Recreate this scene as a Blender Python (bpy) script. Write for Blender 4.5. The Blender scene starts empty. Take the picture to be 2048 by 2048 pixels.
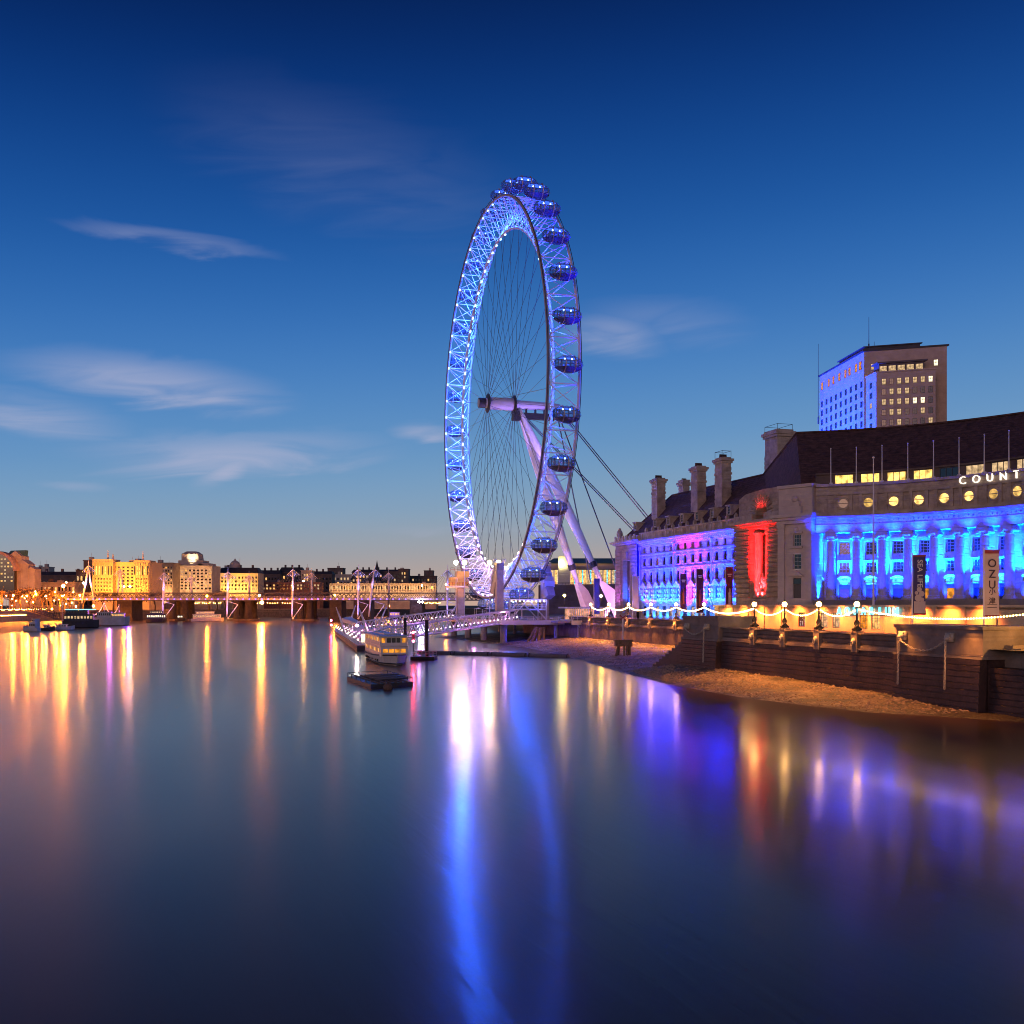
import bpy, math, random
from mathutils import Vector, Matrix
random.seed(7)
S = bpy.context.scene
COL = S.collection
R_ = math.radians

# ------------------------------------------------------------------ camera, sky, sun, exposure
CZ, FPX, HY, CXP = 11.0, 2080.0, 1209.0, 1024.0
cd = bpy.data.cameras.new("camera"); cam = bpy.data.objects.new("camera", cd); COL.objects.link(cam)
cam.location = (0, 0, CZ); cam.rotation_euler = (R_(90), 0, 0)
cd.sensor_width = 36; cd.lens = FPX / 2048 * 36; cd.shift_y = (HY - 1024) / 2048
cd.clip_start = 0.5; cd.clip_end = 6000
S.camera = cam

W_ = bpy.data.worlds.new("World"); S.world = W_; W_.use_nodes = True
nt = W_.node_tree; nt.nodes.clear()
def wn(t, **k):
    n = nt.nodes.new(t)
    for a, b in k.items(): setattr(n, a, b)
    return n
def wl(a, b): nt.links.new(a, b)
def wmath(op, a, b=None, c=None, clamp=False):
    n = wn('ShaderNodeMath', operation=op, use_clamp=clamp)
    for i, x in enumerate((a, b, c)):
        if x is None: continue
        if isinstance(x, (int, float)): n.inputs[i].default_value = x
        else: wl(x, n.inputs[i])
    return n.outputs[0]
SUN_EL, SUN_ROT = 4.0, 205.0          # sun just at the horizon behind the camera
tc = wn('ShaderNodeTexCoord'); sep = wn('ShaderNodeSeparateXYZ'); wl(tc.outputs['Generated'], sep.inputs[0])
dx, dy, dz = sep.outputs
ramp = wn('ShaderNodeValToRGB'); cr = ramp.color_ramp; cr.interpolation = 'B_SPLINE'
SKY = [(0.0, (.58, .38, .29)), (.022, (.48, .36, .32)), (.055, (.34, .345, .37)), (.095, (.225, .36, .51)),
       (.15, (.128, .30, .55)), (.23, (.052, .20, .52)), (.31, (.016, .115, .40)), (.38, (.006, .068, .295)),
       (.45, (.0012, .032, .185)), (.52, (.0002, .011, .082)), (1.0, (.0003, .006, .035))]
while len(cr.elements) < len(SKY): cr.elements.new(.5)
for e, (p, c) in zip(cr.elements, SKY): e.position = p; e.color = (*c, 1)
# the sky is a little brighter towards the right (afterglow)
zz = wmath('SUBTRACT', dz, wmath('MULTIPLY', dx, .05))
wl(wmath('MAXIMUM', zz, 0.0), ramp.inputs[0])
# wispy clouds, placed by direction (azimuth tangent / elevation tangent)
az = wmath('ARCTAN2', dx, dy); el = wmath('ARCSINE', dz)
comb = wn('ShaderNodeCombineXYZ'); wl(wmath('MULTIPLY', az, 5.0), comb.inputs[0])
wl(wmath('ADD', wmath('MULTIPLY', el, 26.0), wmath('MULTIPLY', az, -2.5)), comb.inputs[1])
noi = wn('ShaderNodeTexNoise'); noi.inputs['Scale'].default_value = 1.6; noi.inputs['Detail'].default_value = 6
noi.inputs['Distortion'].default_value = .9
wl(comb.outputs[0], noi.inputs['Vector'])
nval = noi.outputs[0]
def cloud(px, py, hw, hh, tilt, amt, soft=1.0):
    a0 = math.atan((px - CXP) / FPX); e0 = math.atan((HY - py) / FPX * math.cos(a0))
    u = wmath('SUBTRACT', az, a0); v = wmath('SUBTRACT', el, e0)
    v = wmath('ADD', v, wmath('MULTIPLY', u, tilt))
    v = wmath('ADD', v, wmath('MULTIPLY', wmath('SUBTRACT', nval, .5), .035 * soft))
    q = wmath('ADD', wmath('POWER', wmath('ABSOLUTE', wmath('DIVIDE', u, hw / FPX)), 2.0),
              wmath('POWER', wmath('ABSOLUTE', wmath('DIVIDE', v, hh / FPX)), 2.0))
    m = wmath('SUBTRACT', 1.0, q, clamp=True); m = wmath('MULTIPLY', m, m)
    m = wmath('MULTIPLY', m, wmath('MULTIPLY_ADD', nval, 2.2, -.45, clamp=True))
    return wmath('MULTIPLY', m, amt)
CL = [(300, 765, 310, 62, .06, .85, 1), (420, 778, 150, 22, -.10, .55, .6), (345, 482, 235, 24, .05, .46, .9), (700, 330, 430, 150, .20, .085, 1.6),
      (470, 905, 360, 52, -.06, .75, 1.2), (460, 935, 85, 36, -.45, .85, .8), (50, 830, 220, 50, .10, .65, 1.0), (845, 866, 85, 24, 0, .75, .5),
      (1225, 672, 130, 60, .10, .6, 1), (1330, 640, 210, 60, .1, .22, 1), (150, 970, 80, 14, 0, .32, .5), (640, 885, 140, 14, 0, .42, .5), (930, 1060, 240, 12, 0, .16, .5)]
tot = None
for c in CL:
    m = cloud(*c); tot = m if tot is None else wmath('MAXIMUM', tot, m)
mixc = wn('ShaderNodeMixRGB'); mixc.inputs[2].default_value = (.43, .45, .62, 1)
wl(tot, mixc.inputs[0]); wl(ramp.outputs[0], mixc.inputs[1])
bg1 = wn('ShaderNodeBackground'); wl(mixc.outputs[0], bg1.inputs[0]); bg1.inputs[1].default_value = 1.0
nish = wn('ShaderNodeTexSky', sky_type='NISHITA', sun_disc=False, sun_elevation=R_(SUN_EL), sun_rotation=R_(SUN_ROT))
bg2 = wn('ShaderNodeBackground'); wl(nish.outputs[0], bg2.inputs[0]); bg2.inputs[1].default_value = 0.002
add = wn('ShaderNodeAddShader'); wl(bg1.outputs[0], add.inputs[0]); wl(bg2.outputs[0], add.inputs[1])
out = wn('ShaderNodeOutputWorld'); wl(add.outputs[0], out.inputs[0])

sd = bpy.data.lights.new("sun", 'SUN'); sd.energy = 0.50; sd.angle = R_(20); sd.color = (1, .50, .32)
so = bpy.data.objects.new("sun", sd); COL.objects.link(so)
so.rotation_euler = (R_(90 - 12), 0, R_(-25))       # low warm afterglow from behind the camera, left of it

S.view_settings.view_transform = 'Standard'; S.view_settings.look = 'None'
S.view_settings.exposure = 0; S.view_settings.gamma = 1; S.view_settings.use_curve_mapping = False
S.cycles.use_denoising = True; S.cycles.denoiser = 'OPENIMAGEDENOISE'
S.cycles.max_bounces = 5; S.cycles.diffuse_bounces = 2; S.cycles.glossy_bounces = 3; S.cycles.transmission_bounces = 3
S.cycles.transparent_max_bounces = 8; S.cycles.sample_clamp_indirect = 14; S.cycles.sample_clamp_direct = 0
S.cycles.filter_width = 1.0; S.cycles.use_light_tree = True; S.cycles.caustics_reflective = False; S.cycles.caustics_refractive = False
S.cycles.use_adaptive_sampling = False
S.cycles.blur_glossy = 0.5

# ------------------------------------------------------------------ helpers
def Wp(px, py, D): return Vector(((px - CXP) / FPX * D, D, CZ + (HY - py) / FPX * D))
def Xat(px, D): return (px - CXP) / FPX * D
def Zat(py, D): return CZ + (HY - py) / FPX * D
ORG = {}
def V(*a): return Vector(a)

class MB:
    """collects shapes (world coordinates) that become one mesh object"""
    def __init__(s): s.v = []; s.f = []
    def add(s, vs, fs):
        o = len(s.v); s.v += [tuple(v) for v in vs]; s.f += [tuple(i + o for i in f) for f in fs]; return s
    def hexa(s, p):       # 8 corners, bottom 0-3, top 4-7
        return s.add(p, [(3, 2, 1, 0), (4, 5, 6, 7), (0, 1, 5, 4), (1, 2, 6, 5), (2, 3, 7, 6), (3, 0, 4, 7)])
    def fbox(s, P, u0, u1, v0, v1, z0, z1, nu=1):
        vs = []; fs = []
        for i in range(nu + 1):
            u = u0 + (u1 - u0) * i / nu
            vs += [P(u, v0, z0), P(u, v1, z0), P(u, v1, z1), P(u, v0, z1)]
        for i in range(nu):
            a = 4 * i; b = a + 4
            for k in range(4):
                k2 = (k + 1) % 4
                fs.append((a + k, b + k, b + k2, a + k2))
        fs.append((0, 1, 2, 3)); n = 4 * nu; fs.append((n + 3, n + 2, n + 1, n))
        return s.add(vs, fs)
    def box(s, c, sx, sy, sz, rz=0):      # c = centre of the bottom
        ca, sa = math.cos(rz), math.sin(rz)
        pts = []
        for z in (0, sz):
            for x, y in ((-1, -1), (1, -1), (1, 1), (-1, 1)):
                x_, y_ = x * sx / 2, y * sy / 2
                pts.append((c[0] + x_ * ca - y_ * sa, c[1] + x_ * sa + y_ * ca, c[2] + z))
        return s.hexa(pts)
    def tube(s, p0, p1, r0, r1=None, n=6, cap=True):
        return s.rings([(p0, r0), (p1, r0 if r1 is None else r1)], n, cap)
    def rings(s, pr, n=6, cap=True, closed=False):     # tube through points with radii
        pts = [Vector(p) for p, r in pr]; m = len(pts); vs = []; fs = []
        up = None
        for i in range(m):
            if closed: t = pts[(i + 1) % m] - pts[i - 1]
            else: t = pts[min(i + 1, m - 1)] - pts[max(i - 1, 0)]
            if t.length < 1e-9: t = Vector((0, 0, 1))
            t.normalize()
            if up is None or abs(up.dot(t)) > .98:
                up = Vector((0, 0, 1)) if abs(t.z) < .9 else Vector((1, 0, 0))
            x = t.cross(up).normalized(); y = x.cross(t).normalized(); up = y
            for k in range(n):
                a = 2 * math.pi * k / n
                vs.append(pts[i] + (x * math.cos(a) + y * math.sin(a)) * pr[i][1])
        for i in range(m if closed else m - 1):
            j = (i + 1) % m
            for k in range(n):
                k2 = (k + 1) % n
                fs.append((i * n + k, i * n + k2, j * n + k2, j * n + k))
        if cap and not closed:
            fs.append(tuple(range(n - 1, -1, -1))); fs.append(tuple((m - 1) * n + k for k in range(n)))
        return s.add(vs, fs)
    def path(s, pts, r, n=6, closed=False): return s.rings([(p, r) for p in pts], n, True, closed)
    def lathe(s, prof, c, n=12, A=None):       # prof (r, h) around vertical axis (or axes A=(x,y,h))
        c = Vector(c); ax = A or (V(1, 0, 0), V(0, 1, 0), V(0, 0, 1)); vs = []; fs = []
        for r, h in prof:
            for k in range(n):
                a = 2 * math.pi * k / n
                vs.append(c + ax[0] * (r * math.cos(a)) + ax[1] * (r * math.sin(a)) + ax[2] * h)
        for i in range(len(prof) - 1):
            for k in range(n):
                k2 = (k + 1) % n
                fs.append((i * n + k, i * n + k2, (i + 1) * n + k2, (i + 1) * n + k))
        fs.append(tuple(range(n - 1, -1, -1))); fs.append(tuple((len(prof) - 1) * n + k for k in range(n)))
        return s.add(vs, fs)
    def ball(s, c, rx, ry=None, rz=None, n=10, m=6, A=None):
        ry = rx if ry is None else ry; rz = rx if rz is None else rz
        ax = A or (V(1, 0, 0), V(0, 1, 0), V(0, 0, 1)); c = Vector(c)
        vs = [c - ax[2] * rz]; fs = []
        for i in range(1, m):
            t = -math.pi / 2 + math.pi * i / m
            for k in range(n):
                a = 2 * math.pi * k / n
                vs.append(c + ax[0] * (rx * math.cos(t) * math.cos(a)) + ax[1] * (ry * math.cos(t) * math.sin(a)) + ax[2] * (rz * math.sin(t)))
        vs.append(c + ax[2] * rz); L = len(vs) - 1
        for k in range(n): fs.append((0, 1 + (k + 1) % n, 1 + k)); fs.append((L, 1 + (m - 2) * n + k, 1 + (m - 2) * n + (k + 1) % n))
        for i in range(m - 2):
            for k in range(n):
                k2 = (k + 1) % n; a = 1 + i * n; b = a + n
                fs.append((a + k, a + k2, b + k2, b + k))
        return s.add(vs, fs)
    def prism(s, poly, fn, t0, t1):       # poly list of 2-tuples; fn(p, q, t) -> point
        n = len(poly); vs = [fn(p, q, t0) for p, q in poly] + [fn(p, q, t1) for p, q in poly]
        fs = [tuple(range(n - 1, -1, -1)), tuple(range(n, 2 * n))]
        for k in range(n): fs.append((k, (k + 1) % n, n + (k + 1) % n, n + k))
        return s.add(vs, fs)
    def wall(s, P, u0, u1, z0, z1, holes=(), v=0.0, depth=.35, nu=0):
        """front face of a wall with rectangular openings and their reveals"""
        us = sorted({u0, u1, *[h[0] for h in holes], *[h[1] for h in holes]}); zs = sorted({z0, z1, *[h[2] for h in holes], *[h[3] for h in holes]})
        if nu: us = sorted(set(us) | {u0 + (u1 - u0) * i / nu for i in range(nu)})
        us = [u for u in us if u0 <= u <= u1]; zs = [z for z in zs if z0 <= z <= z1]
        for i in range(len(us) - 1):
            um = (us[i] + us[i + 1]) / 2
            for j in range(len(zs) - 1):
                zm = (zs[j] + zs[j + 1]) / 2
                if any(h[0] < um < h[1] and h[2] < zm < h[3] for h in holes): continue
                s.add([P(us[i], v, zs[j]), P(us[i + 1], v, zs[j]), P(us[i + 1], v, zs[j + 1]), P(us[i], v, zs[j + 1])], [(0, 1, 2, 3)])
        for a, b, c, d in holes:
            q = [(a, c), (b, c), (b, d), (a, d)]
            for k in range(4):
                (ua, za), (ub, zb) = q[k], q[(k + 1) % 4]
                s.add([P(ua, v, za), P(ub, v, zb), P(ub, v + depth, zb), P(ua, v + depth, za)], [(0, 1, 2, 3)])
        return s
    def mesh(s, name, org=(0, 0, 0), smooth=False):
        me = bpy.data.meshes.new(name); o = org
        me.from_pydata([(a - o[0], b - o[1], c - o[2]) for a, b, c in s.v], [], s.f); me.update()
        if smooth:
            me.polygons.foreach_set('use_smooth', [True] * len(me.polygons))
        return me

def thing(name, label, cat, loc=(0, 0, 0), group=None):
    o = bpy.data.objects.new(name, None); COL.objects.link(o); o.location = loc; o.empty_display_size = .5
    o['label'] = label; o['category'] = cat
    if group: o['group'] = group
    ORG[o.name] = Vector(loc); return o
def part(name, mb, mat, parent, smooth=False, label=None, kind=None, org=None):
    po = ORG[parent.name] if parent else V(0, 0, 0); wo = Vector(org) if org is not None else po
    o = bpy.data.objects.new(name, mb.mesh(name, wo, smooth)); COL.objects.link(o)
    if parent: o.parent = parent
    o.location = wo - po
    ORG[o.name] = wo
    if mat: o.data.materials.append(mat)
    if label: o['label'] = label
    if kind: o['kind'] = kind
    return o
def lone(name, mb, mat, label, cat, smooth=False, group=None, org=(0, 0, 0)):     # a thing that is one mesh
    o = part(name, mb, mat, None, smooth, label, None, org); o['category'] = cat
    if group: o['group'] = group
    return o
def struct(name, mb, mat, smooth=False):
    o = part(name, mb, mat, None, smooth); o['kind'] = 'structure'; return o
def inst(name, me, parent, loc, rz=0, scale=None):      # place a shared mesh under a parent (world location)
    o = bpy.data.objects.new(name, me); COL.objects.link(o)
    if parent: o.parent = parent
    o.location = Vector(loc) - (ORG[parent.name] if parent else V(0, 0, 0)); o.rotation_euler = (0, 0, rz)
    if scale: o.scale = scale
    ORG[o.name] = Vector(loc); return o
def kids(o): return [c for c in bpy.data.objects if c.parent == o]
def copy_tree(o, loc=None, rz=None, parent=None, chmap=None):
    c = o.copy(); COL.objects.link(c)
    if parent is not None: c.parent = parent
    if loc is not None: c.location = loc; ORG[c.name] = Vector(loc)
    if rz is not None: c.rotation_euler = (0, 0, rz)
    for ch in (chmap or CH(o)): copy_tree(ch, parent=c)
    return c
def CH(o): return list(o.children)

# ------------------------------------------------------------------ materials
def mat_(name):
    m = bpy.data.materials.new(name); m.use_nodes = True; n = m.node_tree.nodes; n.clear()
    return m, n, m.node_tree.links
def pbr(name, col, rough=.6, metal=0.0, var=.25, scale=.6, course=0, bump=.0, spec=.4, alpha=1.0, fine=0.0):
    """principled with noise variation; course = height of stone courses (m)"""
    m, N, L = mat_(name); o = N.new('ShaderNodeOutputMaterial'); b = N.new('ShaderNodeBsdfPrincipled'); L.new(b.outputs[0], o.inputs[0])
    b.inputs['Roughness'].default_value = rough; b.inputs['Metallic'].default_value = metal; b.inputs['Specular IOR Level'].default_value = spec
    t = N.new('ShaderNodeTexCoord'); nz = N.new('ShaderNodeTexNoise'); nz.inputs['Scale'].default_value = scale; nz.inputs['Detail'].default_value = 8
    nz.inputs['Roughness'].default_value = .65
    L.new(t.outputs['Object'], nz.inputs['Vector'])
    r = N.new('ShaderNodeValToRGB'); r.color_ramp.elements[0].position = .3; r.color_ramp.elements[1].position = .7
    r.color_ramp.elements[0].color = (*[c * (1 - var) for c in col], 1); r.color_ramp.elements[1].color = (*[min(1, c * (1 + var)) for c in col], 1)
    L.new(nz.outputs[0], r.inputs[0]); L.new(r.outputs[0], b.inputs['Base Color'])
    hgt = None
    if course:
        sp = N.new('ShaderNodeSeparateXYZ'); L.new(t.outputs['Object'], sp.inputs[0])
        mo = N.new('ShaderNodeMath'); mo.operation = 'PINGPONG'; mo.inputs[1].default_value = course / 2; L.new(sp.outputs[2], mo.inputs[0])
        st = N.new('ShaderNodeMath'); st.operation = 'DIVIDE'; st.use_clamp = True; st.inputs[1].default_value = course * .12; L.new(mo.outputs[0], st.inputs[0])
        hgt = st.outputs[0]
    if fine:
        nf = N.new('ShaderNodeTexNoise'); nf.inputs['Scale'].default_value = fine; nf.inputs['Detail'].default_value = 5; L.new(t.outputs['Object'], nf.inputs['Vector'])
        if hgt is None: hgt = nf.outputs[0]
        else:
            ad = N.new('ShaderNodeMath'); ad.operation = 'MULTIPLY_ADD'; ad.inputs[1].default_value = .5; L.new(nf.outputs[0], ad.inputs[0]); L.new(hgt, ad.inputs[2]); hgt = ad.outputs[0]
    if hgt is not None:
        bp = N.new('ShaderNodeBump'); bp.inputs['Strength'].default_value = bump or .6; bp.inputs['Distance'].default_value = .12
        L.new(hgt, bp.inputs['Height']); L.new(bp.outputs[0], b.inputs['Normal'])
    if alpha < 1: b.inputs['Alpha'].default_value = alpha
    return m
def emi(name, col, strength):
    m, N, L = mat_(name); o = N.new('ShaderNodeOutputMaterial'); e = N.new('ShaderNodeEmission')
    e.inputs[0].default_value = (*col, 1); e.inputs[1].default_value = strength; L.new(e.outputs[0], o.inputs[0]); return m
def lampmat(name, col, strength):    # lit window glass: emission broken up by curtains and furniture
    m, N, L = mat_(name); o = N.new('ShaderNodeOutputMaterial'); e = N.new('ShaderNodeEmission')
    t = N.new('ShaderNodeTexCoord'); nz = N.new('ShaderNodeTexNoise'); nz.inputs['Scale'].default_value = 1.1; nz.inputs['Detail'].default_value = 3
    L.new(t.outputs['Object'], nz.inputs['Vector'])
    mr = N.new('ShaderNodeMapRange'); mr.inputs[1].default_value = .3; mr.inputs[2].default_value = .7; mr.inputs[3].default_value = .25 * strength; mr.inputs[4].default_value = 1.4 * strength
    L.new(nz.outputs[0], mr.inputs[0]); L.new(mr.outputs[0], e.inputs[1])
    e.inputs[0].default_value = (*col, 1); L.new(e.outputs[0], o.inputs[0]); return m
M = dict(
    stone=pbr('portland_stone', (.38, .31, .25), .8, var=.38, scale=.5, course=.75, bump=.5, fine=6),
    stone_smooth=pbr('smooth_stone', (.41, .34, .28), .8, var=.34, scale=.9, bump=.3, fine=5),
    rust=pbr('rusticated_stone', (.36, .27, .19), .85, var=.25, scale=.6, course=1.0, bump=1.0, fine=5),
    roof=pbr('clay_roof_tiles', (.085, .042, .036), .85, var=.6, scale=.9, course=.55, bump=1.0, fine=7),
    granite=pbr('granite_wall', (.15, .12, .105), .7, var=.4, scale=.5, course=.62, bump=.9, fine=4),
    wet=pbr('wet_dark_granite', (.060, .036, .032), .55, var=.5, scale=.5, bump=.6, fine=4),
    block=pbr('landing_block_granite', (.20, .165, .145), .75, var=.3, scale=.5, course=1.9, bump=.3, fine=5),
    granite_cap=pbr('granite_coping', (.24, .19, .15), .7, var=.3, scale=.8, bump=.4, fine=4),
    brick=pbr('tower_stone', (.46, .33, .25), .85, var=.15, scale=.35, course=1.2, bump=.3),
    pale=pbr('pale_render', (.42, .36, .31), .85, var=.2, scale=.15, course=3.2, bump=.3),
    dark=pbr('dark_masonry', (.12, .09, .085), .85, var=.35, scale=.2, course=3.0, bump=.4),
    slate=pbr('slate_roof', (.05, .045, .05), .7, var=.4, scale=.3),
    white=pbr('white_steel', (.78, .76, .80), .4, var=.06, scale=.4, spec=.5),
    lilac=pbr('painted_steel', (.62, .58, .66), .45, var=.1, scale=.4),
    chord=pbr('grey_and_unlit_steel', (.38, .32, .36), .45, var=.2, scale=.5),
    steel=pbr('dark_steel', (.05, .05, .06), .5, metal=.3, var=.2, scale=1),
    cable=pbr('steel_cable', (.09, .11, .15), .5, var=.1),
    iron=pbr('black_iron', (.025, .022, .022), .45, var=.2, scale=3),
    bronze=pbr('weathered_bronze', (.42, .39, .33), .6, metal=.1, var=.3, scale=4),
    timber=pbr('weathered_timber', (.17, .11, .075), .85, var=.4, scale=1.2, bump=.5, fine=5),
    deck=pbr('deck_paving', (.22, .19, .17), .8, var=.2, scale=.3),
    asphalt=pbr('paving', (.16, .13, .11), .8, var=.2, scale=.4),
    ground=pbr('city_ground', (.06, .055, .05), .9, var=.3, scale=.05),
    glassd=pbr('dark_window_glass', (.016, .016, .018), .12, var=.3, scale=.8, spec=.8),
    glassb=pbr('blue_window_glass', (.014, .018, .022), .12, var=.2, scale=.8, spec=.8),
    frame=pbr('window_frame', (.55, .52, .48), .6, var=.1),
    framed=pbr('dark_window_frame', (.10, .09, .09), .6, var=.1),
    hull_w=pbr('white_hull', (.55, .50, .46), .4, var=.15, scale=.6),
    hull_d=pbr('dark_hull', (.035, .03, .035), .5, var=.3, scale=.6),
    boatroof=pbr('boat_roof', (.42, .48, .58), .5, var=.15, scale=.8),
    rubber=pbr('grey_float', (.13, .12, .15), .5, var=.25, scale=.8),
    bark=pbr('bark_and_twigs', (.10, .065, .04), .9, var=.3, scale=2),
    copper=pbr('green_copper_roof', (.05, .13, .13), .6, var=.2, scale=.3),
    red=pbr('red_enamel', (.30, .04, .04), .5, var=.15),
    canvas=pbr('white_canvas', (.65, .60, .52), .8, var=.1),
    banner_dark=pbr('dark_banner_cloth', (.075, .02, .045), .7, var=.4, scale=.5),
    banner_pale=pbr('pale_banner_cloth', (.52, .42, .42), .7, var=.08),
    banner_blue=pbr('blue_banner_cloth', (.07, .07, .30), .7, var=.2),
    banner_ink=pbr('printed_ink', (.05, .03, .05), .7, var=.1),
    banner_white=pbr('banner_lettering', (.75, .70, .72), .7, var=.05),
    navy=pbr('navy_banner_cloth', (.055, .04, .15), .7, var=.2),
    lit_warm=lampmat('lit_window_warm', (1, .52, .15), 1.5),
    lit_soft=lampmat('lit_window_soft', (1, .66, .34), .85),
    lit_white=lampmat('lit_window_white', (1, .82, .55), 2.0),
    lit_amber=lampmat('lit_window_amber', (1, .36, .04), 1.0),
    lit_gold=lampmat('lit_window_gold', (1, .60, .14), 2.2),
    lit_cyan=lampmat('lit_panel_cyan', (.10, .75, 1.0), 1.6),
)
# ------------------------------------------------------------------ the frame of the south bank: u towards the camera, v inland
E = V(.29567, -.95529, 0); A = V(.95529, .29567, 0); OH = V(30.54, 295.4, 0); GZ = 6.5
def PH(u, v, z): return OH + E * u + A * v + V(0, 0, z)
def upx(px, v=0.0):
    X0 = 122 + v / .95529; Y = X0 * FPX / (px - 380)
    return (295.4 - Y) / .95529 + (X0 - 122) * .29567
VN, VF = -40.1, -13.4           # river wall: projecting near section, far section

# ------------------------------------------------------------------ water
def water_mat():
    m, N, L = mat_('river_water'); o = N.new('ShaderNodeOutputMaterial'); b = N.new('ShaderNodeBsdfPrincipled'); L.new(b.outputs[0], o.inputs[0])
    b.inputs['Base Color'].default_value = (.10, .050, .028, 1); b.inputs['IOR'].default_value = 1.23; b.inputs['Specular IOR Level'].default_value = .5
    t = N.new('ShaderNodeTexCoord'); mp = N.new('ShaderNodeMapping'); mp.vector_type = 'TEXTURE'; mp.inputs['Rotation'].default_value = (0, 0, R_(-74)); mp.inputs['Scale'].default_value = (70, 9, 1)
    L.new(t.outputs['Object'], mp.inputs[0])
    nz = N.new('ShaderNodeTexNoise'); nz.inputs['Scale'].default_value = 1.0; nz.inputs['Detail'].default_value = 4; L.new(mp.outputs[0], nz.inputs['Vector'])
    mr = N.new('ShaderNodeMapRange'); mr.inputs[1].default_value = .25; mr.inputs[2].default_value = .75; mr.inputs[3].default_value = .085; mr.inputs[4].default_value = .21
    L.new(nz.outputs[0], mr.inputs[0]); L.new(mr.outputs[0], b.inputs['Roughness'])
    b2 = N.new('ShaderNodeBsdfPrincipled'); mx = N.new('ShaderNodeMixShader'); mx.inputs[0].default_value = .37     # a second, choppier wave scale
    b2.inputs['Base Color'].default_value = b.inputs['Base Color'].default_value; b2.inputs['IOR'].default_value = b.inputs['IOR'].default_value; b2.inputs['Roughness'].default_value = .30
    L.new(b.outputs[0], mx.inputs[1]); L.new(b2.outputs[0], mx.inputs[2]); L.new(mx.outputs[0], o.inputs[0])
    mp2 = N.new('ShaderNodeMapping'); mp2.vector_type = 'TEXTURE'; mp2.inputs['Rotation'].default_value = (0, 0, R_(-70)); mp2.inputs['Scale'].default_value = (6, .8, 1); L.new(t.outputs['Object'], mp2.inputs[0])
    n2 = N.new('ShaderNodeTexNoise'); n2.inputs['Scale'].default_value = 1.0; n2.inputs['Detail'].default_value = 3; n2.inputs['Distortion'].default_value = .6; L.new(mp2.outputs[0], n2.inputs['Vector'])
    bp = N.new('ShaderNodeBump'); bp.inputs['Strength'].default_value = .22; bp.inputs['Distance'].default_value = .038
    ms = N.new('ShaderNodeMapRange'); ms.inputs[1].default_value = .42; ms.inputs[2].default_value = .72; ms.inputs[3].default_value = .18; ms.inputs[4].default_value = .5
    mp3 = N.new('ShaderNodeMapping'); mp3.vector_type = 'TEXTURE'; mp3.inputs['Rotation'].default_value = (0, 0, R_(-66)); mp3.inputs['Scale'].default_value = (55, 14, 1); mp3.inputs['Location'].default_value = (13, 7, 0); L.new(t.outputs['Object'], mp3.inputs[0])
    n3 = N.new('ShaderNodeTexNoise'); n3.inputs['Scale'].default_value = 1.0; n3.inputs['Detail'].default_value = 5; n3.inputs['Distortion'].default_value = .8; L.new(mp3.outputs[0], n3.inputs['Vector']); L.new(n3.outputs[0], ms.inputs[0]); L.new(ms.outputs[0], bp.inputs['Strength'])
    L.new(n2.outputs[0], bp.inputs['Height']); L.new(bp.outputs[0], b.inputs['Normal']); L.new(bp.outputs[0], b2.inputs['Normal'])
    return m
mb = MB(); mb.add([V(-900, -80, 0), V(900, -80, 0), V(900, 2200, 0), V(-900, 2200, 0)], [(0, 1, 2, 3)])
struct('river_water', mb, water_mat())
mb = MB(); mb.add([V(-3000, -200, -4), V(3000, -200, -4), V(3000, 4500, -4), V(-3000, 4500, -4)], [(0, 1, 2, 3)])
struct('river_bed', mb, M['ground'])

# ------------------------------------------------------------------ land
def pt2(u, v): p = PH(u, v, 0); return (p.x, p.y)
RB = [pt2(250, VN), pt2(upx(1374, VN), VN), pt2(upx(1374, VN), VF), pt2(-45, VF), (-5, 430), (-24, 690), (30, 950), (180, 1200), (900, 1400), (900, 20)]
mb = MB(); mb.add([V(x, y, GZ) for x, y in RB], [tuple(range(len(RB)))]); struct('promenade', mb, M['asphalt'])
LB = [(-210, -60), (-262, 500), (-290, 690), (-240, 900), (-90, 1130), (160, 1300), (900, 1500), (3000, 4400), (-3000, 4400), (-3000, -190)]
mb = MB(); mb.add([V(x, y, 6.4) for x, y in LB], [tuple(range(len(LB)))]); struct('city_ground', mb, M['ground'])

# ------------------------------------------------------------------ beach
EDGE = [(60, 66), (90, 54), (98, 47.0), (103, 41.0), (106.4, 36), (121.7, 27.6), (144.8, 21.2), (170, 17.6), (206, 13.6), (232, 9.5), (266, 3.5), (300, -9), (345, -25)]
BASE = [(60, .02), (99, .10), (107, .30), (115, .7), (139, 1.15), (170, 1.6), (230, 1.9), (345, 1.9)]
def lerp_t(T, y):
    for (a, b), (c, d) in zip(T, T[1:]):
        if y <= c: return b + (d - b) * (y - a) / (c - a)
    return T[-1][1]
from mathutils import noise as _n
def beach_z(x, y):
    xe = lerp_t(EDGE, y); xw = (80 if y < 168 else 108) - .3096 * y
    zb = lerp_t(BASE, y); t = (x - xe) / max(3, xw - xe)
    z = zb * (t if t < 0 else min(1, t) ** .8)
    if t > 0: z += .10 * (_n.noise(V(x * .12, y * .12, 0)) + .4 * _n.noise(V(x * .5, y * .5, 3))) * min(1, t * 4)
    return max(z, -1.2)
mb = MB(); ny, nx = 190, 34; vs = []; fs = []
for j in range(ny + 1):
    y = 62 + (352 - 62) * j / ny; xe = lerp_t(EDGE, y); xw = (80 if y < 168 else 108) - .3096 * y + 2.5
    for i in range(nx + 1):
        x = xe - 9 + (xw - xe + 9) * i / nx; vs.append((x, y, beach_z(x, y)))
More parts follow.
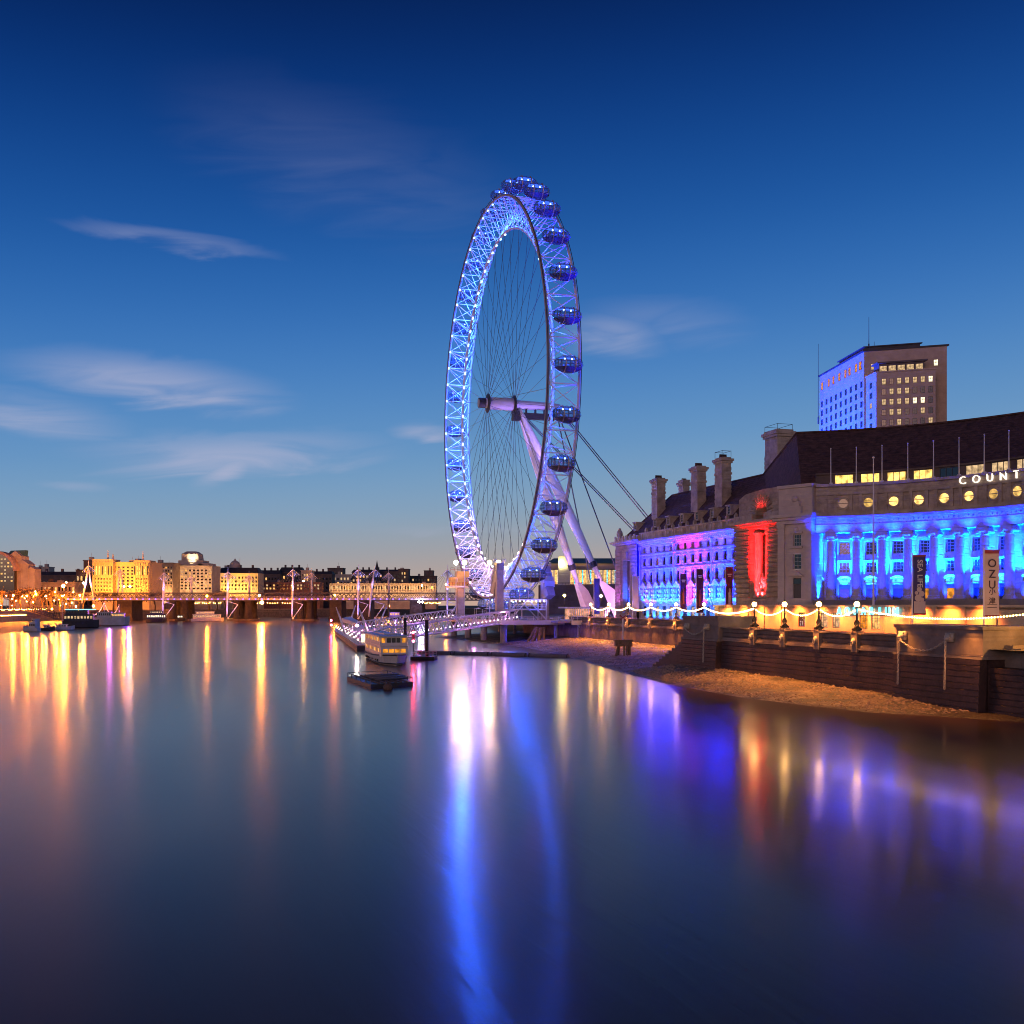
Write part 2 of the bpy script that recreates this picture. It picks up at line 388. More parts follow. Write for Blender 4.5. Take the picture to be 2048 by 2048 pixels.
for j in range(ny):
    for i in range(nx):
        a = j * (nx + 1) + i; fs.append((a, a + 1, a + nx + 2, a + nx + 1))
mb.add(vs, fs)
def beach_mat():
    m, N, L = mat_('shingle_and_mud'); o = N.new('ShaderNodeOutputMaterial'); b = N.new('ShaderNodeBsdfPrincipled'); L.new(b.outputs[0], o.inputs[0])
    t = N.new('ShaderNodeTexCoord'); vo = N.new('ShaderNodeTexVoronoi'); vo.inputs['Scale'].default_value = 2.6; L.new(t.outputs['Object'], vo.inputs['Vector'])
    r = N.new('ShaderNodeValToRGB'); r.color_ramp.elements[0].color = (.09, .06, .04, 1); r.color_ramp.elements[1].color = (.34, .25, .17, 1)
    L.new(vo.outputs['Color'], r.inputs[0])
    big = N.new('ShaderNodeTexNoise'); big.inputs['Scale'].default_value = .22; big.inputs['Detail'].default_value = 7; L.new(t.outputs['Object'], big.inputs['Vector'])
    rg = N.new('ShaderNodeValToRGB'); rg.color_ramp.elements[0].position = .42; rg.color_ramp.elements[1].position = .6; L.new(big.outputs[0], rg.inputs[0])
    mud = N.new('ShaderNodeMixRGB'); mud.inputs[1].default_value = (.055, .040, .030, 1); sy = N.new('ShaderNodeSeparateXYZ'); L.new(t.outputs['Object'], sy.inputs[0]); my = N.new('ShaderNodeMapRange'); my.inputs[1].default_value = 103; my.inputs[2].default_value = 113; L.new(sy.outputs[1], my.inputs[0])
    mm = N.new('ShaderNodeMath'); mm.operation = 'MULTIPLY'; L.new(rg.outputs[0], mm.inputs[0]); L.new(my.outputs[0], mm.inputs[1]); L.new(mm.outputs[0], mud.inputs[0]); L.new(r.outputs[0], mud.inputs[2]); L.new(mud.outputs[0], b.inputs['Base Color'])
    b.inputs['Roughness'].default_value = .55
    bp = N.new('ShaderNodeBump'); bp.inputs['Strength'].default_value = 1; bp.inputs['Distance'].default_value = .15; bp.invert = True
    L.new(vo.outputs['Distance'], bp.inputs['Height']); L.new(bp.outputs[0], b.inputs['Normal'])
    return m
struct('beach', mb, beach_mat(), True)
mb = MB(); rr = random.Random(3); k = 0
while k < 6500:
    y = rr.uniform(104, 290) if rr.random() < .75 else rr.uniform(104, 170); xe = lerp_t(EDGE, y); xw = (80 if y < 168 else 108) - .3096 * y
    x = rr.uniform(xe + .8, xw - .2)
    if y < 118 and rr.random() > (y - 100) / 18: continue
    if _n.noise(V(x * .16, y * .16, 7)) < -.12 and rr.random() < .8: continue
    s = rr.uniform(.09, .26) * (1.9 if rr.random() < .05 else 1); z = beach_z(x, y)
    a = rr.random() * 3; ca, sa = math.cos(a) * s, math.sin(a) * s
    mb.add([(x + ca, y + sa, z), (x - sa, y + ca * .8, z), (x - ca, y - sa, z), (x + sa, y - ca * .8, z), (x + ca * .3, y + sa * .3, z + s * .62), (x - ca * .4, y - sa * .4, z + s * .5)],
           [(0, 1, 4), (1, 5, 4), (1, 2, 5), (2, 3, 5), (3, 4, 5), (3, 0, 4)]); k += 1
o = part('pebbles', mb, pbr('pebble_stone', (.28, .21, .15), .6, var=.6, scale=1.6), None); o['kind'] = 'stuff'
o['label'] = 'loose pebbles scattered over the orange-lit beach below the river wall'; o['category'] = 'pebbles'

# ------------------------------------------------------------------ river wall
def course_profile(z0, z1, v, h=.62, step=.10, batter=.03):
    pr = []; z = z0; i = 0
    n = max(1, round((z1 - z0) / h)); h = (z1 - z0) / n
    for i in range(n):
        vv = v - batter * (n - i)
        pr += [(vv - step, z0 + i * h + .07), (vv - step, z0 + (i + 1) * h - .05), (vv, z0 + (i + 1) * h - .02)]
        if i < n - 1: pr.append((vv, z0 + (i + 1) * h + .04))
    return pr
def loft(mb, prof, u0, u1, v_back, nu=1):
    pr = list(prof) + [(v_back, prof[-1][1]), (v_back, prof[0][1])]
    m = len(pr); vs = []; fs = []
    for i in range(nu + 1):
        u = u0 + (u1 - u0) * i / nu
        vs += [PH(u, v, z) for v, z in pr]
    for i in range(nu):
        for k in range(m):
            k2 = (k + 1) % m; fs.append((i * m + k, i * m + k2, (i + 1) * m + k2, (i + 1) * m + k))
    fs.append(tuple(range(m))); fs.append(tuple(nu * m + k for k in range(m - 1, -1, -1)))
    mb.add(vs, fs)
WT, PT = 5.55, 7.6     # top of the masonry face, top of the parapet
def face_strings(mb, u0, u1, v):          # ledges and coping of the parapet
    mb.fbox(PH, u0, u1, v - .30, v + .55, WT, WT + .22)
    mb.fbox(PH, u0, u1, v - .12, v + .50, WT + .22, WT + .50)
    mb.fbox(PH, u0, u1, v - .34, v + .62, PT - .16, PT)
def panel(mb, u0, u1, v):
    mb.fbox(PH, u0, u1, v + .05, v + .45, WT + .50, PT - .16)
    mb.fbox(PH, u0 + .3, u1 - .3, v - .05, v + .05, WT + .95, WT + 1.15)
def pedestal(parent, u, v, w=.62):
    mb = MB(); mb.fbox(PH, u - w, u + w, v - .42, v + .68, WT - .25, PT + .04); mb.fbox(PH, u - w * .8, u + w * .8, v - .50, v + .58, PT + .04, PT + .2)
    p = part('pedestal', mb, M['granite_cap'], parent)
    c = PH(u, v - .48, WT + 1.05); mb = MB(); mb.ball(c, .34, .26, .42, A=(E, A, V(0, 0, 1)))
    mb.ball(c - A * .18 + V(0, 0, -.05), .18, .2, .2, A=(E, A, V(0, 0, 1)))
    mb.path([c - A * .28 + E * (.26 * math.cos(t)) + V(0, 0, -.30 + .26 * math.sin(t)) for t in [i * math.pi / 5 for i in range(10)]], .05, 5, True)
    part('lion_head', mb, M['bronze'], p, True)
LN = [upx(p, VN) for p in (1509, 1569.5, 1638, 1714)]; sn = LN[3] - LN[2]
LF = [upx(p, VF) for p in (1181.6, 1217.6, 1257, 1301.8, 1352.5, 1408)]
B1 = (upx(1374, VN), upx(1445, VN)); B2 = (upx(1803, VN), upx(1977, VN))
# near section
t = thing('river_wall', 'dark granite river wall with lamp pedestals between the two chained stone blocks', 'river wall', PH(B1[0], VN, 0))
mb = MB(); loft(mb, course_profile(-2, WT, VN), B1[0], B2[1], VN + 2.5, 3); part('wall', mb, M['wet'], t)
mb = MB(); face_strings(mb, B1[1], B2[0], VN); ed = [B1[1]] + LN + [B2[0]]
part('coping', mb, M['granite_cap'], t)
mb = MB()
for a, b in zip(ed, ed[1:]): panel(mb, a, b, VN)
part('parapet', mb, M['granite'], t)
for u in LN: pedestal(t, u, VN)
# far section
t = thing('river_wall', 'low granite river wall with lamp pedestals behind the pebble beach', 'river wall', PH(20, VF, 0))
mb = MB(); mb.fbox(PH, -48, upx(1430, VF) + 12, VF - .05, VF + 2.5, -2, WT); part('wall', mb, pbr('stained_wall', (.17, .12, .11), .8, var=.45, scale=.5, bump=.5, fine=3), t)
u_end = upx(1430, VF) + 12; mb = MB(); face_strings(mb, -12, u_end, VF); part('coping', mb, M['granite_cap'], t)
ed = [-12] + LF + [u_end]; mb = MB()
for a, b in zip(ed, ed[1:]): panel(mb, a, b, VF)
part('parapet', mb, M['granite'], t)
for u in LF: pedestal(t, u, VF)
# south end beyond the second block: steps and lower wall
t = thing('river_wall', 'dark low river wall with descending stone steps past the larger chained block', 'river wall', PH(B2[1], VN, 0))
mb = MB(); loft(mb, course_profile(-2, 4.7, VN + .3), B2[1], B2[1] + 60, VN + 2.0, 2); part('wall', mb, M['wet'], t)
mb = MB()
for i in range(7): mb.fbox(PH, B2[1] + .02 + i * 1.1, B2[1] + 1.1 + i * 1.1 if i < 6 else B2[1] + 60, VN + 2.0, VN + 6, -1, 6.9 - .33 * i)
part('steps', mb, M['granite_cap'], t)
mb = MB(); mb.fbox(PH, B2[1], B2[1] + 60, VN + 6, VN + 7, -1, 8.2); mb.fbox(PH, B2[1], B2[1] + 60, VN + 5.85, VN + 7.2, 8.2, 8.45)
part('back_wall', mb, M['stone'], t)

# ------------------------------------------------------------------ the two chained landing blocks
def chain(parent, pts, link=.34):
    """a mooring chain through the points, links drawn as rings turned alternately"""
    P = [Vector(p) for p in pts]; seg = []
    for a, b in zip(P, P[1:]):
        n = max(1, int((b - a).length / (link * .78)))
        seg += [(a.lerp(b, i / n), (b - a).normalized()) for i in range(n)]
    mb = MB()
    for i, (c, d) in enumerate(seg):
        s1 = d.cross(A).normalized() if abs(d.dot(A)) < .9 else d.cross(V(0, 0, 1)).normalized(); s = s1 if i % 2 else d.cross(s1).normalized()
        mb.path([c + d * (link * .5 * math.cos(q)) + s * (link * .28 * math.sin(q)) for q in [k * math.pi / 4 for k in range(8)]], .055, 4, True)
    return part('chain', mb, M['bronze'], parent)
def block(u0, u1, top, label, fr):
    t = thing('landing_block', label, 'stone block', PH((u0 + u1) / 2, VN, 0)); vf = VN - 1.0
    mb = MB(); mb.fbox(PH, u0, u1, vf + .35, VN + 5.5, WT + .25, top - .35); mb.fbox(PH, u0 - .2, u1 + .2, vf + .12, VN + 5.7, top - .35, top); mb.fbox(PH, u0 - .2, u1 + .2, vf, VN + 2, WT - .1, WT + .25)
    part('block', mb, M['block'], t)
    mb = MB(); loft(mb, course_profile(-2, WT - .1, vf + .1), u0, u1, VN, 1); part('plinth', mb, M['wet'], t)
    heads = []
    for f in fr:
        u = u0 + (u1 - u0) * f; c = PH(u, vf + .25, WT + 2.0); mb = MB()
        mb.fbox(lambda a, b, z: c + E * a + A * b + V(0, 0, z), -.5, .5, -.25, .2, -.45, .5)
        mb.ball(c - A * .3, .46, .34, .46, A=(E, A, V(0, 0, 1))); mb.ball(c - A * .55 + V(0, 0, -.12), .24, .26, .22, A=(E, A, V(0, 0, 1)))
        for sx in (-1, 1): mb.ball(c - A * .25 + E * (.36 * sx) + V(0, 0, .36), .15, .12, .17)
        part('lion_head', mb, M['bronze'], t, True); heads.append(c - A * .62 + V(0, 0, -.3))
    a, b = heads; n = 12
    chain(t, [a.lerp(b, i / n) - V(0, 0, (1.2 if u1 - u0 > 13 else .9) * (1 - (2 * i / n - 1) ** 2)) for i in range(n + 1)])
    for hd in heads if u1 - u0 < 16 and len(fr) == 2 and fr[0] < .12 else heads[-1:]:
        chain(t, [hd, hd - A * .15 - V(0, 0, 5.2)])
    return t
block(B1[0], B1[1], 9.2, 'smaller stone landing block with lion heads and one hanging chain, above the steps', (.16, .72))
block(B2[0], B2[1], 8.8, 'larger stone landing block with pale lion heads and two hanging mooring chains', (.10, .66))
# steps down to the beach, left of the first block
t = thing('stone_steps', 'dark stone steps descending to the beach beside the smaller chained block', 'steps', PH(B1[0], VN, 0))
mb = MB(); n = 9
for i in range(n): mb.fbox(PH, B1[0] - (i + 1) * 1.25, B1[0] - i * 1.25 - .01, VN - .9 + .02 * i, VN + 3, -1, 5.3 - (i + 1) * .5)
part('flight', mb, M['wet'], t)
mb = MB()
for i in range(n): mb.fbox(PH, B1[0] - (i + 1) * 1.25 - .06, B1[0] - i * 1.25 - .05, VN - .95 + .02 * i, VN + 3, 5.3 - (i + 1) * .5, 5.3 - (i + 1) * .5 + .07)
part('treads', mb, M['granite_cap'], t)
# ------------------------------------------------------------------ observation wheel
WC = V(-3.45, 322, 73.1); WD = V(-.2775, .9607, 0); WA = V(.9607, .2775, 0); Z_ = V(0, 0, 1)
RO, RI, WW = 60.0, 51.5, 8.4; NSEG = 64
def rp(phi, r, ax): return WC - WD * (r * math.cos(phi)) + Z_ * (r * math.sin(phi)) + WA * ax     # phi = 0 on the side nearest the camera
wheel = thing('observation_wheel', 'giant blue-lit observation wheel with glass capsules beside the river', 'ferris wheel', (WC.x, WC.y, GZ))
ph = [2 * math.pi * i / NSEG for i in range(NSEG)]; fine = [2 * math.pi * i / 192 for i in range(192)]
for ax, r, rad, m, nm in ((-WW / 2, RO, .42, M['chord'], 'rim_chord'), (WW / 2, RO, .38, M['lilac'], 'rim_chord'), (0, RI, .42, M['white'], 'rim_chord')):  # the river-side outer chord's darker grey stands in for its unlit side
    mb = MB(); mb.rings([(rp(p, r, ax), rad) for p in fine], 8, False, True); part(nm, mb, m, wheel, True)
mb = MB()
for ax in (-WW / 2, WW / 2): mb.rings([(rp(p, RO + .75, ax + math.copysign(.3, ax)), .10) for p in fine], 5, False, True)
part('rim_rail', mb, M['steel'], wheel, True)
mb = MB()
for i, p in enumerate(ph):
    q = ph[(i + 1) % NSEG] + (2 * math.pi if i == NSEG - 1 else 0); h = (p + q) / 2
    L0, R0, I0 = rp(p, RO, -WW / 2), rp(p, RO, WW / 2), rp(p, RI, 0); L1, R1, I1 = rp(q, RO, -WW / 2), rp(q, RO, WW / 2), rp(q, RI, 0)
    mb.tube(L0, R0, .17, n=5, cap=False); mb.tube(L0, I0, .17, n=5, cap=False); mb.tube(R0, I0, .17, n=5, cap=False)
    Ih = rp(h, RI, 0)
    if i % 2: mb.tube(L0, R1, .13, n=5, cap=False)
    else: mb.tube(R0, L1, .13, n=5, cap=False)
    mb.tube(L0, R1, .08, n=4, cap=False) if i % 2 == 0 else mb.tube(R0, L1, .08, n=4, cap=False)
    mb.tube(L0, I1, .12, n=5, cap=False); mb.tube(R0, I1, .12, n=5, cap=False)
part('rim_truss', mb, M['white'], wheel)
# light fittings on the hub side of the chords, and the lamps inside them
fit_b = emi('blue_light_fitting', (.22, .42, 1.0), 9); fit_w = emi('white_light_fitting', (.95, .80, 1.0), 12)
def fitting(nm, p, r, ax, s):
    mb = MB(); o = rp(p, r - .62, ax); rad = (o - (WC + WA * ax)).normalized(); tg = WA.cross(rad)
    f = lambda a, b, z: o + tg * a + WA * b + rad * z
    mb.fbox(f, -.42 * s, .42 * s, -.24 * s, .24 * s, -.10, .05)
    return part(nm, mb, fit_w if (math.sin(p) < -.62) else fit_b, wheel)
for i, p in enumerate(ph):
    if abs(math.cos(p)) > .0 and (i < 8 or i > 14): fitting('rim_light', p, RI, 0, 1.0)
for i, p in enumerate(ph):
    if 14 < i < 50: fitting('chord_light', p, RO, -WW / 2, .8)
for i in range(NSEG):
    p = ph[i] + math.pi / NSEG
    ld = bpy.data.lights.new('rim_lamp', 'POINT'); low = -math.sin(p)
    far = .5 - .5 * math.cos(p)
    k = min(1, max(0, (low - .45) / .4)) * min(1, max(0, (far - .42) * 4))
    c0 = Vector((.018, .105, 1.0)).lerp(Vector((.62, .38, .9)), k); ld.color = c0
    ld.energy = (800 + 8000 * far ** 1.8) * (1 - .72 * k); ld.shadow_soft_size = .4
    lo = bpy.data.objects.new('rim_lamp', ld); COL.objects.link(lo); lo.location = rp(p, RI + 3.0, 0)
# spokes
SPF = 4.2
for i in range(64):
    p = ph[i]; side = -1 if i % 2 else 1; tw = .20 if (i // 2) % 2 else -.20
    mb = MB(); mb.tube(rp(p, RI, 0), rp(p + tw, 2.4, side * SPF), .055, n=4); part('spoke_cable', mb, M['cable'], wheel)
# spindle, hub flanges
XA = (WD, Z_, WA)
mb = MB(); mb.lathe([(1.0, -7.2), (1.45, -7.0), (1.5, -4.6), (1.9, -4.4), (1.95, 4.0), (1.6, 4.4), (1.45, 5.5), (1.15, 17.0), (.9, 19.0)], WC, 20, XA); part('spindle', mb, M['lilac'], wheel, True)
for ax in (-SPF, SPF):
    mb = MB(); mb.lathe([(1.9, -.35), (2.8, -.22), (2.9, 0), (2.8, .22), (1.9, .35)], WC + WA * ax, 24, XA)
    for i in range(32):
        a = 2 * math.pi * i / 32; c = WC + WA * ax + WD * (2.75 * math.cos(a)) + Z_ * (2.75 * math.sin(a)); mb.ball(c, .22, n=5, m=3)
    part('hub_flange', mb, M['steel'], wheel)
mb = MB(); mb.lathe([(1.55, -7.1), (1.6, -5.0)], WC, 12, XA); part('hub_cap', mb, M['steel'], wheel)
mb = MB(); g = lambda a, b, z: WC + WA * a + WD * b + Z_ * z
mb.fbox(g, 4.6, 17.5, -1.0, 1.0, -4.3, -3.5); mb.fbox(g, 4.8, 17.5, -1.05, -.95, -3.5, -2.5); mb.fbox(g, 4.8, 17.5, .95, 1.05, -3.5, -2.5)
for a in (5, 8, 11, 14, 17): mb.fbox(g, a, a + .3, -.8, .8, -3.5, -1.2)
mb.fbox(g, 3.8, 6.0, -1.3, 1.3, -4.9, -2.0)
part('spindle_gantry', mb, M['steel'], wheel)
# the two leaning legs and their feet
for s in (-13, 13):
    top = WC + WA * 5.7 + Z_ * -1.2 + WD * (s * .05); foot = V(WC.x, WC.y, GZ) + WA * 34 + WD * s
    d = foot - top; j = top + d * .83
    prof = [(0, .55), (.05, .75), (.2, 1.2), (.42, 1.62), (.6, 1.6), (.8, 1.15), (.95, .75), (1, .6)]
    mb = MB(); mb.rings([(top.lerp(j, t), r) for t, r in prof], 16); l = part('leg', mb, M['white'], wheel, True)
    dn = d.normalized(); side = dn.cross(Z_).normalized(); up = side.cross(dn).normalized()
    mb = MB(); q0 = j - dn * .4; q1 = foot + dn * 1.0
    f = lambda a, b, t: q0.lerp(q1, t) + side * a + up * b
    mb.hexa([f(-.8, -.8, 0), f(.8, -.8, 0), f(.8, .6, 0), f(-.8, .6, 0), f(-1.7, -1.0, 1), f(1.7, -1.0, 1), f(1.7, 3.6, 1), f(-1.7, 3.6, 1)])
    mb.hexa([f(-.8, .6, 0), f(.8, .6, 0), f(.9, 2.6, .28), f(-.9, 2.6, .28), f(-1.4, .6, .8), f(1.4, .6, .8), f(1.5, 3.5, .95), f(-1.5, 3.5, .95)])
    part('foot', mb, M['lilac'], l)
    mb = MB(); mb.rings([(j.lerp(top, .09), 1.25), (j.lerp(top, .12), 1.28)], 14); part('joint_collar', mb, M['steel'], l)
# backstays
anc = V(67.7, 342.5, 7)
for k, (st, o_) in enumerate(((WC + WA * 6 + Z_ * -2, 0), (WC + WA * 6 + Z_ * -2, 1.2), (WC + WA * 18.5, 0), (WC + WA * 18.5, 1.4))):
    mb = MB(); mb.tube(st + WD * (o_ - .6), anc + WD * (o_ * 2 - 1) + (WA * 4 if k > 1 else WA * 0), .17, n=5); part('backstay_cable', mb, M['cable'], wheel)
for s in (-13, 13):
    for o_ in (0, .5):
        mb = MB(); f = V(WC.x, WC.y, GZ + 12) + WA * 34.5 + WD * s; mb.tube(WC + WA * 18 + WD * o_, f + WD * o_, .10, n=4); part('stay_cable', mb, M['cable'], wheel)
# capsules: one with its pieces, then copies
m, N_, L_ = mat_('capsule_glass'); o_ = N_.new('ShaderNodeOutputMaterial'); b_ = N_.new('ShaderNodeBsdfPrincipled'); tr = N_.new('ShaderNodeBsdfTransparent'); mx = N_.new('ShaderNodeMixShader')
b_.inputs['Base Color'].default_value = (.10, .17, .42, 1); b_.inputs['Roughness'].default_value = .06; b_.inputs['Specular IOR Level'].default_value = .9
tr.inputs[0].default_value = (.75, .84, 1, 1); mx.inputs[0].default_value = .24; L_.new(tr.outputs[0], mx.inputs[1]); L_.new(b_.outputs[0], mx.inputs[2]); L_.new(mx.outputs[0], o_.inputs[0])
cap_glass = m
cl, crr = 3.9, 2.15; AX = (WD, Z_, WA); AXc = (WA, WD, Z_)
protos = None; PH0 = R_(-1.6)
cabin_mat = emi('cabin_light', (.45, .65, 1.0), 9); cap_floor = pbr('capsule_underside', (.07, .06, .06), .5, var=.2); hoop = pbr('mounting_ring', (.45, .34, .30), .4, metal=.4)
for i in range(32):
    p = PH0 + 2 * math.pi * i / 32; c = rp(p, RO + 3.5, 0)
    if protos is None:
        mb = MB(); mb.ball(c, cl, crr, crr, 20, 12, AXc); cp = part('capsule', mb, cap_glass, wheel, True, org=c)
        mb = MB()
        for t in (-.78, -.55, -.3, 0, .3, .55, .78):
            r = math.sqrt(1 - t * t) * crr * 1.01
            mb.path([c + WA * (t * cl) + WD * (r * math.cos(a)) + Z_ * (r * math.sin(a)) for a in [k * math.pi / 8 for k in range(16)]], .07, 4, True)
        for zt in (-.1, .3, .6):
            r = math.sqrt(1 - zt * zt) * 1.01
            mb.path([c + WA * (cl * r * math.cos(a)) + WD * (crr * r * math.sin(a)) + Z_ * (zt * crr) for a in [k * math.pi / 10 for k in range(20)]], .06, 4, True)
        part('window_ribs', mb, pbr('capsule_ribs', (.13, .17, .20), .4, var=.1), cp, org=c)
        for t in (-1.3, 1.3):
            r = math.sqrt(1 - (t / cl) ** 2) * crr + .14; mb = MB()
            mb.path([c + WA * t + WD * (r * math.cos(a)) + Z_ * (r * math.sin(a)) for a in [k * math.pi / 12 for k in range(24)]], .15, 5, True)
            part('mounting_ring', mb, hoop, cp, org=c)
        mb = MB(); n = 16; prof = []
        vs = []; fs = []
        for zt, s in ((-.42, 1.0), (-.7, 1.0), (-.92, 1.0), (-1.0, .4)):
            rr_ = math.sqrt(max(0, 1 - zt * zt)) * 1.03 if s == 1.0 else .2
            vs += [c + WA * (cl * rr_ * math.cos(2 * math.pi * k / n)) + WD * (crr * rr_ * math.sin(2 * math.pi * k / n)) + Z_ * (zt * crr * 1.04) for k in range(n)]
        for a in range(3):
            for k in range(n): fs.append((a * n + k, a * n + (k + 1) % n, (a + 1) * n + (k + 1) % n, (a + 1) * n + k))
        fs.append(tuple(range(n))); fs.append(tuple(3 * n + k for k in range(n))); mb.add(vs, fs)
        part('floor_pod', mb, cap_floor, cp, True, org=c)
        mb = MB()
        for t in (-1.0, .9): mb.ball(c + WA * t + Z_ * 1.25 - WD * .2, .24, n=6, m=4)
        part('cabin_light', mb, cabin_mat, cp, org=c)
        mb = MB(); mb.fbox(lambda a, b, z: c + WA * a + WD * b + Z_ * z, -2.3, 2.3, -.9, .9, 1.45, 1.52); part('ceiling_panel', mb, emi('cabin_ceiling', (.06, .17, 1.0), 2.2), cp, org=c)
        mb = MB(); mb.fbox(lambda a, b, z: c + WA * a + WD * b + Z_ * z, -2.9, 2.9, -1.5, 1.5, -.9, -.8); part('cabin_floor', mb, M['chord'], cp, org=c)
        mb = MB(); mb.fbox(lambda a, b, z: c + WA * a + WD * b + Z_ * z, 2.2, 3.3, -.9, .9, -.25, .1); part('bench', mb, M['white'], cp, org=c)
        protos = cp
    else:
        o = copy_tree(protos, parent=wheel); o.location = c - ORG[wheel.name]
# ------------------------------------------------------------------ boarding platform
PB = V(WC.x, WC.y, 0)
def PW(a, d, z): return PB + WA * a - WD * d + Z_ * z        # a inland, d towards the camera
t = thing('boarding_platform', 'railed boarding platform on piles under the big wheel', 'platform', PW(0, 0, 0))
mb = MB(); mb.fbox(PW, -9, 9, -34, 34, 5.8, 6.4); mb.fbox(PW, 5, 24, -14, 40, 5.9, 6.45); part('deck', mb, M['deck'], t)
mb = MB(); mb.fbox(PW, -9.4, -9, -34, 34, 5.4, 6.6); mb.fbox(PW, -9.4, 9, 34, 34.4, 5.4, 6.6); mb.fbox(PW, 9, 24, 40, 40.4, 5.4, 6.6); part('edge_beam', mb, M['lilac'], t)
mb = MB()
def rail(mb, p0, p1, n, h=1.15, r=.05):
    for k in range(n + 1): q = p0.lerp(p1, k / n); mb.tube(q, q + Z_ * h, r, n=4)
    for zz in (h, h * .55): mb.tube(p0 + Z_ * zz, p1 + Z_ * zz, r, n=4)
rail(mb, PW(-9.2, -34, 6.6), PW(-9.2, 34, 6.6), 34); rail(mb, PW(-9.2, 34.2, 6.6), PW(9, 34.2, 6.6), 10); rail(mb, PW(9, 40.2, 6.6), PW(24, 40.2, 6.6), 9)
part('railing', mb, M['lilac'], t)
pile_m = pbr('steel_pile', (.30, .25, .25), .6, var=.3, scale=.7)
for a, d in ((-8, -30), (-8, -10), (-8, 10), (-7.5, 30), (8, 30), (12, 38), (22, 38), (8, -12), (8, -30)):
    mb = MB(); mb.tube(PW(a, d, -3), PW(a, d, 5.8), 1.0 if a < 0 else .55, n=12); part('pile', mb, pile_m, t, True)
for a in (11, 18):
    for sx in (-1, 1):
        mb = MB(); mb.tube(PW(a + 3, 38.5, 1.6), PW(a + 3 + sx * 2.6, 38.5, 5.6), .22, n=6); part('brace', mb, M['white'], t)
mb = MB()
for k in range(6): mb.tube(PW(-1 + k * .9 - 2, 37 + (k % 2) * 1.2, 0), PW(-.2 + k * .5, 36.5, 4.6), .38, n=7)
part('timber_dolphin', mb, M['timber'], t)
# restraint towers: pale columns with slanted heads
tw_m = pbr('tower_paint', (.34, .27, .29), .6, var=.25, scale=.5)
def tower(a, d, w, h, tilt, label):
    t = thing('restraint_tower', label, 'steel tower', PW(a, d, 6.4), 'restraint towers at the wheel foot')
    mb = MB(); mb.fbox(PW, a - w, a + w, d - w, d + w, 6.4, 6.4 + h); mb.fbox(PW, a - w * 1.3, a + w * 1.3, d - w * 1.3, d + w * 1.3, 6.4, 7.2); part('column', mb, tw_m, t)
    mb = MB(); z1 = 6.4 + h
    mb.prism([(-tilt * 6.5, -6.2), (-tilt * 2.2, -7.4), (tilt * .2, -2.0), (tilt * 1.4, 2.2), (-tilt * 1.6, 2.2), (-tilt * 2.6, -.5)], lambda p, q, v: PW(a + v, d + p, z1 + q), -1.1, 1.1); part('head', mb, tw_m, t)
    mb = MB()
    for k in range(4): mb.fbox(PW, a - 1.5, a + 1.5, d - tilt * (1 + k * 1.2) - .1, d - tilt * (1 + k * 1.2) + .1, z1 - 1.2 * k - .2, z1 - 1.2 * k + 1.6)
    rail(mb, PW(a - 1.4, d - 1.6, z1 + 2.2), PW(a - 1.4, d + 1.6, z1 + 2.2), 4); rail(mb, PW(a + 1.4, d - 1.6, z1 + 2.2), PW(a + 1.4, d + 1.6, z1 + 2.2), 4)
    part('access_ladder', mb, M['lilac'], t)
    return t
tower(-6.0, 20, 1.0, 14.5, 1, 'pale restraint tower with a broad slanted head on the river side of the wheel')
tower(7.5, 21, 1.0, 13.5, -1, 'lilac restraint tower on the land side of the wheel, under a capsule')
tower(-6.5, -27, 1.2, 10.0, .2, 'short squat pale tower carrying the orange-lit drive housing')
# drive housing lit orange
t = thing('drive_housing', 'orange-lit drive machinery housing at the far foot of the wheel', 'machine housing', PW(-7, -27, 17))
mb = MB(); mb.fbox(PW, -11, -3, -30, -24, 16.6, 17.2); part('platform', mb, M['lilac'], t)
ym = pbr('yellow_machine_paint', (.62, .42, .08), .5, var=.2); mb = MB()
mb.fbox(PW, -10, -5, -29, -26, 17.2, 20.0); mb.fbox(PW, -8, -4, -28.5, -25, 20.0, 22.0)
for k in range(5): mb.lathe([(.8, 0), (.8, 1.2)], PW(-10 + k * 1.5, -25.2, 17.8), 10, (WA, Z_, WD))
part('machinery', mb, ym, t)
mb = MB(); rail(mb, PW(-11, -24, 17.2), PW(-3, -24, 17.2), 7); rail(mb, PW(-10, -26, 22), PW(-4, -26, 22), 5); part('railing', mb, M['red'], t)
# floodlight masts
fl_m = emi('floodlight', (1.0, .56, .18), 420)
for k, (px, lab) in enumerate(((912, 'floodlight on a mast left of the wheel rim, outermost of its pair'), (929, 'floodlight on a mast left of the wheel rim, beside the lattice'),
                               (979, 'floodlight on a mast right of the lit lattice, nearer to it'), (997, 'floodlight on a mast right of the lit lattice, farther from it'))):
    Dm = 312 if k < 2 else 318; x = Xat(px, Dm); z = Zat(1127, Dm)
    t = thing('floodlight_mast', lab, 'floodlight', (x, Dm, 6.4), 'floodlights at the wheel foot')
    mb = MB(); mb.tube((x, Dm, 6.4), (x, Dm, z), .13, .09, 6); part('mast', mb, M['lilac'], t)
    mb = MB(); mb.box((x, Dm + .2, z - .3), 1.1, .3, 1.1); part('housing', mb, M['steel'], t)
    mb = MB(); mb.ball((x, Dm - .25, z + .25), .62, .3, .62, 12, 8); part('lamp', mb, fl_m, t, True)
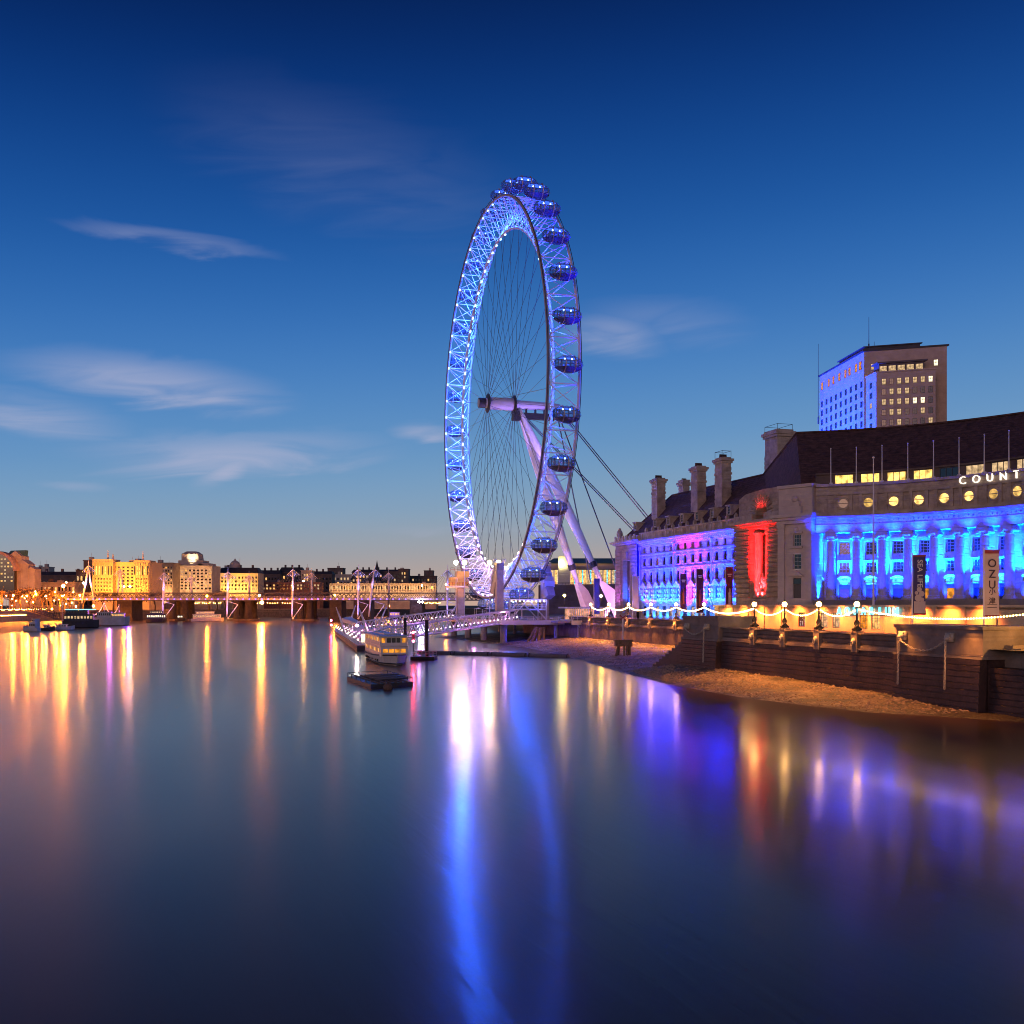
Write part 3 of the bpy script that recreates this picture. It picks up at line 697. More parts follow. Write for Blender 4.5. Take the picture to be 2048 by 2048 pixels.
# boarding hall: glazed canopy, kiosk and tents on the deck
t = thing('boarding_canopy', 'white tent canopy glowing warmly on the platform left of the pale tower', 'canopy', PW(2, 5, 6.4))
for k, d in enumerate((-24, -14, -4)):
    mb = MB(); mb.lathe([(5.6, 3.2), (3.2, 3.9), (1.4, 5.0), (.1, 6.6)], PW(3, d, 6.4), 8, (WA, WD, Z_)); part('tent_roof', mb, M['canvas'], t)
    mb = MB()
    for q in range(8): mb.tube(PW(3 + 5.3 * math.cos(q * math.pi / 4), d + 5.3 * math.sin(q * math.pi / 4), 6.4), PW(3 + 5.3 * math.cos(q * math.pi / 4), d + 5.3 * math.sin(q * math.pi / 4), 9.6), .09, n=5)
    part('tent_poles', mb, M['white'], t)
    mb = MB(); mb.ball(PW(3, d, 10.2), .35, n=8, m=5); part('lantern', mb, emi('tent_lantern', (1, .68, .30), 160), t)
t = thing('ticket_kiosk', 'pink-lit glazed kiosk with slatted front on the promenade end of the platform', 'kiosk', PW(16, 30, 6.4))
mb = MB(); mb.fbox(PW, 10, 23, 26, 34, 9.9, 10.3); mb.fbox(PW, 10.4, 22.6, 26.4, 33.6, 6.4, 6.8); part('roof', mb, M['lilac'], t)
mb = MB()
for k in range(20): mb.fbox(PW, 10.4 + k * .64, 10.5 + k * .64, 33.8, 34.0, 6.8, 9.9)
part('slats', mb, M['lilac'], t)
mb = MB(); mb.fbox(PW, 10.6, 22.4, 30.0, 30.3, 6.8, 9.8); part('lit_wall', mb, lampmat('kiosk_glow', (1, .45, .28), .9), t)
t = thing('lattice_frame', 'lilac steel lattice frame and walkway at the wheel foot', 'steel frame', PW(1, 24, 6.4))
mb = MB()
for a in (-4.6, 6.4):
    for d in (18, 26): mb.tube(PW(a, d, 6.4), PW(a, d, 12.4), .25, n=6)
for d in (18, 26):
    mb.tube(PW(-4.6, d, 12.4), PW(6.4, d, 12.4), .25, n=6); mb.tube(PW(-4.6, d, 9.5), PW(6.4, d, 9.5), .18, n=6); mb.tube(PW(-4.6, d, 6.6), PW(.9, d, 12.4), .2, n=6); mb.tube(PW(6.4, d, 6.6), PW(.9, d, 12.4), .2, n=6)
part('frame', mb, M['lilac'], t)
mb = MB(); mb.fbox(PW, -4.4, 6.2, 18, 26, 9.55, 9.75); rail(mb, PW(-4.4, 26, 9.75), PW(6.2, 26, 9.75), 9); part('walkway', mb, M['lilac'], t)
mb = MB()
for k in range(9): mb.ball(PW(-4 + k * 1.2, 26.2, 11.9), .16, n=6, m=4)
part('bulbs', mb, emi('warm_bulb', (1, .75, .42), 25), t)
for nm, c, e, p, tgt, ang, col in (('drive_lamp', 0, 9000, PW(-14, -18, 14), PW(-7, -27, 19), 60, (1, .36, .04)), ('deck_lamp', 0, 3500, PW(3, -10, 11), None, 0, (1, .62, .25)),
                                   ('pile_lamp', 0, 3000, PW(16, 36, 3.2), None, 0, (.02, .03, 1)), ('pile_lamp', 0, 2500, PW(0, 33, 3.2), None, 0, (.02, .04, 1)),
                                   ('leg_lamp', 0, 170000, PW(17, 30, 8), PW(22, 0, 36), 70, (.25, .15, 1)), ('leg_lamp', 0, 60000, PW(22, 36, 7.5), PW(33, 8, 16), 80, (1, .35, .75)),
                                   ('spindle_lamp', 0, 70000, PW(14, 18, 42), PW(4, 0, 73), 40, (.38, .24, 1)),
                                   ('tower_lamp', 0, 1200, PW(-14, 30, 9), PW(-6, 20, 18), 70, (1, .55, .75)), ('tower_lamp', 0, 12000, PW(2, 36, 9), PW(5, 16, 22), 70, (.02, .06, 1))):
    ld = bpy.data.lights.new(nm, 'SPOT' if tgt else 'POINT'); ld.energy = e; ld.color = col; ld.shadow_soft_size = .4
    lo = bpy.data.objects.new(nm, ld); COL.objects.link(lo); lo.location = p
    if tgt: ld.spot_size = R_(ang); ld.spot_blend = .6; lo.rotation_euler = (tgt - p).to_track_quat('-Z', 'Y').to_euler()
# ------------------------------------------------------------------ riverside hall
hall = thing('riverside_hall', 'grand stone hall with dark tiled roof, colonnaded crescent and coloured floodlights', 'building', PH(50, 5, GZ))
RZH = math.atan2(E.y, E.x)           # rotation that turns local x into u (local y is v inland)
def P_at(u0, v0, z0): return PH(u0, v0, z0)
def win_mesh(w, h, nx, nz, fw=.10, bar=.05, dep=.10):
    f = MB(); g = lambda u, v, z: V(u, v, z)
    f.fbox(g, -w / 2, -w / 2 + fw, 0, dep, 0, h); f.fbox(g, w / 2 - fw, w / 2, 0, dep, 0, h); f.fbox(g, -w / 2 + fw, w / 2 - fw, 0, dep, 0, fw); f.fbox(g, -w / 2 + fw, w / 2 - fw, 0, dep, h - fw, h)
    for i in range(1, nx): x = -w / 2 + w * i / nx; f.fbox(g, x - bar / 2, x + bar / 2, .02, dep - .02, fw, h - fw)
    for k in range(1, nz): z = h * k / nz; f.fbox(g, -w / 2 + fw, w / 2 - fw, .025, dep - .025, z - bar / 2, z + bar / 2)
    p = MB(); p.add([g(-w / 2 + fw, dep - .01, fw), g(w / 2 - fw, dep - .01, fw), g(w / 2 - fw, dep - .01, h - fw), g(-w / 2 + fw, dep - .01, h - fw)], [(0, 1, 2, 3)])
    return f.mesh('window'), p.mesh('pane')
WM = {}
def window(parent, P, u, v, z, w, h, nx, nz, frame='frame', glass='glassd', rz=None):
    key = (w, h, nx, nz, frame, glass)
    if key not in WM:
        a, b = win_mesh(w, h, nx, nz); a.materials.append(M[frame]); b.materials.append(M[glass]); WM[key] = (a, b)
    a, b = WM[key]; loc = P(u, v, z)
    if rz is None:
        d = P(u + .1, v, z) - P(u - .1, v, z); rz = math.atan2(d.y, d.x)
    o = inst('window', a, parent, loc, rz); p = bpy.data.objects.new('pane', b); COL.objects.link(p); p.parent = o; return o
rw = random.Random(11)
# ---- wing
UW0, UW1 = 14.0, 78.0
us = [upx(1289) + 4.0 * i for i in range(14)]
Z_CORN, Z_TOP = 28.0, 30.2
holes = []
for u in us:
    holes += [(u - .75, u + .75, 21.2, 23.3), (u - .75, u + .75, 16.9, 19.5), (u - .55, u + .55, 24.7, 26.2), (u - 1.1, u + 1.1, 8.0, 10.6), (u - .95, u + .95, 12.5, 15.3)]
mb = MB(); mb.wall(PH, UW0, UW1, GZ, 30.0, holes, 0, .5)
part('wing_wall', mb, M['stone'], hall)
mb = MB(); mb.fbox(PH, UW0 - 14.5, UW1, .55, 1.0, GZ, 30.0); mb.fbox(PH, -.3, UW1, 1.0, 16, 28, 29.0); part('back_wall', mb, M['dark'], hall)
mb = MB()
for z0, z1, o in ((26.7, 27.2, .25), (27.2, 27.7, .55), (27.7, 28.1, .95), (24.0, 24.4, .30), (11.6, 12.2, .25), (15.9, 16.2, .2), (20.2, 20.45, .15), (GZ, 7.4, .3)): mb.fbox(PH, UW0, UW1, -o, 0, z0, z1)
for i in range(int((UW1 - UW0) / .9)): mb.fbox(PH, UW0 + i * .9 + .2, UW0 + i * .9 + .6, -.52, -.25, 26.75, 27.2)
part('cornice', mb, M['stone_smooth'], hall)
mb = MB()                                     # attic: stone piers with windows between
mb.fbox(PH, UW0, UW1, -.3, .4, 28.1, 28.5); mb.fbox(PH, UW0, UW1, -.35, .5, 30.0, 30.35)
for u in us:
    for du in (-1.4, 1.4): mb.fbox(PH, u + du - .5, u + du + .5, -.22, 0, 28.5, 30.0)
    mb.fbox(PH, u - 1.0, u + 1.0, -.12, 0, 29.75, 30.0)
part('attic', mb, M['stone_smooth'], hall)
mb = MB()                                     # ground-floor arcade: columns, keystones and little pediments
for u in us:
    for du in (-1.45, 1.45):
        mb.fbox(PH, u + du - .42, u + du + .42, -.5, 0, 12.2, 12.6)
        for k in range(5): mb.fbox(PH, u + du - (.42 if k % 2 else .30), u + du + (.42 if k % 2 else .30), -.48 if k % 2 else -.34, 0, 12.6 + k * .58, 13.18 + k * .58 - .03)
    mb.fbox(PH, u - 1.9, u + 1.9, -.5, 0, 15.5, 15.75)
    mb.prism([(-1.75, 15.75), (1.75, 15.75), (0, 17.1)], lambda p, q, t: PH(u + p, t, q), -.55, -.02)
    for zz in (20.9, 16.55): mb.fbox(PH, u - 1.0, u + 1.0, -.3, 0, zz, zz + .22)
    mb.fbox(PH, u - .95, u + .95, -.2, 0, 23.35, 23.6)
    mb.fbox(PH, u - .2, u + .2, -.3, 0, 19.5, 20.0)
for u in (us[0] - 2.4, us[4] + 2, us[9] + 2): mb.tube(PH(u, -.3, GZ), PH(u, -.3, 26.5), .13, n=6); mb.fbox(PH, u - .4, u + .4, -.55, 0, 25.6, 26.5)
part('arcade', mb, M['stone_smooth'], hall)
for i, u in enumerate(us):
    window(hall, PH, u, .3, 21.25, 1.45, 2.0, 2, 4, 'framed', 'lit_amber' if i == 2 else 'glassd')
    window(hall, PH, u, .3, 16.95, 1.45, 2.5, 2, 5, 'framed', 'lit_white' if i in () else 'glassd')
    window(hall, PH, u, .3, 24.72, 1.05, 1.45, 2, 2, 'framed')
    window(hall, PH, u, .3, 12.55, 1.85, 2.7, 3, 4, 'framed', 'glassb')
    window(hall, PH, u, .3, 8.05, 2.15, 2.5, 3, 3, 'framed', 'lit_soft' if i % 3 else 'glassd')
# ---- north end pavilion with a blue niche, and the end wall
mb = MB(); mb.wall(PH, -.5, UW0, GZ, 27.6, [(4.3, 9.2, 8.5, 23.2)], -.9, 2.4)
for k in range(20): 
    for a, b in ((-.5, 3.4), (10.2, UW0)): mb.fbox(PH, a, b, -1.15, -.9, GZ + .2 + k * 1.0, GZ + 1.05 + k * 1.0)
for q in range(9):
    a0 = math.pi * q / 9; a1 = math.pi * (q + 1) / 9
    mb.add([PH(6.75 - 2.45 * math.cos(a0), -.9, 23.2 + 2.3 * math.sin(a0)), PH(6.75 - 2.45 * math.cos(a1), -.9, 23.2 + 2.3 * math.sin(a1)), PH(6.75 - 2.45 * math.cos(a1), .8, 23.2 + 2.3 * math.sin(a1)), PH(6.75 - 2.45 * math.cos(a0), .8, 23.2 + 2.3 * math.sin(a0))], [(0, 1, 2, 3)])
mb.fbox(PH, 5.6, 7.9, -1.4, -.9, 23.4, 25.6)
part('end_pavilion', mb, M['rust'], hall)
mb = MB(); mb.add([PH(4.3, 1.5, 8.5), PH(9.2, 1.5, 8.5), PH(9.2, 1.5, 23.2), PH(4.3, 1.5, 23.2)], [(0, 1, 2, 3)]); mb.fbox(PH, 5.7, 7.8, .4, 1.5, 8.5, 15.0); mb.prism([(-1.5, 15), (1.5, 15), (0, 16.6)], lambda p, q, t: PH(6.75 + p, t, q), .2, 1.5)
mb.fbox(PH, 4.3, 9.2, -.6, 1.5, 7.9, 8.5)
part('niche', mb, M['stone_smooth'], hall)
mb = MB(); mb.fbox(PH, -.8, 0 - .5, -.9, 34, GZ, 27.6); mb.fbox(PH, -1.2, UW0 + .3, -1.6, 34.5, 27.6, 28.1); mb.fbox(PH, -1.9, UW0 + .6, -2.3, 35, 28.1, 28.6); mb.fbox(PH, -.7, UW0, -1.0, 34, 28.6, 29.8)
for q in range(6): mb.fbox(PH, -.7 + q * 2.6, .2 + q * 2.6, -1.25, -1.0, 28.6, 30.2)
mb.ball(PH(.6, -.2, 30.9), .9, .9, 1.3); mb.ball(PH(.6, -.2, 32.2), .45)
part('end_wall', mb, M['stone_smooth'], hall)
# ---- roof of the wing: hipped north end, running south under the crescent roof
RV0, RV1, RV2, ZE, ZR = .8, 12.0, 24.0, 29.2, 41.4
mb = MB()
mb.add([PH(-.2, RV0, ZE), PH(96, RV0, ZE), PH(96, RV1, ZR), PH(9.0, RV1, ZR), PH(-.2, RV2, ZE), PH(96, RV2, ZE)], [(0, 1, 2, 3), (3, 4, 0), (3, 2, 5, 4)])
part('roof', mb, M['roof'], hall)
mb = MB(); mb.tube(PH(9.0, RV1, ZR + .05), PH(96, RV1, ZR + .05), .28, n=6); mb.tube(PH(-.2, RV0, ZE), PH(9.0, RV1, ZR + .05), .25, n=6); part('ridge_tiles', mb, M['roof'], hall)
def dormer(u, big=False):
    z0 = 31.6; v0 = RV0 + (z0 - ZE) * (RV1 - RV0) / (ZR - ZE) - .5; w = 1.0; mb = MB()
    mb.fbox(PH, u - w, u - w + .25, v0, v0 + 3.2, z0, z0 + 2.2); mb.fbox(PH, u + w - .25, u + w, v0, v0 + 3.2, z0, z0 + 2.2)
    mb.fbox(PH, u - w + .25, u + w - .25, v0, v0 + .4, z0, z0 + .3); mb.fbox(PH, u - w - .2, u + w + .2, v0 - .25, v0 + 3.6, z0 + 2.2, z0 + 2.5)
    d = part('dormer', mb, M['stone_smooth'], hall)
    window(d, PH, u, v0 + .15, z0 + .3, 1.5, 1.9, 2, 3, 'frame', 'glassb')
for u in us[:14:2]: dormer(u + 1.0)
dormer(5.0)
mb = MB()
for u in us: mb.fbox(PH, u - .35, u + .35, .2, .9, 30.3, 31.2); mb.ball(PH(u, .55, 31.35), .32, n=6, m=4)
part('finials', mb, M['stone_smooth'], hall)
def chimney(px, pw, v, ytop, ybot, big=1.0):
    uc = upx(px, v); Y = PH(uc, v, 0).y; w = .47 * pw / FPX * Y; zt = Zat(ytop, Y); zb = Zat(ybot, Y)
    mb = MB(); l = .68 * w
    mb.fbox(PH, uc - w, uc + w, v - l, v + l, zb - 8, zt - 1.4)
    n = int((zt - 1.8 - zb) / 1.1)
    for k in range(n + 6): mb.fbox(PH, uc - w - .08, uc + w + .08, v - l - .08, v + l + .08, zb - 6 + k * 1.1 + .1, zb - 6 + k * 1.1 + .85) if zb - 6 + k * 1.1 + .85 < zt - 1.4 else None
    mb.fbox(PH, uc - w - .3, uc + w + .3, v - l - .3, v + l + .3, zt - 1.4, zt - .9); mb.fbox(PH, uc - w - .55, uc + w + .55, v - l - .55, v + l + .55, zt - .9, zt - .35); mb.fbox(PH, uc - w - .1, uc + w + .1, v - l, v + l, zt - .35, zt)
    mb.fbox(PH, uc - w - .2, uc + w + .2, v - l - .2, v + l + .2, zb + 3.0, zb + 3.5)
    c = part('chimney', mb, M['stone'], hall); mb = MB()
    for k in range(4): 
        p = PH(uc, v - l + .5 + k * (2 * l - 1) / 3, zt); mb.lathe([(.32, 0), (.26, .8), (.30, .85)], p, 8)
    part('chimney_pots', mb, M['roof'], c)
    if big > 1:
        mb = MB(); 
        for a in (-1, 1):
            for b in (-1, 1): mb.tube(PH(uc + a * w, v + b * l, zt), PH(uc + a * w, v + b * l, zt + 1.6), .05, n=4)
        mb.path([PH(uc + a * w, v + b * l, zt + 1.5) for a, b in ((-1, -1), (1, -1), (1, 1), (-1, 1))], .05, 4, True); part('roof_railing', mb, M['iron'], c)
chimney(1317, 27, 7, 957, 1010); chimney(1397, 29, 7, 933, 990); chimney(1446, 31, 7, 916, 975, 2); chimney(1368, 21, 18, 963, 985)
# ---- red-lit rusticated pavilion
NP = V(56.7, 194.2, 0); AP = V(52.0, 199.6, 0)
VR = -7.6; UR0, UR1 = upx(1472, VR), None
UR1 = (AP - OH).dot(E)
uc = (UR0 + UR1) / 2
mb = MB(); nw = 3.4
mb.wall(PH, UR0, UR1, GZ, 26.8, [(uc - nw, uc + nw, 12.2, 26.2)], VR, 3.6)
mb.fbox(PH, UR0, UR0 + .02, VR, .5, GZ, 26.8)
part('red_pavilion', mb, M['stone'], hall)
mb = MB()
for k in range(15):
    z = 12.4 + k * .98
    for a, b in ((UR0 - .25, uc - nw - .1), (uc + nw + .1, UR1 + .1)): mb.fbox(PH, a, b, VR - .35, VR, z, z + .78); 
    mb.fbox(PH, UR0 - .3, UR0, VR - .35, 0, z, z + .78)
part('rusticated_piers', mb, M['rust'], hall)
mb = MB(); mb.add([PH(uc - nw, VR + 3.6, 12), PH(uc + nw, VR + 3.6, 12), PH(uc + nw, VR + 3.6, 28), PH(uc - nw, VR + 3.6, 28)], [(0, 1, 2, 3)])
mb.fbox(PH, uc - 1.4, uc + 1.4, VR + 3.0, VR + 3.6, 12.2, 19); mb.prism([(-1.9, 19), (1.9, 19), (0, 20.6)], lambda p, q, t: PH(uc + p, t, q), VR + 2.6, VR + 3.6)
part('niche', mb, M['stone_smooth'], hall)
for s in (-1, 1):
    mb = MB(); mb.lathe([(1.15, 0), (1.15, .5), (.92, .7), (.9, 5), (.78, 12.6), (1.0, 12.8), (1.1, 13.4)], PH(uc + s * 2.1, VR + 1.2, 12.3), 16); part('column', mb, M['stone_smooth'], hall, True)
mb = MB()                                     # statue group in the niche
b0 = PH(uc, VR + 1.0, 12.3); mb.box(b0, 2.2, 1.6, 1.4, RZH)
def fig(base, h, lean):
    mb.rings([(base, .5), (base + Z_ * .3 * h, .42), (base + Z_ * .55 * h + E * lean * .3, .36), (base + Z_ * .74 * h + E * lean * .5, .52), (base + Z_ * .82 * h + E * lean * .6, .2), (base + Z_ * .9 * h + E * lean * .62, .27), (base + Z_ * h + E * lean * .62, .12)], 8)
    mb.rings([(base + Z_ * .74 * h + E * (lean * .5 + .4), .16), (base + Z_ * .62 * h + E * (lean + .9) - A * .3, .13), (base + Z_ * .8 * h + E * (lean + 1.2) - A * .5, .10)], 6)
    mb.rings([(base + Z_ * .74 * h + E * (lean * .5 - .4), .16), (base + Z_ * .55 * h + E * (lean - .8) - A * .3, .13), (base + Z_ * .42 * h + E * (lean - .5) - A * .5, .10)], 6)
fig(b0 + Z_ * 1.4 - E * .4, 3.6, .3); fig(b0 + Z_ * 1.4 + E * .6, 2.8, -.2)
part('statue', mb, M['stone_smooth'], hall, True)
mb = MB()                                     # heavy cornice and the domed attic with its half-round opening
mb.fbox(PH, UR0 - .9, UR1 + .6, VR - .9, 2, 26.8, 27.3); mb.fbox(PH, UR0 - 1.5, UR1 + .9, VR - 1.5, 2, 27.3, 27.9)
mb.fbox(PH, UR0 - .4, uc - 2.2, VR - .3, 2, 27.9, 29.2); mb.fbox(PH, uc + 2.2, UR1 + 1, VR - .3, 2, 27.9, 29.2)
part('cornice', mb, M['stone_smooth'], hall)
mb = MB(); pts = [(UR0 + .5 - uc, 31.2), (-2.3, 31.2)]
pts = [(UR0 + .2, 27.9)] + [(uc - 2.2, 27.9)] + [(uc - 2.2 * math.cos(math.pi * k / 12), 29.3 + 2.1 * math.sin(math.pi * k / 12)) for k in range(13)] + [(uc + 2.2, 27.9), (UR1 + 3, 27.9), (UR1 + 3, 33.4), (UR1 - 2, 33.9), (uc + 1, 34.1), (UR0 + 3, 33.7), (UR0 + .2, 32.8)]
mb.prism(pts, lambda p, q, t: PH(p, t, q), VR + .6, VR + 3.5)
mb.fbox(PH, UR0, UR1 + 3, VR + 3.5, 10, 27.9, 32.6)
for k in range(13):
    a = math.pi * k / 12; c, s_ = math.cos(a), math.sin(a)
    mb.tube(PH(uc - 2.35 * c, VR + .5, 29.3 + 2.2 * s_), PH(uc - 4.3 * c, VR + .42, 29.3 + 3.9 * s_), .22, .34, n=5)
part('domed_attic', mb, M['stone'], hall)
mb = MB(); mb.fbox(PH, uc - 2.2, uc + 2.2, VR + 3.0, VR + 3.4, 27.9, 32.0); part('arch_opening', mb, M['glassd'], hall)
# ---- pale pavilion, turned towards the crescent
pe = (NP - AP).normalized(); pa = V(-pe.y, pe.x, 0); plen = (NP - AP).length
def PP(u, v, z): return AP + pe * u + pa * v + V(0, 0, z)
mb = MB(); mid = plen / 2 + .2
mb.wall(PP, -.2, plen, 9, 28.6, [(mid - .9, mid + .9, 12.2, 16.0), (mid - .9, mid + .9, 17.6, 20.6), (mid - .9, mid + .9, 22.0, 24.2)], -1.0, .5)
for a, b in ((-.2, 1.2), (plen - 1.2, plen)):
    mb.fbox(PP, a, b, -1.45, -1.0, 12.0, 26.2); mb.fbox(PP, a - .12, b + .12, -1.6, -1.0, 11.4, 12.0); mb.fbox(PP, a - .12, b + .12, -1.6, -1.0, 25.6, 26.2)
mb.fbox(PP, -.2, -.19, -1.0, 3, 9, 28.6); mb.fbox(PP, plen - .01, plen, -1.0, 3, 9, 28.6)
mb.fbox(PP, -.4, plen + .2, -1.7, 1, 26.2, 26.9); mb.fbox(PP, -.9, plen + .6, -2.2, 1, 26.9, 27.4); mb.fbox(PP, -1.3, plen + .9, -2.6, 1, 27.4, 28.0)
mb.fbox(PP, -.2, plen, -1.1, 3, 28.0, 33.0); mb.fbox(PP, -.4, plen + .2, -1.4, 3, 33.0, 33.6)
mb.fbox(PP, mid - 1.4, mid + 1.4, -1.9, -1.1, 28.0, 29.4); mb.fbox(PP, mid - 1.0, mid + 1.0, -1.9, -1.1, 29.4, 30.4); mb.ball(PP(mid, -1.6, 30.8), .7)
mb.prism([(mid - 1.6, 16.3), (mid + 1.6, 16.3), (mid, 17.5)], lambda p, q, t: PP(p, t, q), -1.5, -1.0); mb.fbox(PP, mid - 1.3, mid + 1.3, -1.4, -1.0, 24.4, 24.7); mb.ball(PP(mid, -1.2, 25.1), .6, .3, .5); mb.fbox(PP, mid - 1.3, mid + 1.3, -1.35, -1.0, 21.6, 22.0)
part('pale_pavilion', mb, pbr('pale_stone', (.52, .43, .40), .8, var=.12, scale=.6, course=1.1, bump=.25, fine=5), hall)
window(hall, PP, mid, -.7, 22.0, 1.7, 2.2, 3, 3, 'frame', 'glassd'); window(hall, PP, mid, -.7, 17.65, 1.7, 2.9, 2, 4, 'frame', 'glassb')
mb = MB(); mb.fbox(PP, mid - .9, mid + .9, -.7, -.5, 12.2, 16.0); d = part('door', mb, M['framed'], hall)
mb = MB(); mb.fbox(PP, mid - .85, mid + .85, -.85, -.75, 14.9, 15.8); part('door_fanlight', mb, M['glassb'], d)
# ---- crescent
RC = 43.0; OC = NP - A * (RC * math.cos(R_(57))) + E * (RC * math.sin(R_(57)))
def PC(s, n, z):      # s: degrees from the north end (0) ; n: outwards from the centre = into the building
    b = R_(57) - s / RC; return OC + A * ((RC + n) * math.cos(b)) - E * ((RC + n) * math.sin(b)) + V(0, 0, z)
SL = RC * R_(57 + 30); NU = 44          # build the arc to well past the frame edge
BAY = 4.5; cs = [2.7 + BAY * i for i in range(13)]
mb = MB(); holes = []; bays = [c - BAY / 2 for c in cs] 
for b in bays: holes += [(b - .95, b + .95, 20.3, 22.6), (b - .95, b + .95, 16.9, 18.9), (b - .95, b + .95, 11.9, 14.6)]
mb.wall(PC, -.5, SL, 9, 34, holes, 2.4, .45, nu=NU)
part('crescent_wall', mb, pbr('crescent_stone', (.46, .43, .40), .75, var=.18, scale=.6, course=.9, bump=.4, fine=5), hall)
mb = MB(); mb.fbox(PC, -.5, SL, 2.9, 3.2, 9, 33.4, NU); mb.fbox(PC, -.5, SL, -2.4, 2.9, 10.8, 11.8, NU); part('crescent_floor', mb, M['deck'], hall)
mb = MB()
for z0, z1, n0 in ((24.3, 24.9, -.7), (24.9, 25.5, -.85), (25.5, 25.75, -1.05), (25.75, 26.5, -.8), (26.5, 26.75, -1.2), (26.75, 27.05, -1.7), (27.05, 27.3, -2.1)): mb.fbox(PC, 0, SL, n0, 2.4, z0, z1, NU)
for i in range(int(SL / .9)): mb.fbox(PC, i * .9, i * .9 + .45, -1.15, -.8, 26.2, 26.5)
part('entablature', mb, M['stone_smooth'], hall)
mb = MB(); mb.fbox(PC, 0, SL, -.6, 2.4, 27.3, 32.8, NU); mb.fbox(PC, 0, SL, -.85, -.6, 27.3, 28.1, NU); mb.fbox(PC, 0, SL, -.95, -.6, 31.2, 31.6, NU); mb.fbox(PC, 0, SL, -1.1, 2.4, 32.8, 33.3, NU)
for c in cs:
    for d in (-.85, .85):
        mb.fbox(PC, c + d - .3, c + d + .3, -.95, -.6, 28.1, 31.2)
    mb.fbox(PC, c - .5, c + .5, -.75, -.6, 28.6, 30.8)
part('attic', mb, M['stone'], hall)
lit_n = {1: .35, 2: .7, 3: 1.5, 4: 1.6, 5: 1.4, 6: 1.6, 7: .5, 8: 1.0}
for i, b in enumerate(bays):
    if b < 0.9: continue
    n, L_n = 20, V(0, 0, 0); c = PC(b, -.62, 29.65); tg = (PC(b + .1, -.62, 29) - PC(b - .1, -.62, 29)).normalized(); nn = (PC(b, 0, 29) - PC(b, 1, 29)).normalized()
    mb = MB(); mb.path([c + tg * (1.02 * math.cos(q)) + Z_ * (1.02 * math.sin(q)) for q in [2 * math.pi * k / n for k in range(n)]], .2, 6, True); mb.fbox(lambda p, q, z: c + tg * p + nn * q + Z_ * z, -.95, .95, .04, .10, -.06, .06)
    o = part('round_window', mb, M['stone_smooth'], hall)
    mb = MB(); mb.add([c + nn * .035 + tg * (.98 * math.cos(2 * math.pi * k / n)) + Z_ * (.98 * math.sin(2 * math.pi * k / n)) for k in range(n)], [tuple(range(n))])
    k_ = lit_n.get(i, 1.0)
    part('pane', mb, lampmat('round_lit_pane', (1, .58, .16), 1.5 * k_) if i > 1 else M['glassd'], o)
# columns
mb = MB(); mb.lathe([(1.12, 0), (1.12, .35), (.98, .4), (1.0, .7), (.82, .85), (.83, 4), (.78, 8), (.70, 11.0), (.80, 11.1), (.72, 11.25), (.95, 11.7)], (0, 0, 0), 20)
mb.box((0, 0, 11.75), 2.1, 1.7, .35); mb.box((0, 0, 12.1), 2.0, 2.0, .3)
for sx in (-1, 1):
    for sy in (-1, 1): mb.lathe([(.34, -.5), (.36, 0), (.34, .5)], (sx * .95, sy * .55, 11.55), 8, (V(1, 0, 0), Z_, V(0, 1, 0)))
colm = mb.mesh('column', smooth=False); colm.materials.append(pbr('column_stone', (.45, .40, .36), .8, var=.15, scale=.8, course=1.55, bump=.3))
for c in cs:
    d = PC(c + .1, 0, 0) - PC(c - .1, 0, 0); inst('column', colm, hall, PC(c, .3, 11.85), math.atan2(d.y, d.x))
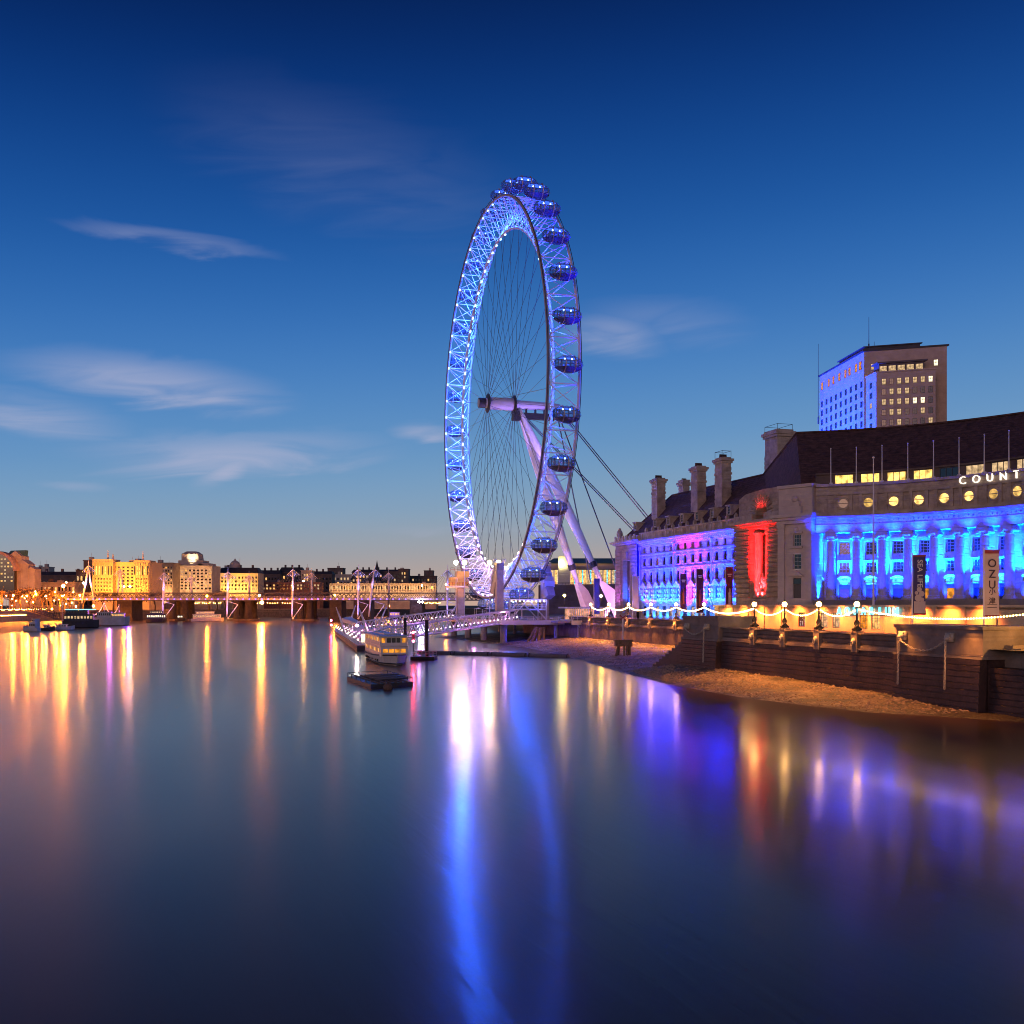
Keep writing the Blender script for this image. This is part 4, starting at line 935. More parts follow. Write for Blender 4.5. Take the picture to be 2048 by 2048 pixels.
# bays: upper window with lintel, spandrel, middle window, eye-shaped tympanum over a door
for i, b in enumerate(bays):
    window(hall, PC, b, 2.65, 20.3, 1.9, 2.3, 3, 4, 'frame', 'glassb'); window(hall, PC, b, 2.65, 16.9, 1.9, 2.0, 3, 3, 'frame', 'glassb')
    mb = MB(); g = lambda u, v, z: PC(b + u, v, z)
    mb.fbox(g, -1.3, 1.3, 1.95, 2.4, 22.75, 23.25); mb.fbox(g, -1.25, -.98, 2.1, 2.4, 16.7, 22.75); mb.fbox(g, .98, 1.25, 2.1, 2.4, 16.7, 22.75); mb.fbox(g, -1.25, 1.25, 1.9, 2.4, 19.0, 19.25); mb.fbox(g, -.95, .95, 2.2, 2.4, 19.3, 20.2)
    mb.fbox(g, -1.35, -1.0, 1.9, 2.4, 11.9, 14.7); mb.fbox(g, 1.0, 1.35, 1.9, 2.4, 11.9, 14.7); mb.fbox(g, -1.5, 1.5, 1.8, 2.4, 14.7, 14.95)
    for k in range(8):
        a0, a1 = math.pi * k / 8, math.pi * (k + 1) / 8
        q = [(math.cos(a0) * 1.55, 14.95 + 1.35 * math.sin(a0)), (math.cos(a1) * 1.55, 14.95 + 1.35 * math.sin(a1)), (math.cos(a1) * 1.2, 14.95 + 1.0 * math.sin(a1)), (math.cos(a0) * 1.2, 14.95 + 1.0 * math.sin(a0))]
        mb.hexa([g(x, 2.4, z) for x, z in q] + [g(x, 1.75, z) for x, z in q])
    part('bay_surround', mb, M['stone_smooth'], hall)
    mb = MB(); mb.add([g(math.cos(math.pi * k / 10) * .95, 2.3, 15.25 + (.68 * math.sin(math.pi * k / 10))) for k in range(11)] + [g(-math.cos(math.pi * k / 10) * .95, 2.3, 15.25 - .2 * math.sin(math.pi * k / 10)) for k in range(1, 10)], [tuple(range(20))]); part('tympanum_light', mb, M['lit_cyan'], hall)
    mb = MB(); mb.fbox(g, -.95, .95, 2.6, 2.75, 11.9, 14.55); d = part('door', mb, M['framed'], hall)
    mb = MB(); mb.fbox(g, -.8, .8, 2.54, 2.6, 12.1, 13.9); part('door_glass', mb, M['lit_amber'] if i in (4, 5, 8) else M['glassb'], d)
# attic windows, letters and flagpoles above the crescent
lit_strip = {1: 'lit_gold', 2: 'lit_gold', 3: 'lit_gold', 4: 'lit_gold', 6: 'lit_soft', 7: 'lit_soft', 8: 'lit_soft', 9: 'lit_gold'}
mb = MB(); mb.fbox(PC, 0, SL, 1.4, 4.5, 33.3, 35.3, NU); mb.fbox(PC, 0, SL, 1.0, 4.8, 35.3, 35.6, NU); part('penthouse', mb, M['dark'], hall)
for i, b in enumerate(bays):
    if b < 1.0: continue
    mb = MB(); g = lambda u, v, z: PC(b + u, v, z)
    for x in (-1.6, -.55, .5, 1.55): mb.fbox(g, x, x + .08, 1.22, 1.34, 33.6, 35.1)
    mb.fbox(g, -1.65, 1.68, 1.2, 1.4, 35.1, 35.22); o = part('penthouse_window', mb, M['framed'], hall)
    mb = MB(); mb.fbox(g, -1.6, 1.62, 1.34, 1.39, 33.6, 35.1); part('pane', mb, M[lit_strip.get(i, 'glassd')], o)
fp_m = pbr('white_flagpole', (.62, .58, .62), .4, var=.05)
for c in cs:
    p = PC(c, .2, 33.3); mb = MB(); mb.tube(p, p + Z_ * 6.6, .12, .07, 6); mb.ball(p + Z_ * 6.7, .15, n=6, m=4); mb.box(p, .5, .5, .35); part('flagpole', mb, fp_m, hall)
def font_mesh(txt, size, depth, name):
    c = bpy.data.curves.new(name, 'FONT'); c.body = txt; c.size = size; c.extrude = depth; c.align_x = 'CENTER'; c.resolution_u = 3; c.offset = .006
    o = bpy.data.objects.new(name, c); COL.objects.link(o); dg = bpy.context.evaluated_depsgraph_get(); dg.update()
    me = bpy.data.meshes.new_from_object(o.evaluated_get(dg)); bpy.data.objects.remove(o); me.name = name; return me
def letter(ch, size, depth, mat, parent, loc, rz, nm='letter'):
    me = font_mesh(ch, size, depth, nm); me.materials.clear(); me.materials.append(mat)
    o = inst(nm, me, parent, loc); o.rotation_euler = (R_(90), 0, rz); return o
let_m = emi('lit_white_letter', (1, .88, .74), 1.5); let_back = emi('letter_bulb', (1, .75, .5), 6)
sm = RC * R_(57) + .2
for k, ch in enumerate("COUNTY HALL"):
    if ch == ' ': continue
    s = 26.44 + k * 2.53 - (.5 if k > 6 else 0)
    d = PC(s + .1, 0, 0) - PC(s - .1, 0, 0)
    letter(ch, 1.9, .14, let_m, hall, PC(s, -1.0, 31.75), math.atan2(d.y, d.x))
mb = MB(); mb.fbox(PC, 25, 53, -.78, -.70, 31.35, 31.55, 20); part('letter_rail', mb, M['iron'], hall)
# crescent roof
mb = MB(); vs = []; fs = []; n = 40
prof = [(2.2, 33.5), (4.6, 35.6), (19.5, 46.2), (36, 34)]
for i in range(n + 1):
    s = -2.5 + (SL + 2.5) * i / n
    for a, z in prof: vs.append(PC(s, a, z))
for i in range(n):
    for k in range(3): fs.append((i * 4 + k, i * 4 + 4 + k, i * 4 + 5 + k, i * 4 + 1 + k))
hb = [Wp(1496, 988, 262), Wp(1540, 1010, 275)]
o_ = len(vs); vs += hb; fs += [(0, 1, o_), (1, 2, o_), (2, o_ + 1, o_), (2, 3, o_ + 1)]
mb.add(vs, fs); part('crescent_roof', mb, M['roof'], hall)
mb = MB(); mb.path([PC(-2.5 + (SL + 2.5) * i / n, 19.5, 46.25) for i in range(n + 1)], .3, 6); mb.tube(PC(-2.5, 19.5, 46.2), hb[0], .28, n=6); part('ridge_tiles', mb, M['roof'], hall)
# big chimney at the hip
mb = MB(); Yc = 262; cx = Xat(1557, Yc); zt, zb = Zat(862, Yc), Zat(960, Yc); w = 2.95
g = lambda u, v, z: V(cx, Yc, 0) + E * u + A * v + Z_ * z
mb.fbox(g, -w, w, -w * .72, w * .72, 30, zt - 1.8)
for k in range(16): mb.fbox(g, -w - .1, w + .1, -w * .72 - .1, w * .72 + .1, 31 + k * 1.1, 31.85 + k * 1.1) if 31.85 + k * 1.1 < zt - 1.8 else None
mb.fbox(g, -w - .4, w + .4, -w * .72 - .4, w * .72 + .4, zt - 1.8, zt - 1.2); mb.fbox(g, -w - .7, w + .7, -w * .72 - .7, w * .72 + .7, zt - 1.2, zt - .5); mb.fbox(g, -w - .2, w + .2, -w * .72 - .2, w * .72 + .2, zt - .5, zt)
c = part('chimney', mb, M['stone'], hall); mb = MB(); mb.path([g(a * w, b * w * .72, zt + 1.3) for a, b in ((-1, -1), (1, -1), (1, 1), (-1, 1))], .05, 4, True)
for a, b in ((-1, -1), (1, -1), (1, 1), (-1, 1)): mb.tube(g(a * w, b * w * .72, zt), g(a * w, b * w * .72, zt + 1.3), .05, n=4)
part('roof_railing', mb, M['iron'], c)
# ---- terrace and warm-lit lower front with shop windows
VT = -11.5; UT0, UT1 = UR0 - 2, UR0 + 96
sh = []
uw = [upx(p, VT) for p in (1603, 1648, 1672, 1727, 1751)]
for i, u in enumerate(uw): sh.append((u - 1.1, u + 1.1, 7.0, 9.6))
mb = MB(); mb.wall(PH, UT0, UT1, GZ, 10.6, sh, VT, .35); mb.fbox(PH, UT0, UT1, VT - .35, VT + .2, 10.6, 10.95); mb.fbox(PH, UT0, UT0 + .01, VT, VR, GZ, 10.6)
for k in range(16):
    u = UT0 + 1.5 + k * 6.0
    if all(abs(u - q) > 1.9 for q in uw): mb.fbox(PH, u - .4, u + .4, VT - .18, VT, GZ, 10.6)
part('terrace_front', mb, pbr('painted_terrace', (.52, .42, .28), .8, var=.15, scale=.5, bump=.3, fine=3), hall)
mb = MB(); mb.fbox(PH, UT0, UT1, VT, -3, 10.3, 10.6); mb.fbox(PH, UR1, UT1, -5.5, -5, 10.6, 11.8); part('terrace', mb, M['deck'], hall)
for i, u in enumerate(uw): window(hall, PH, u, VT + .12, 7.0, 2.2, 2.6, 3, 3, 'framed', ('glassd', 'lit_soft', 'lit_soft', 'lit_amber', 'lit_warm')[i])
# illuminated letters on the terrace front
t = thing('illuminated_sign', 'row of cyan illuminated letters on the warm-lit wall under the colonnade', 'sign', PH(upx(1740, VT), VT - .5, 9.8))
cy = emi('cyan_letter', (.12, .72, 1.0), 3.0)
for k, ch in enumerate("AQUARIUM"):
    u = upx(1683 + k * 16.2, VT); letter(ch, 1.75, .10, cy, t, PH(u, VT - .45, 9.35), RZH)
mb = MB(); mb.fbox(PH, upx(1680, VT), upx(1806, VT), VT - .36, VT - .30, 9.2, 9.32); part('mounting_rail', mb, M['iron'], t)

# ---- floodlights of the hall
def spot(nm, p, tgt, e, col, ang=80, blend=.8, r=.25):
    ld = bpy.data.lights.new(nm, 'SPOT'); ld.energy = e; ld.color = col; ld.shadow_soft_size = r; ld.spot_size = R_(ang); ld.spot_blend = blend
    lo = bpy.data.objects.new(nm, ld); COL.objects.link(lo); lo.location = p; lo.rotation_euler = (Vector(tgt) - Vector(p)).to_track_quat('-Z', 'Y').to_euler(); return lo
def areal(nm, p, tgt, e, col, sx, sy):
    ld = bpy.data.lights.new(nm, 'AREA'); ld.energy = e; ld.color = col; ld.shape = 'RECTANGLE'; ld.size = sx; ld.size_y = sy
    lo = bpy.data.objects.new(nm, ld); COL.objects.link(lo); lo.location = p
    d = (Vector(tgt) - Vector(p)).normalized(); y = Vector((0, 0, 1)); x = d.cross(E).normalized()
    m3 = Matrix((E, (-d).cross(E).normalized(), -d)).transposed(); lo.rotation_euler = m3.to_euler(); return lo
BLUE, VIO, MAG, CYAN = (.004, .02, 1), (.006, .003, 1), (.6, .005, 1), (.001, .050, 1)
for i, u in enumerate(us):
    c = MAG if i in (6, 8) else (VIO if i in (0, 1) else (.0008, .0068, 1))
    spot('wall_floodlight', PH(u + 2, -3.2, 8.2), PH(u + 2, 0, 20), 540000 if c is not MAG else 70000, c, 75)
    spot('arcade_floodlight', PH(u, -1.6, 11.9), PH(u, 0, 14.5), 14000 if i not in (7,) else 5000, CYAN if i not in (7,) else (1, .02, .08), 130)
    spot('base_floodlight', PH(u + 2, -1.8, 7.3), PH(u + 2, 0, 10), 4500, (.006, .14, 1), 120)
    spot('cornice_floodlight', PH(u + 2, -1.6, 24.5), PH(u + 2, -.3, 27.4), 3000 if not 5 <= i <= 7 else 1400, MAG if 5 <= i <= 7 else (.02, .025, 1), 130)
spot('niche_floodlight', PH(6.75, -.2, 8.8), PH(6.75, 1.2, 16), 40000, (.003, .06, 1), 80)
spot('niche_floodlight', PH(2.0, -5, 7.5), PH(3, -.9, 20), 11000, (.42, .06, .8), 70)
for s in (-1.0, 1.0): spot('niche_floodlight', PH(uc + s, VR - .6, 12.4), PH(uc + s * .6, VR + 3, 21), 200000, (1, .0025, .004), 75)
spot('niche_floodlight', PH(uc, VR - .6, 28.0), PH(uc, VR + 1.5, 33), 2200, (1, .03, .03), 80)
for i, b in enumerate(bays):
    if b < -.5: continue
    k = max(.45, 1.25 - .085 * i)
    spot('bay_floodlight', PC(b, 1.3, 15.2), PC(b, 2.3, 21), 160000 * k, (.0002, .046, 1), 125)
    spot('bay_floodlight', PC(b, 1.2, 12.1), PC(b, 2.3, 14.5), 14000 * k, (.0004, .024, 1), 120)
    spot('bay_floodlight', PC(b, .6, 12.1), PC(b, 2.2, 24), 540000 * k, (.0002, .031, 1), 40)
    spot('column_floodlight', PC(cs[i], -3.6, 12.0), PC(cs[i], 0, 20), 9000, (.0004, .02, 1), 75)
    spot('ledge_floodlight', PC(b, -2.45, 24.2), PC(b, -.9, 26.2), 20000, (.0002, .011, 1), 110)
# warm downlights of the terrace front
for k in range(12): spot('terrace_lamp', PH(UT0 + 6 + k * 6.5, VT - 2.5, 10.4), PH(UT0 + 6 + k * 6.5, VT, 8), 5200, (1, .21, .03), 120)
# ------------------------------------------------------------------ quay lamps, strings of bulbs
ORD = ['first', 'second', 'third', 'fourth', 'fifth', 'sixth', 'seventh', 'eighth', 'ninth', 'tenth', 'eleventh', 'twelfth', 'thirteenth', 'fourteenth', 'fifteenth', 'sixteenth']
globe_m = emi('lamp_globe', (1, .50, .14), 80)
globe_c = emi('lamp_globe_white', (1, .74, .42), 330)
def make_lamp():
    t = thing('street_lamp', 'lamp', 'street lamp', (0, 0, 0), 'globe lamps along the river wall')
    mb = MB(); mb.lathe([(.42, 0), (.42, .15), (.30, .25), (.34, .45), (.22, .8), (.16, 1.2), (.12, 1.3)], (0, 0, 0), 10)
    for s in (0, math.pi):
        mb.rings([(V(.40 * math.cos(s + k * .55) * (1 - k * .07), .40 * math.sin(s + k * .55) * (1 - k * .07), .2 + k * .16), .16 - k * .015) for k in range(8)], 6)
        mb.ball((.46 * math.cos(s), .46 * math.sin(s), .22), .2, .2, .16, 7, 5)
    part('fish_base', mb, M['iron'], t, True)
    mb = MB(); mb.lathe([(.11, 1.2), (.09, 1.9), (.13, 1.95), (.13, 2.1), (.08, 2.15), (.07, 2.75), (.16, 2.85), (.18, 2.95)], (0, 0, 0), 8); part('post', mb, M['iron'], t, True)
    mb = MB(); mb.ball((0, 0, 3.22), .33, n=12, m=8); g = part('globe', mb, globe_m, t, True)
    mb = MB(); mb.lathe([(.14, 3.53), (.16, 3.58), (.05, 3.68), (.02, 3.85)], (0, 0, 0), 8); part('crown', mb, M['iron'], g)
    return t
lamp0 = make_lamp(); first = True; lamp_pos = []
def put_lamp(loc, label):
    global first
    o = lamp0 if first else copy_tree(lamp0); first = False
    o.location = loc; ORG[o.name] = Vector(loc); o['label'] = label; o['group'] = 'globe lamps along the river wall'
    lamp_pos.append(Vector(loc)); return o
NL = [PH(u, VN, PT + .2) for u in LN]; FL = [PH(u, VF, PT + .2) for u in LF]
for k, p in enumerate(FL):
    put_lamp(p, ORD[k] + ' globe lamp on the far river wall, counting from the big wheel' if k < 5 else 'globe lamp rising behind the smaller chained stone block')
for k, p in enumerate(NL): put_lamp(p, ORD[k] + ' globe lamp on the near wall, counting from the smaller chained block')
bulb_m = emi('festoon_bulb', (1, .56, .18), 40); bm = MB(); bm.ball((0, 0, -.12), .10, n=6, m=4); bme = bm.mesh('bulb'); bme.materials.append(bulb_m)
def festoon(p, q, sag, label, step=.42, scale=1.0, group='strings of bulbs between the quay lamps', mesh=None):
    n = max(6, int((q - p).length / step)); pts = [p.lerp(q, i / n) - Z_ * (sag * (1 - (2 * i / n - 1) ** 2)) for i in range(n + 1)]
    t = thing('string_light', label, 'string of lights', p, group)
    mb = MB(); mb.path(pts[::2] if n > 20 and n % 2 == 0 else pts, .022, 4); part('cable', mb, M['iron'], t)
    for c in pts[1:-1]: inst('bulb', mesh or bme, t, c, 0, (scale,) * 3)
UPZ = Z_ * 2.75
for k, (a, b) in enumerate(zip(FL, FL[1:])): festoon(a + UPZ, b + UPZ, .85, 'sagging string of bulbs between the %s and %s lamps on the far river wall' % (ORD[k], ORD[k + 1]), .55, 1.15)
festoon(FL[-1] + UPZ, NL[0] + UPZ, 1.0, 'long sagging string of bulbs above the smaller chained stone block', .5)
for k, (a, b) in enumerate(zip(NL, NL[1:])): festoon(a + UPZ, b + UPZ, .9, 'sagging string of bulbs between the %s and %s lamps on the near wall' % (ORD[k], ORD[k + 1]), .40, .8)
festoon(NL[-1] + UPZ, PH(upx(2150, VN + 1), VN + 1, 10.9), 1.15, 'long string of separate bulbs running right from the fourth near-wall lamp past both tall banners', .40, .8)
# ------------------------------------------------------------------ banners on poles
def banner(px, y0, y1, v, w, cloth, label, group=None, rz=0.0, base=GZ):
    X0 = 122 + v / .95529; Y = X0 * FPX / (px - 380); p = V(X0 - .3096 * Y, Y, base); z0, z1 = Zat(y1, Y), Zat(y0, Y)
    t = thing('street_banner', label, 'banner', p, group); f = lambda a, b, z: V(p.x + a * math.cos(rz) - b * math.sin(rz), p.y + a * math.sin(rz) + b * math.cos(rz), z)
    mb = MB(); mb.tube(f(-w / 2 - .12, 0, base), f(-w / 2 - .12, 0, z1 + .25), .09, n=8); mb.tube(f(-w / 2 - .15, 0, z1), f(w / 2, 0, z1), .05, n=6); mb.tube(f(-w / 2 - .15, 0, z0), f(w / 2, 0, z0), .05, n=6); part('pole', mb, M['lilac'], t)
    mb = MB(); n = 8
    vs = [f(-w / 2 + w * i / 4, .03 + .05 * math.sin(i * 1.3 + j * .9), z0 + (z1 - z0) * j / n) for j in range(n + 1) for i in range(5)] + [f(-w / 2 + w * i / 4, .06 + .05 * math.sin(i * 1.3 + j * .9), z0 + (z1 - z0) * j / n) for j in range(n + 1) for i in range(5)]
    fs = []
    for o in (0, 45):
        for j in range(n):
            for i in range(4): a = o + j * 5 + i; fs.append((a, a + 1, a + 6, a + 5))
    mb.add(vs, fs); c = part('cloth', mb, M[cloth], t, True)
    return t, c, f, z0, z1
def put_text(t, txt, size, mat, loc, rz, tilt=0, nm='lettering'):
    me = font_mesh(txt, size, .012, nm); me.materials.clear(); me.materials.append(mat); o = inst(nm, me, t, loc)
    o.rotation_euler = (Matrix.Rotation(rz, 3, 'Z') @ Matrix.Rotation(R_(90), 3, 'X') @ Matrix.Rotation(tilt, 3, 'Z')).to_euler(); return o
t, c, f, z0, z1 = banner(1839, 1110, 1228, -34, 1.55, 'navy', 'navy and pale vertical banner with white capitals, on a pole behind the larger stone block', 'street banners', .12)
put_text(c, 'SEA LIFE', .92, M['banner_white'], f(-.26, -.04, z1 - 2.2), .12, R_(-90))
mb = MB(); mb.fbox(f, -.7, .72, -.05, -.035, z0 + .1, z0 + 1.5); part('pale_print', mb, M['banner_pale'], c)
mb = MB()
for k, (a, z, r) in enumerate(((-.2, 1.9, .42), (.25, 2.4, .34), (-.05, 2.9, .30), (.3, 1.7, .25), (-.4, 2.5, .22))): mb.lathe([(r, 0), (r, .01)], f(a, -.055 + .002 * k, z0 + z), 9, (V(1, 0, 0), Z_, V(0, -1, 0)))
part('printed_figure', mb, M['banner_pale'], c)
mb = MB(); mb.fbox(f, -.78, .78, -.05, -.03, z0 - .1, z0 + .1); mb.fbox(f, -.78, .78, -.05, -.03, z1 - .2, z1); part('red_edge', mb, M['red'], c)
t, c, f, z0, z1 = banner(1984, 1100, 1233, -34, 1.65, 'banner_pale', 'pale vertical banner with large dark capitals, right of the navy banner', 'street banners', .12)
for k, ch in enumerate('OZU'): put_text(c, ch, 1.25, M['banner_ink'], f(0, -.04, z1 - 1.85 - k * 1.15), .12)
for k, ch in enumerate('小津'): put_text(c, ch, .78, M['banner_ink'], f(0, -.04, z1 - 4.75 - k * 1.0), .12)
mb = MB(); mb.fbox(f, -.55, .55, -.05, -.035, z0 + .95, z0 + 1.0); mb.fbox(f, -.55, .55, -.05, -.035, z0 + 1.25, z0 + 1.30); part('printed_lines', mb, M['banner_ink'], c)
mb = MB(); mb.fbox(f, -.82, .82, -.05, -.03, z1 - .38, z1); mb.fbox(f, -.82, .82, -.05, -.03, z0, z0 + .15); part('red_edge', mb, M['red'], c)
for k, (px, y0, y1, lab) in enumerate(((1367, 1147, 1222, 'dark maroon banner at the wing, left of its two companions'), (1400, 1138, 1226, 'dark maroon banner at the wing, between its two companions'), (1459, 1134, 1226, 'dark maroon banner beside the red-lit pavilion'))):
    t, c, f, z0, z1 = banner(px, y0, y1, -10.5, 1.45, 'banner_dark', lab, 'street banners', .2)
    mb = MB(); mb.fbox(f, -.45, .45, -.05, -.035, z1 - 1.6, z1 - 1.4); mb.fbox(f, -.35, .35, -.05, -.035, z1 - 1.95, z1 - 1.8); part('printed_lines', mb, M['banner_white'], c)
    mb = MB(); mb.rings([(f(0, -.06, z0 + 1.5), .3), (f(.05, -.06, z0 + 3.2), .34), (f(0, -.06, z0 + 4.0), .38), (f(0, -.06, z0 + 4.5), .16), (f(0, -.06, z0 + 4.8), .2), (f(0, -.06, z0 + 5.1), .1)], 6); part('printed_figure', mb, M['banner_pale'] if k == 2 else M['red'], c)
banner(1272, 1153, 1222, -10.5, 1.5, 'banner_pale', 'plain pale banner in front of the blue niche at the end of the hall', 'street banners', .2)
banner(1194, 1157, 1228, -10.5, 1.5, 'banner_blue', 'deep blue banner between the feet of the wheel and the hall', 'street banners', .2)
pz = PH(upx(1747, -11), -11, 10.4); mb = MB(); zt = Zat(917, pz.y)
mb.rings([(pz, .2), (pz + Z_ * 8, .17), (V(pz.x, pz.y, zt), .08)], 8); mb.ball((pz.x, pz.y, zt + .15), .22, n=8, m=5); mb.box(pz - Z_ * .1, .9, .9, .35)
lone('flagpole', mb, fp_m, 'tall pale flagpole standing on the terrace in front of the blue colonnade', 'flagpole')
for k, px in enumerate((1189, 1264, 1361)):   # slim lamp columns on the promenade
    pass
# ------------------------------------------------------------------ navigation beacon on the beach
t = thing('beacon_post', 'beacon post with a crossed topmark on a timber box standing on the beach', 'beacon', (22.5, 210, .5)); f = lambda a, b, z: V(22.5 + a, 210 + b, z)
zb = Zat(1293, 209); mb = MB(); mb.fbox(f, -1.7, 1.7, -1.2, 1.2, zb, zb + 1.1); mb.fbox(f, -1.85, 1.85, -1.35, 1.35, zb + 1.1, zb + 1.3); part('timber_box', mb, M['timber'], t)
mb = MB()
for a, b, l in ((-1.1, -.7, -.6), (.1, -.8, 0), (.6, -.8, .05), (1.2, -.6, .1), (-.8, .8, -.2), (1.0, .8, .1)): mb.tube(f(a + l, b, beach_z(22.5, 210) - .4), f(a, b, zb), .22, n=7)
part('legs', mb, M['timber'], t)
zt = Zat(1236, 210); mb = MB(); mb.tube(f(-.1, 0, zb + 1.3), f(-.1, 0, zt - .1), .15, n=6); part('pole', mb, M['lilac'], t)
mb = MB(); mb.tube(f(-.75, 0, zt + .55), f(.55, 0, zt - .45), .13, n=5); mb.tube(f(.55, 0, zt + .55), f(-.75, 0, zt - .45), .13, n=5); part('topmark', mb, M['red'], t)
# ------------------------------------------------------------------ floating things
def floaty(o, h):
    h = Vector(h).normalized(); s = V(h.y, -h.x, 0); o = Vector(o)
    return lambda a, b, z: o + h * a + s * b + V(0, 0, z)
def hull(mb, P, L, B, zd, draft=.5, sheer=.6, tr=.7, n=10):
    """boat hull from stern (a=0) to bow (a=L)"""
    secs = []
    for i in range(n + 1):
        t = i / n; b = B / 2 * (tr + (1 - tr) * min(1, t * 4)) * (1 if t < .6 else math.sqrt(max(0.0, 1 - ((t - .6) / .4) ** 2.2))); b = max(b, .04)
        z = zd + sheer * max(0, t - .4) ** 2 * 2.6; rake = .06 * L * max(0, t - .7) / .3
        secs.append([P(t * L * .94, -b * .55, -draft), P(t * L * .94, b * .55, -draft), P(t * L * .96 + rake * .5, b * .93, .35), P(t * L * .94 + rake, b, z), P(t * L * .94 + rake, -b, z), P(t * L * .96 + rake * .5, -b * .93, .35)])
    vs = [p for s in secs for p in s]; fs = []
    for i in range(n):
        for k in range(6): k2 = (k + 1) % 6; fs.append((i * 6 + k, i * 6 + k2, i * 6 + 6 + k2, i * 6 + 6 + k))
    fs.append(tuple(range(5, -1, -1))); fs.append(tuple(n * 6 + k for k in range(6))); mb.add(vs, fs); return secs
# passenger boat
bo = V(-28.6, 218, 0); P = floaty(bo, (.245, -.969, 0)); t = thing('passenger_boat', 'white double-deck passenger boat with amber-lit windows moored in mid river', 'boat', bo)
Lb, Bb = 33, 6.0
mb = MB(); secs = hull(mb, P, Lb, Bb, 1.45, .6, .5); part('hull', mb, M['hull_w'], t)
mb = MB()
for sd in (3, 4): mb.path([s[sd] + V(0, 0, .02) for s in secs], .13, 5)
for sd, q in ((2, 1), (5, -1)): mb.path([s[sd] for s in secs], .10, 5)
part('rubbing_strake', mb, M['hull_d'], t)
c0, c1 = 3.0, 29.0; hw = 2.5
fs_ = [(c0, c1, -hw, hw)]
mb = MB()
sw = [(c0 + 1.2 + k * 2.3, c0 + 2.9 + k * 2.3) for k in range(11)]
for zl, zh in ((1.5, 3.35), (3.45, 5.1)):
    for sd in (-1, 1):
        mb.wall(lambda a, v, z: P(a, sd * (hw - v), z), c0, c1 - (.8 if zl > 3 else 0), zl, zh, [(a, b, zl + .75, zl + 1.45) for a, b in sw], 0, .12)
    e = c1 - (.8 if zl > 3 else 0)
    fw = [(-2.1 + k * 1.08, -1.15 + k * 1.08, zl + .7, zl + 1.4) for k in range(4)] if zl < 3 else [(-2.2, -1.55, zl + .55, zl + 1.4), (-1.25, -.5, zl + .55, zl + 1.4), (-.38, .38, zl + .55, zl + 1.4), (.5, 1.25, zl + .55, zl + 1.4), (1.55, 2.2, zl + .55, zl + 1.4)]
    mb.wall(lambda b, v, z: P(e - v, b, z), -hw, hw, zl, zh, fw, 0, .12); mb.add([P(c0, -hw, zl), P(c0, hw, zl), P(c0, hw, zh), P(c0, -hw, zh)], [(0, 1, 2, 3)])
mb.fbox(P, c0 - .1, c1 + .25, -hw - .12, hw + .12, 3.35, 3.45)
part('cabin', mb, pbr('white_cabin_paint', (.62, .58, .58), .45, var=.08), t)
for zl in (1.5, 3.45):
    for sd in (-1, 1):
        for k, (a, b) in enumerate(sw):
            m2 = MB(); m2.add([P(a, sd * (hw - .1), zl + .75), P(b, sd * (hw - .1), zl + .75), P(b, sd * (hw - .1), zl + 1.45), P(a, sd * (hw - .1), zl + 1.45)], [(0, 1, 2, 3)]); part('side_window', m2, M['lit_amber'] if (k * 7 + (zl > 3)) % 3 else M['lit_warm'], t)
    e = c1 - (.8 if zl > 3 else 0) - .1
    for k, (a, b) in enumerate([(-2.1 + k * 1.08, -1.15 + k * 1.08) for k in range(4)] if zl < 3 else [(-2.2, -1.55), (-1.25, -.5), (-.38, .38), (.5, 1.25), (1.55, 2.2)]):
        za, zb_ = (zl + .7, zl + 1.4) if zl < 3 else (zl + .55, zl + 1.4)
        m2 = MB(); m2.add([P(e, a, za), P(e, b, za), P(e, b, zb_), P(e, a, zb_)], [(0, 1, 2, 3)]); part('front_window', m2, M['lit_amber'] if zl < 3 or k in (0, 4) else M['glassd'], t)
mb = MB(); mb.fbox(P, c0 - .4, c1 - .3, -hw - .25, hw + .25, 5.1, 5.3); mb.fbox(P, c0 + 2, c1 - 5, -1.2, 1.2, 5.3, 5.55); part('roof', mb, M['boatroof'], t)
mb = MB(); mb.tube(P(c1 - 3, 0, 5.3), P(c1 - 3, 0, 7.2), .06, n=5); mb.tube(P(c1 - 3, -.9, 6.2), P(c1 - 3, .9, 6.2), .04, n=4); mb.fbox(P, c1 - 3.4, c1 - 2.6, -.5, .5, 5.55, 5.75); part('mast', mb, M['lilac'], t)
mb = MB()
for k in range(9): mb.lathe([(.26, 0), (.26, .06)], secs[3][2].lerp(secs[8][2], k / 8) + V(-.12, -.02, .38), 8, (V(.97, .24, 0), Z_, V(-.24, .97, 0)))
part('portholes', mb, M['glassd'], t)
# work raft with tubes and mooring buoy
P = floaty((-24.3, 149.5, 0), (.75, -.66, 0)); t = thing('work_raft', 'low dark work raft with stacked pipes floating in the foreground', 'raft', (-18.5, 145, 0))
q = [V(-23.9, 150.8, 0), V(-18.4, 135.8, 0), V(-13.4, 140.6, 0), V(-18.6, 155.5, 0)]
mb = MB(); mb.hexa([p - Z_ * .4 for p in q] + [p + Z_ * .55 for p in q]); part('float', mb, M['hull_d'], t)
mb = MB()
for k in range(6): a = q[0].lerp(q[3], .2 + k * .13); b = q[1].lerp(q[2], .2 + k * .13); mb.tube(a.lerp(b, -.02) + Z_ * .62, a.lerp(b, 1.0) + Z_ * .62, .12, n=6)
part('deck_planks', mb, M['timber'], t)
mb = MB()
for k in range(5): a = q[0].lerp(q[1], .30 + k * .12); b = q[3].lerp(q[2], .30 + k * .12); mb.tube(a.lerp(b, .25) + Z_ * (.85 + .1 * (k % 2)), a.lerp(b, 1.02) + Z_ * (.85 + .1 * (k % 2)), .17, n=8)
part('pipes', mb, M['rubber'], t, True)
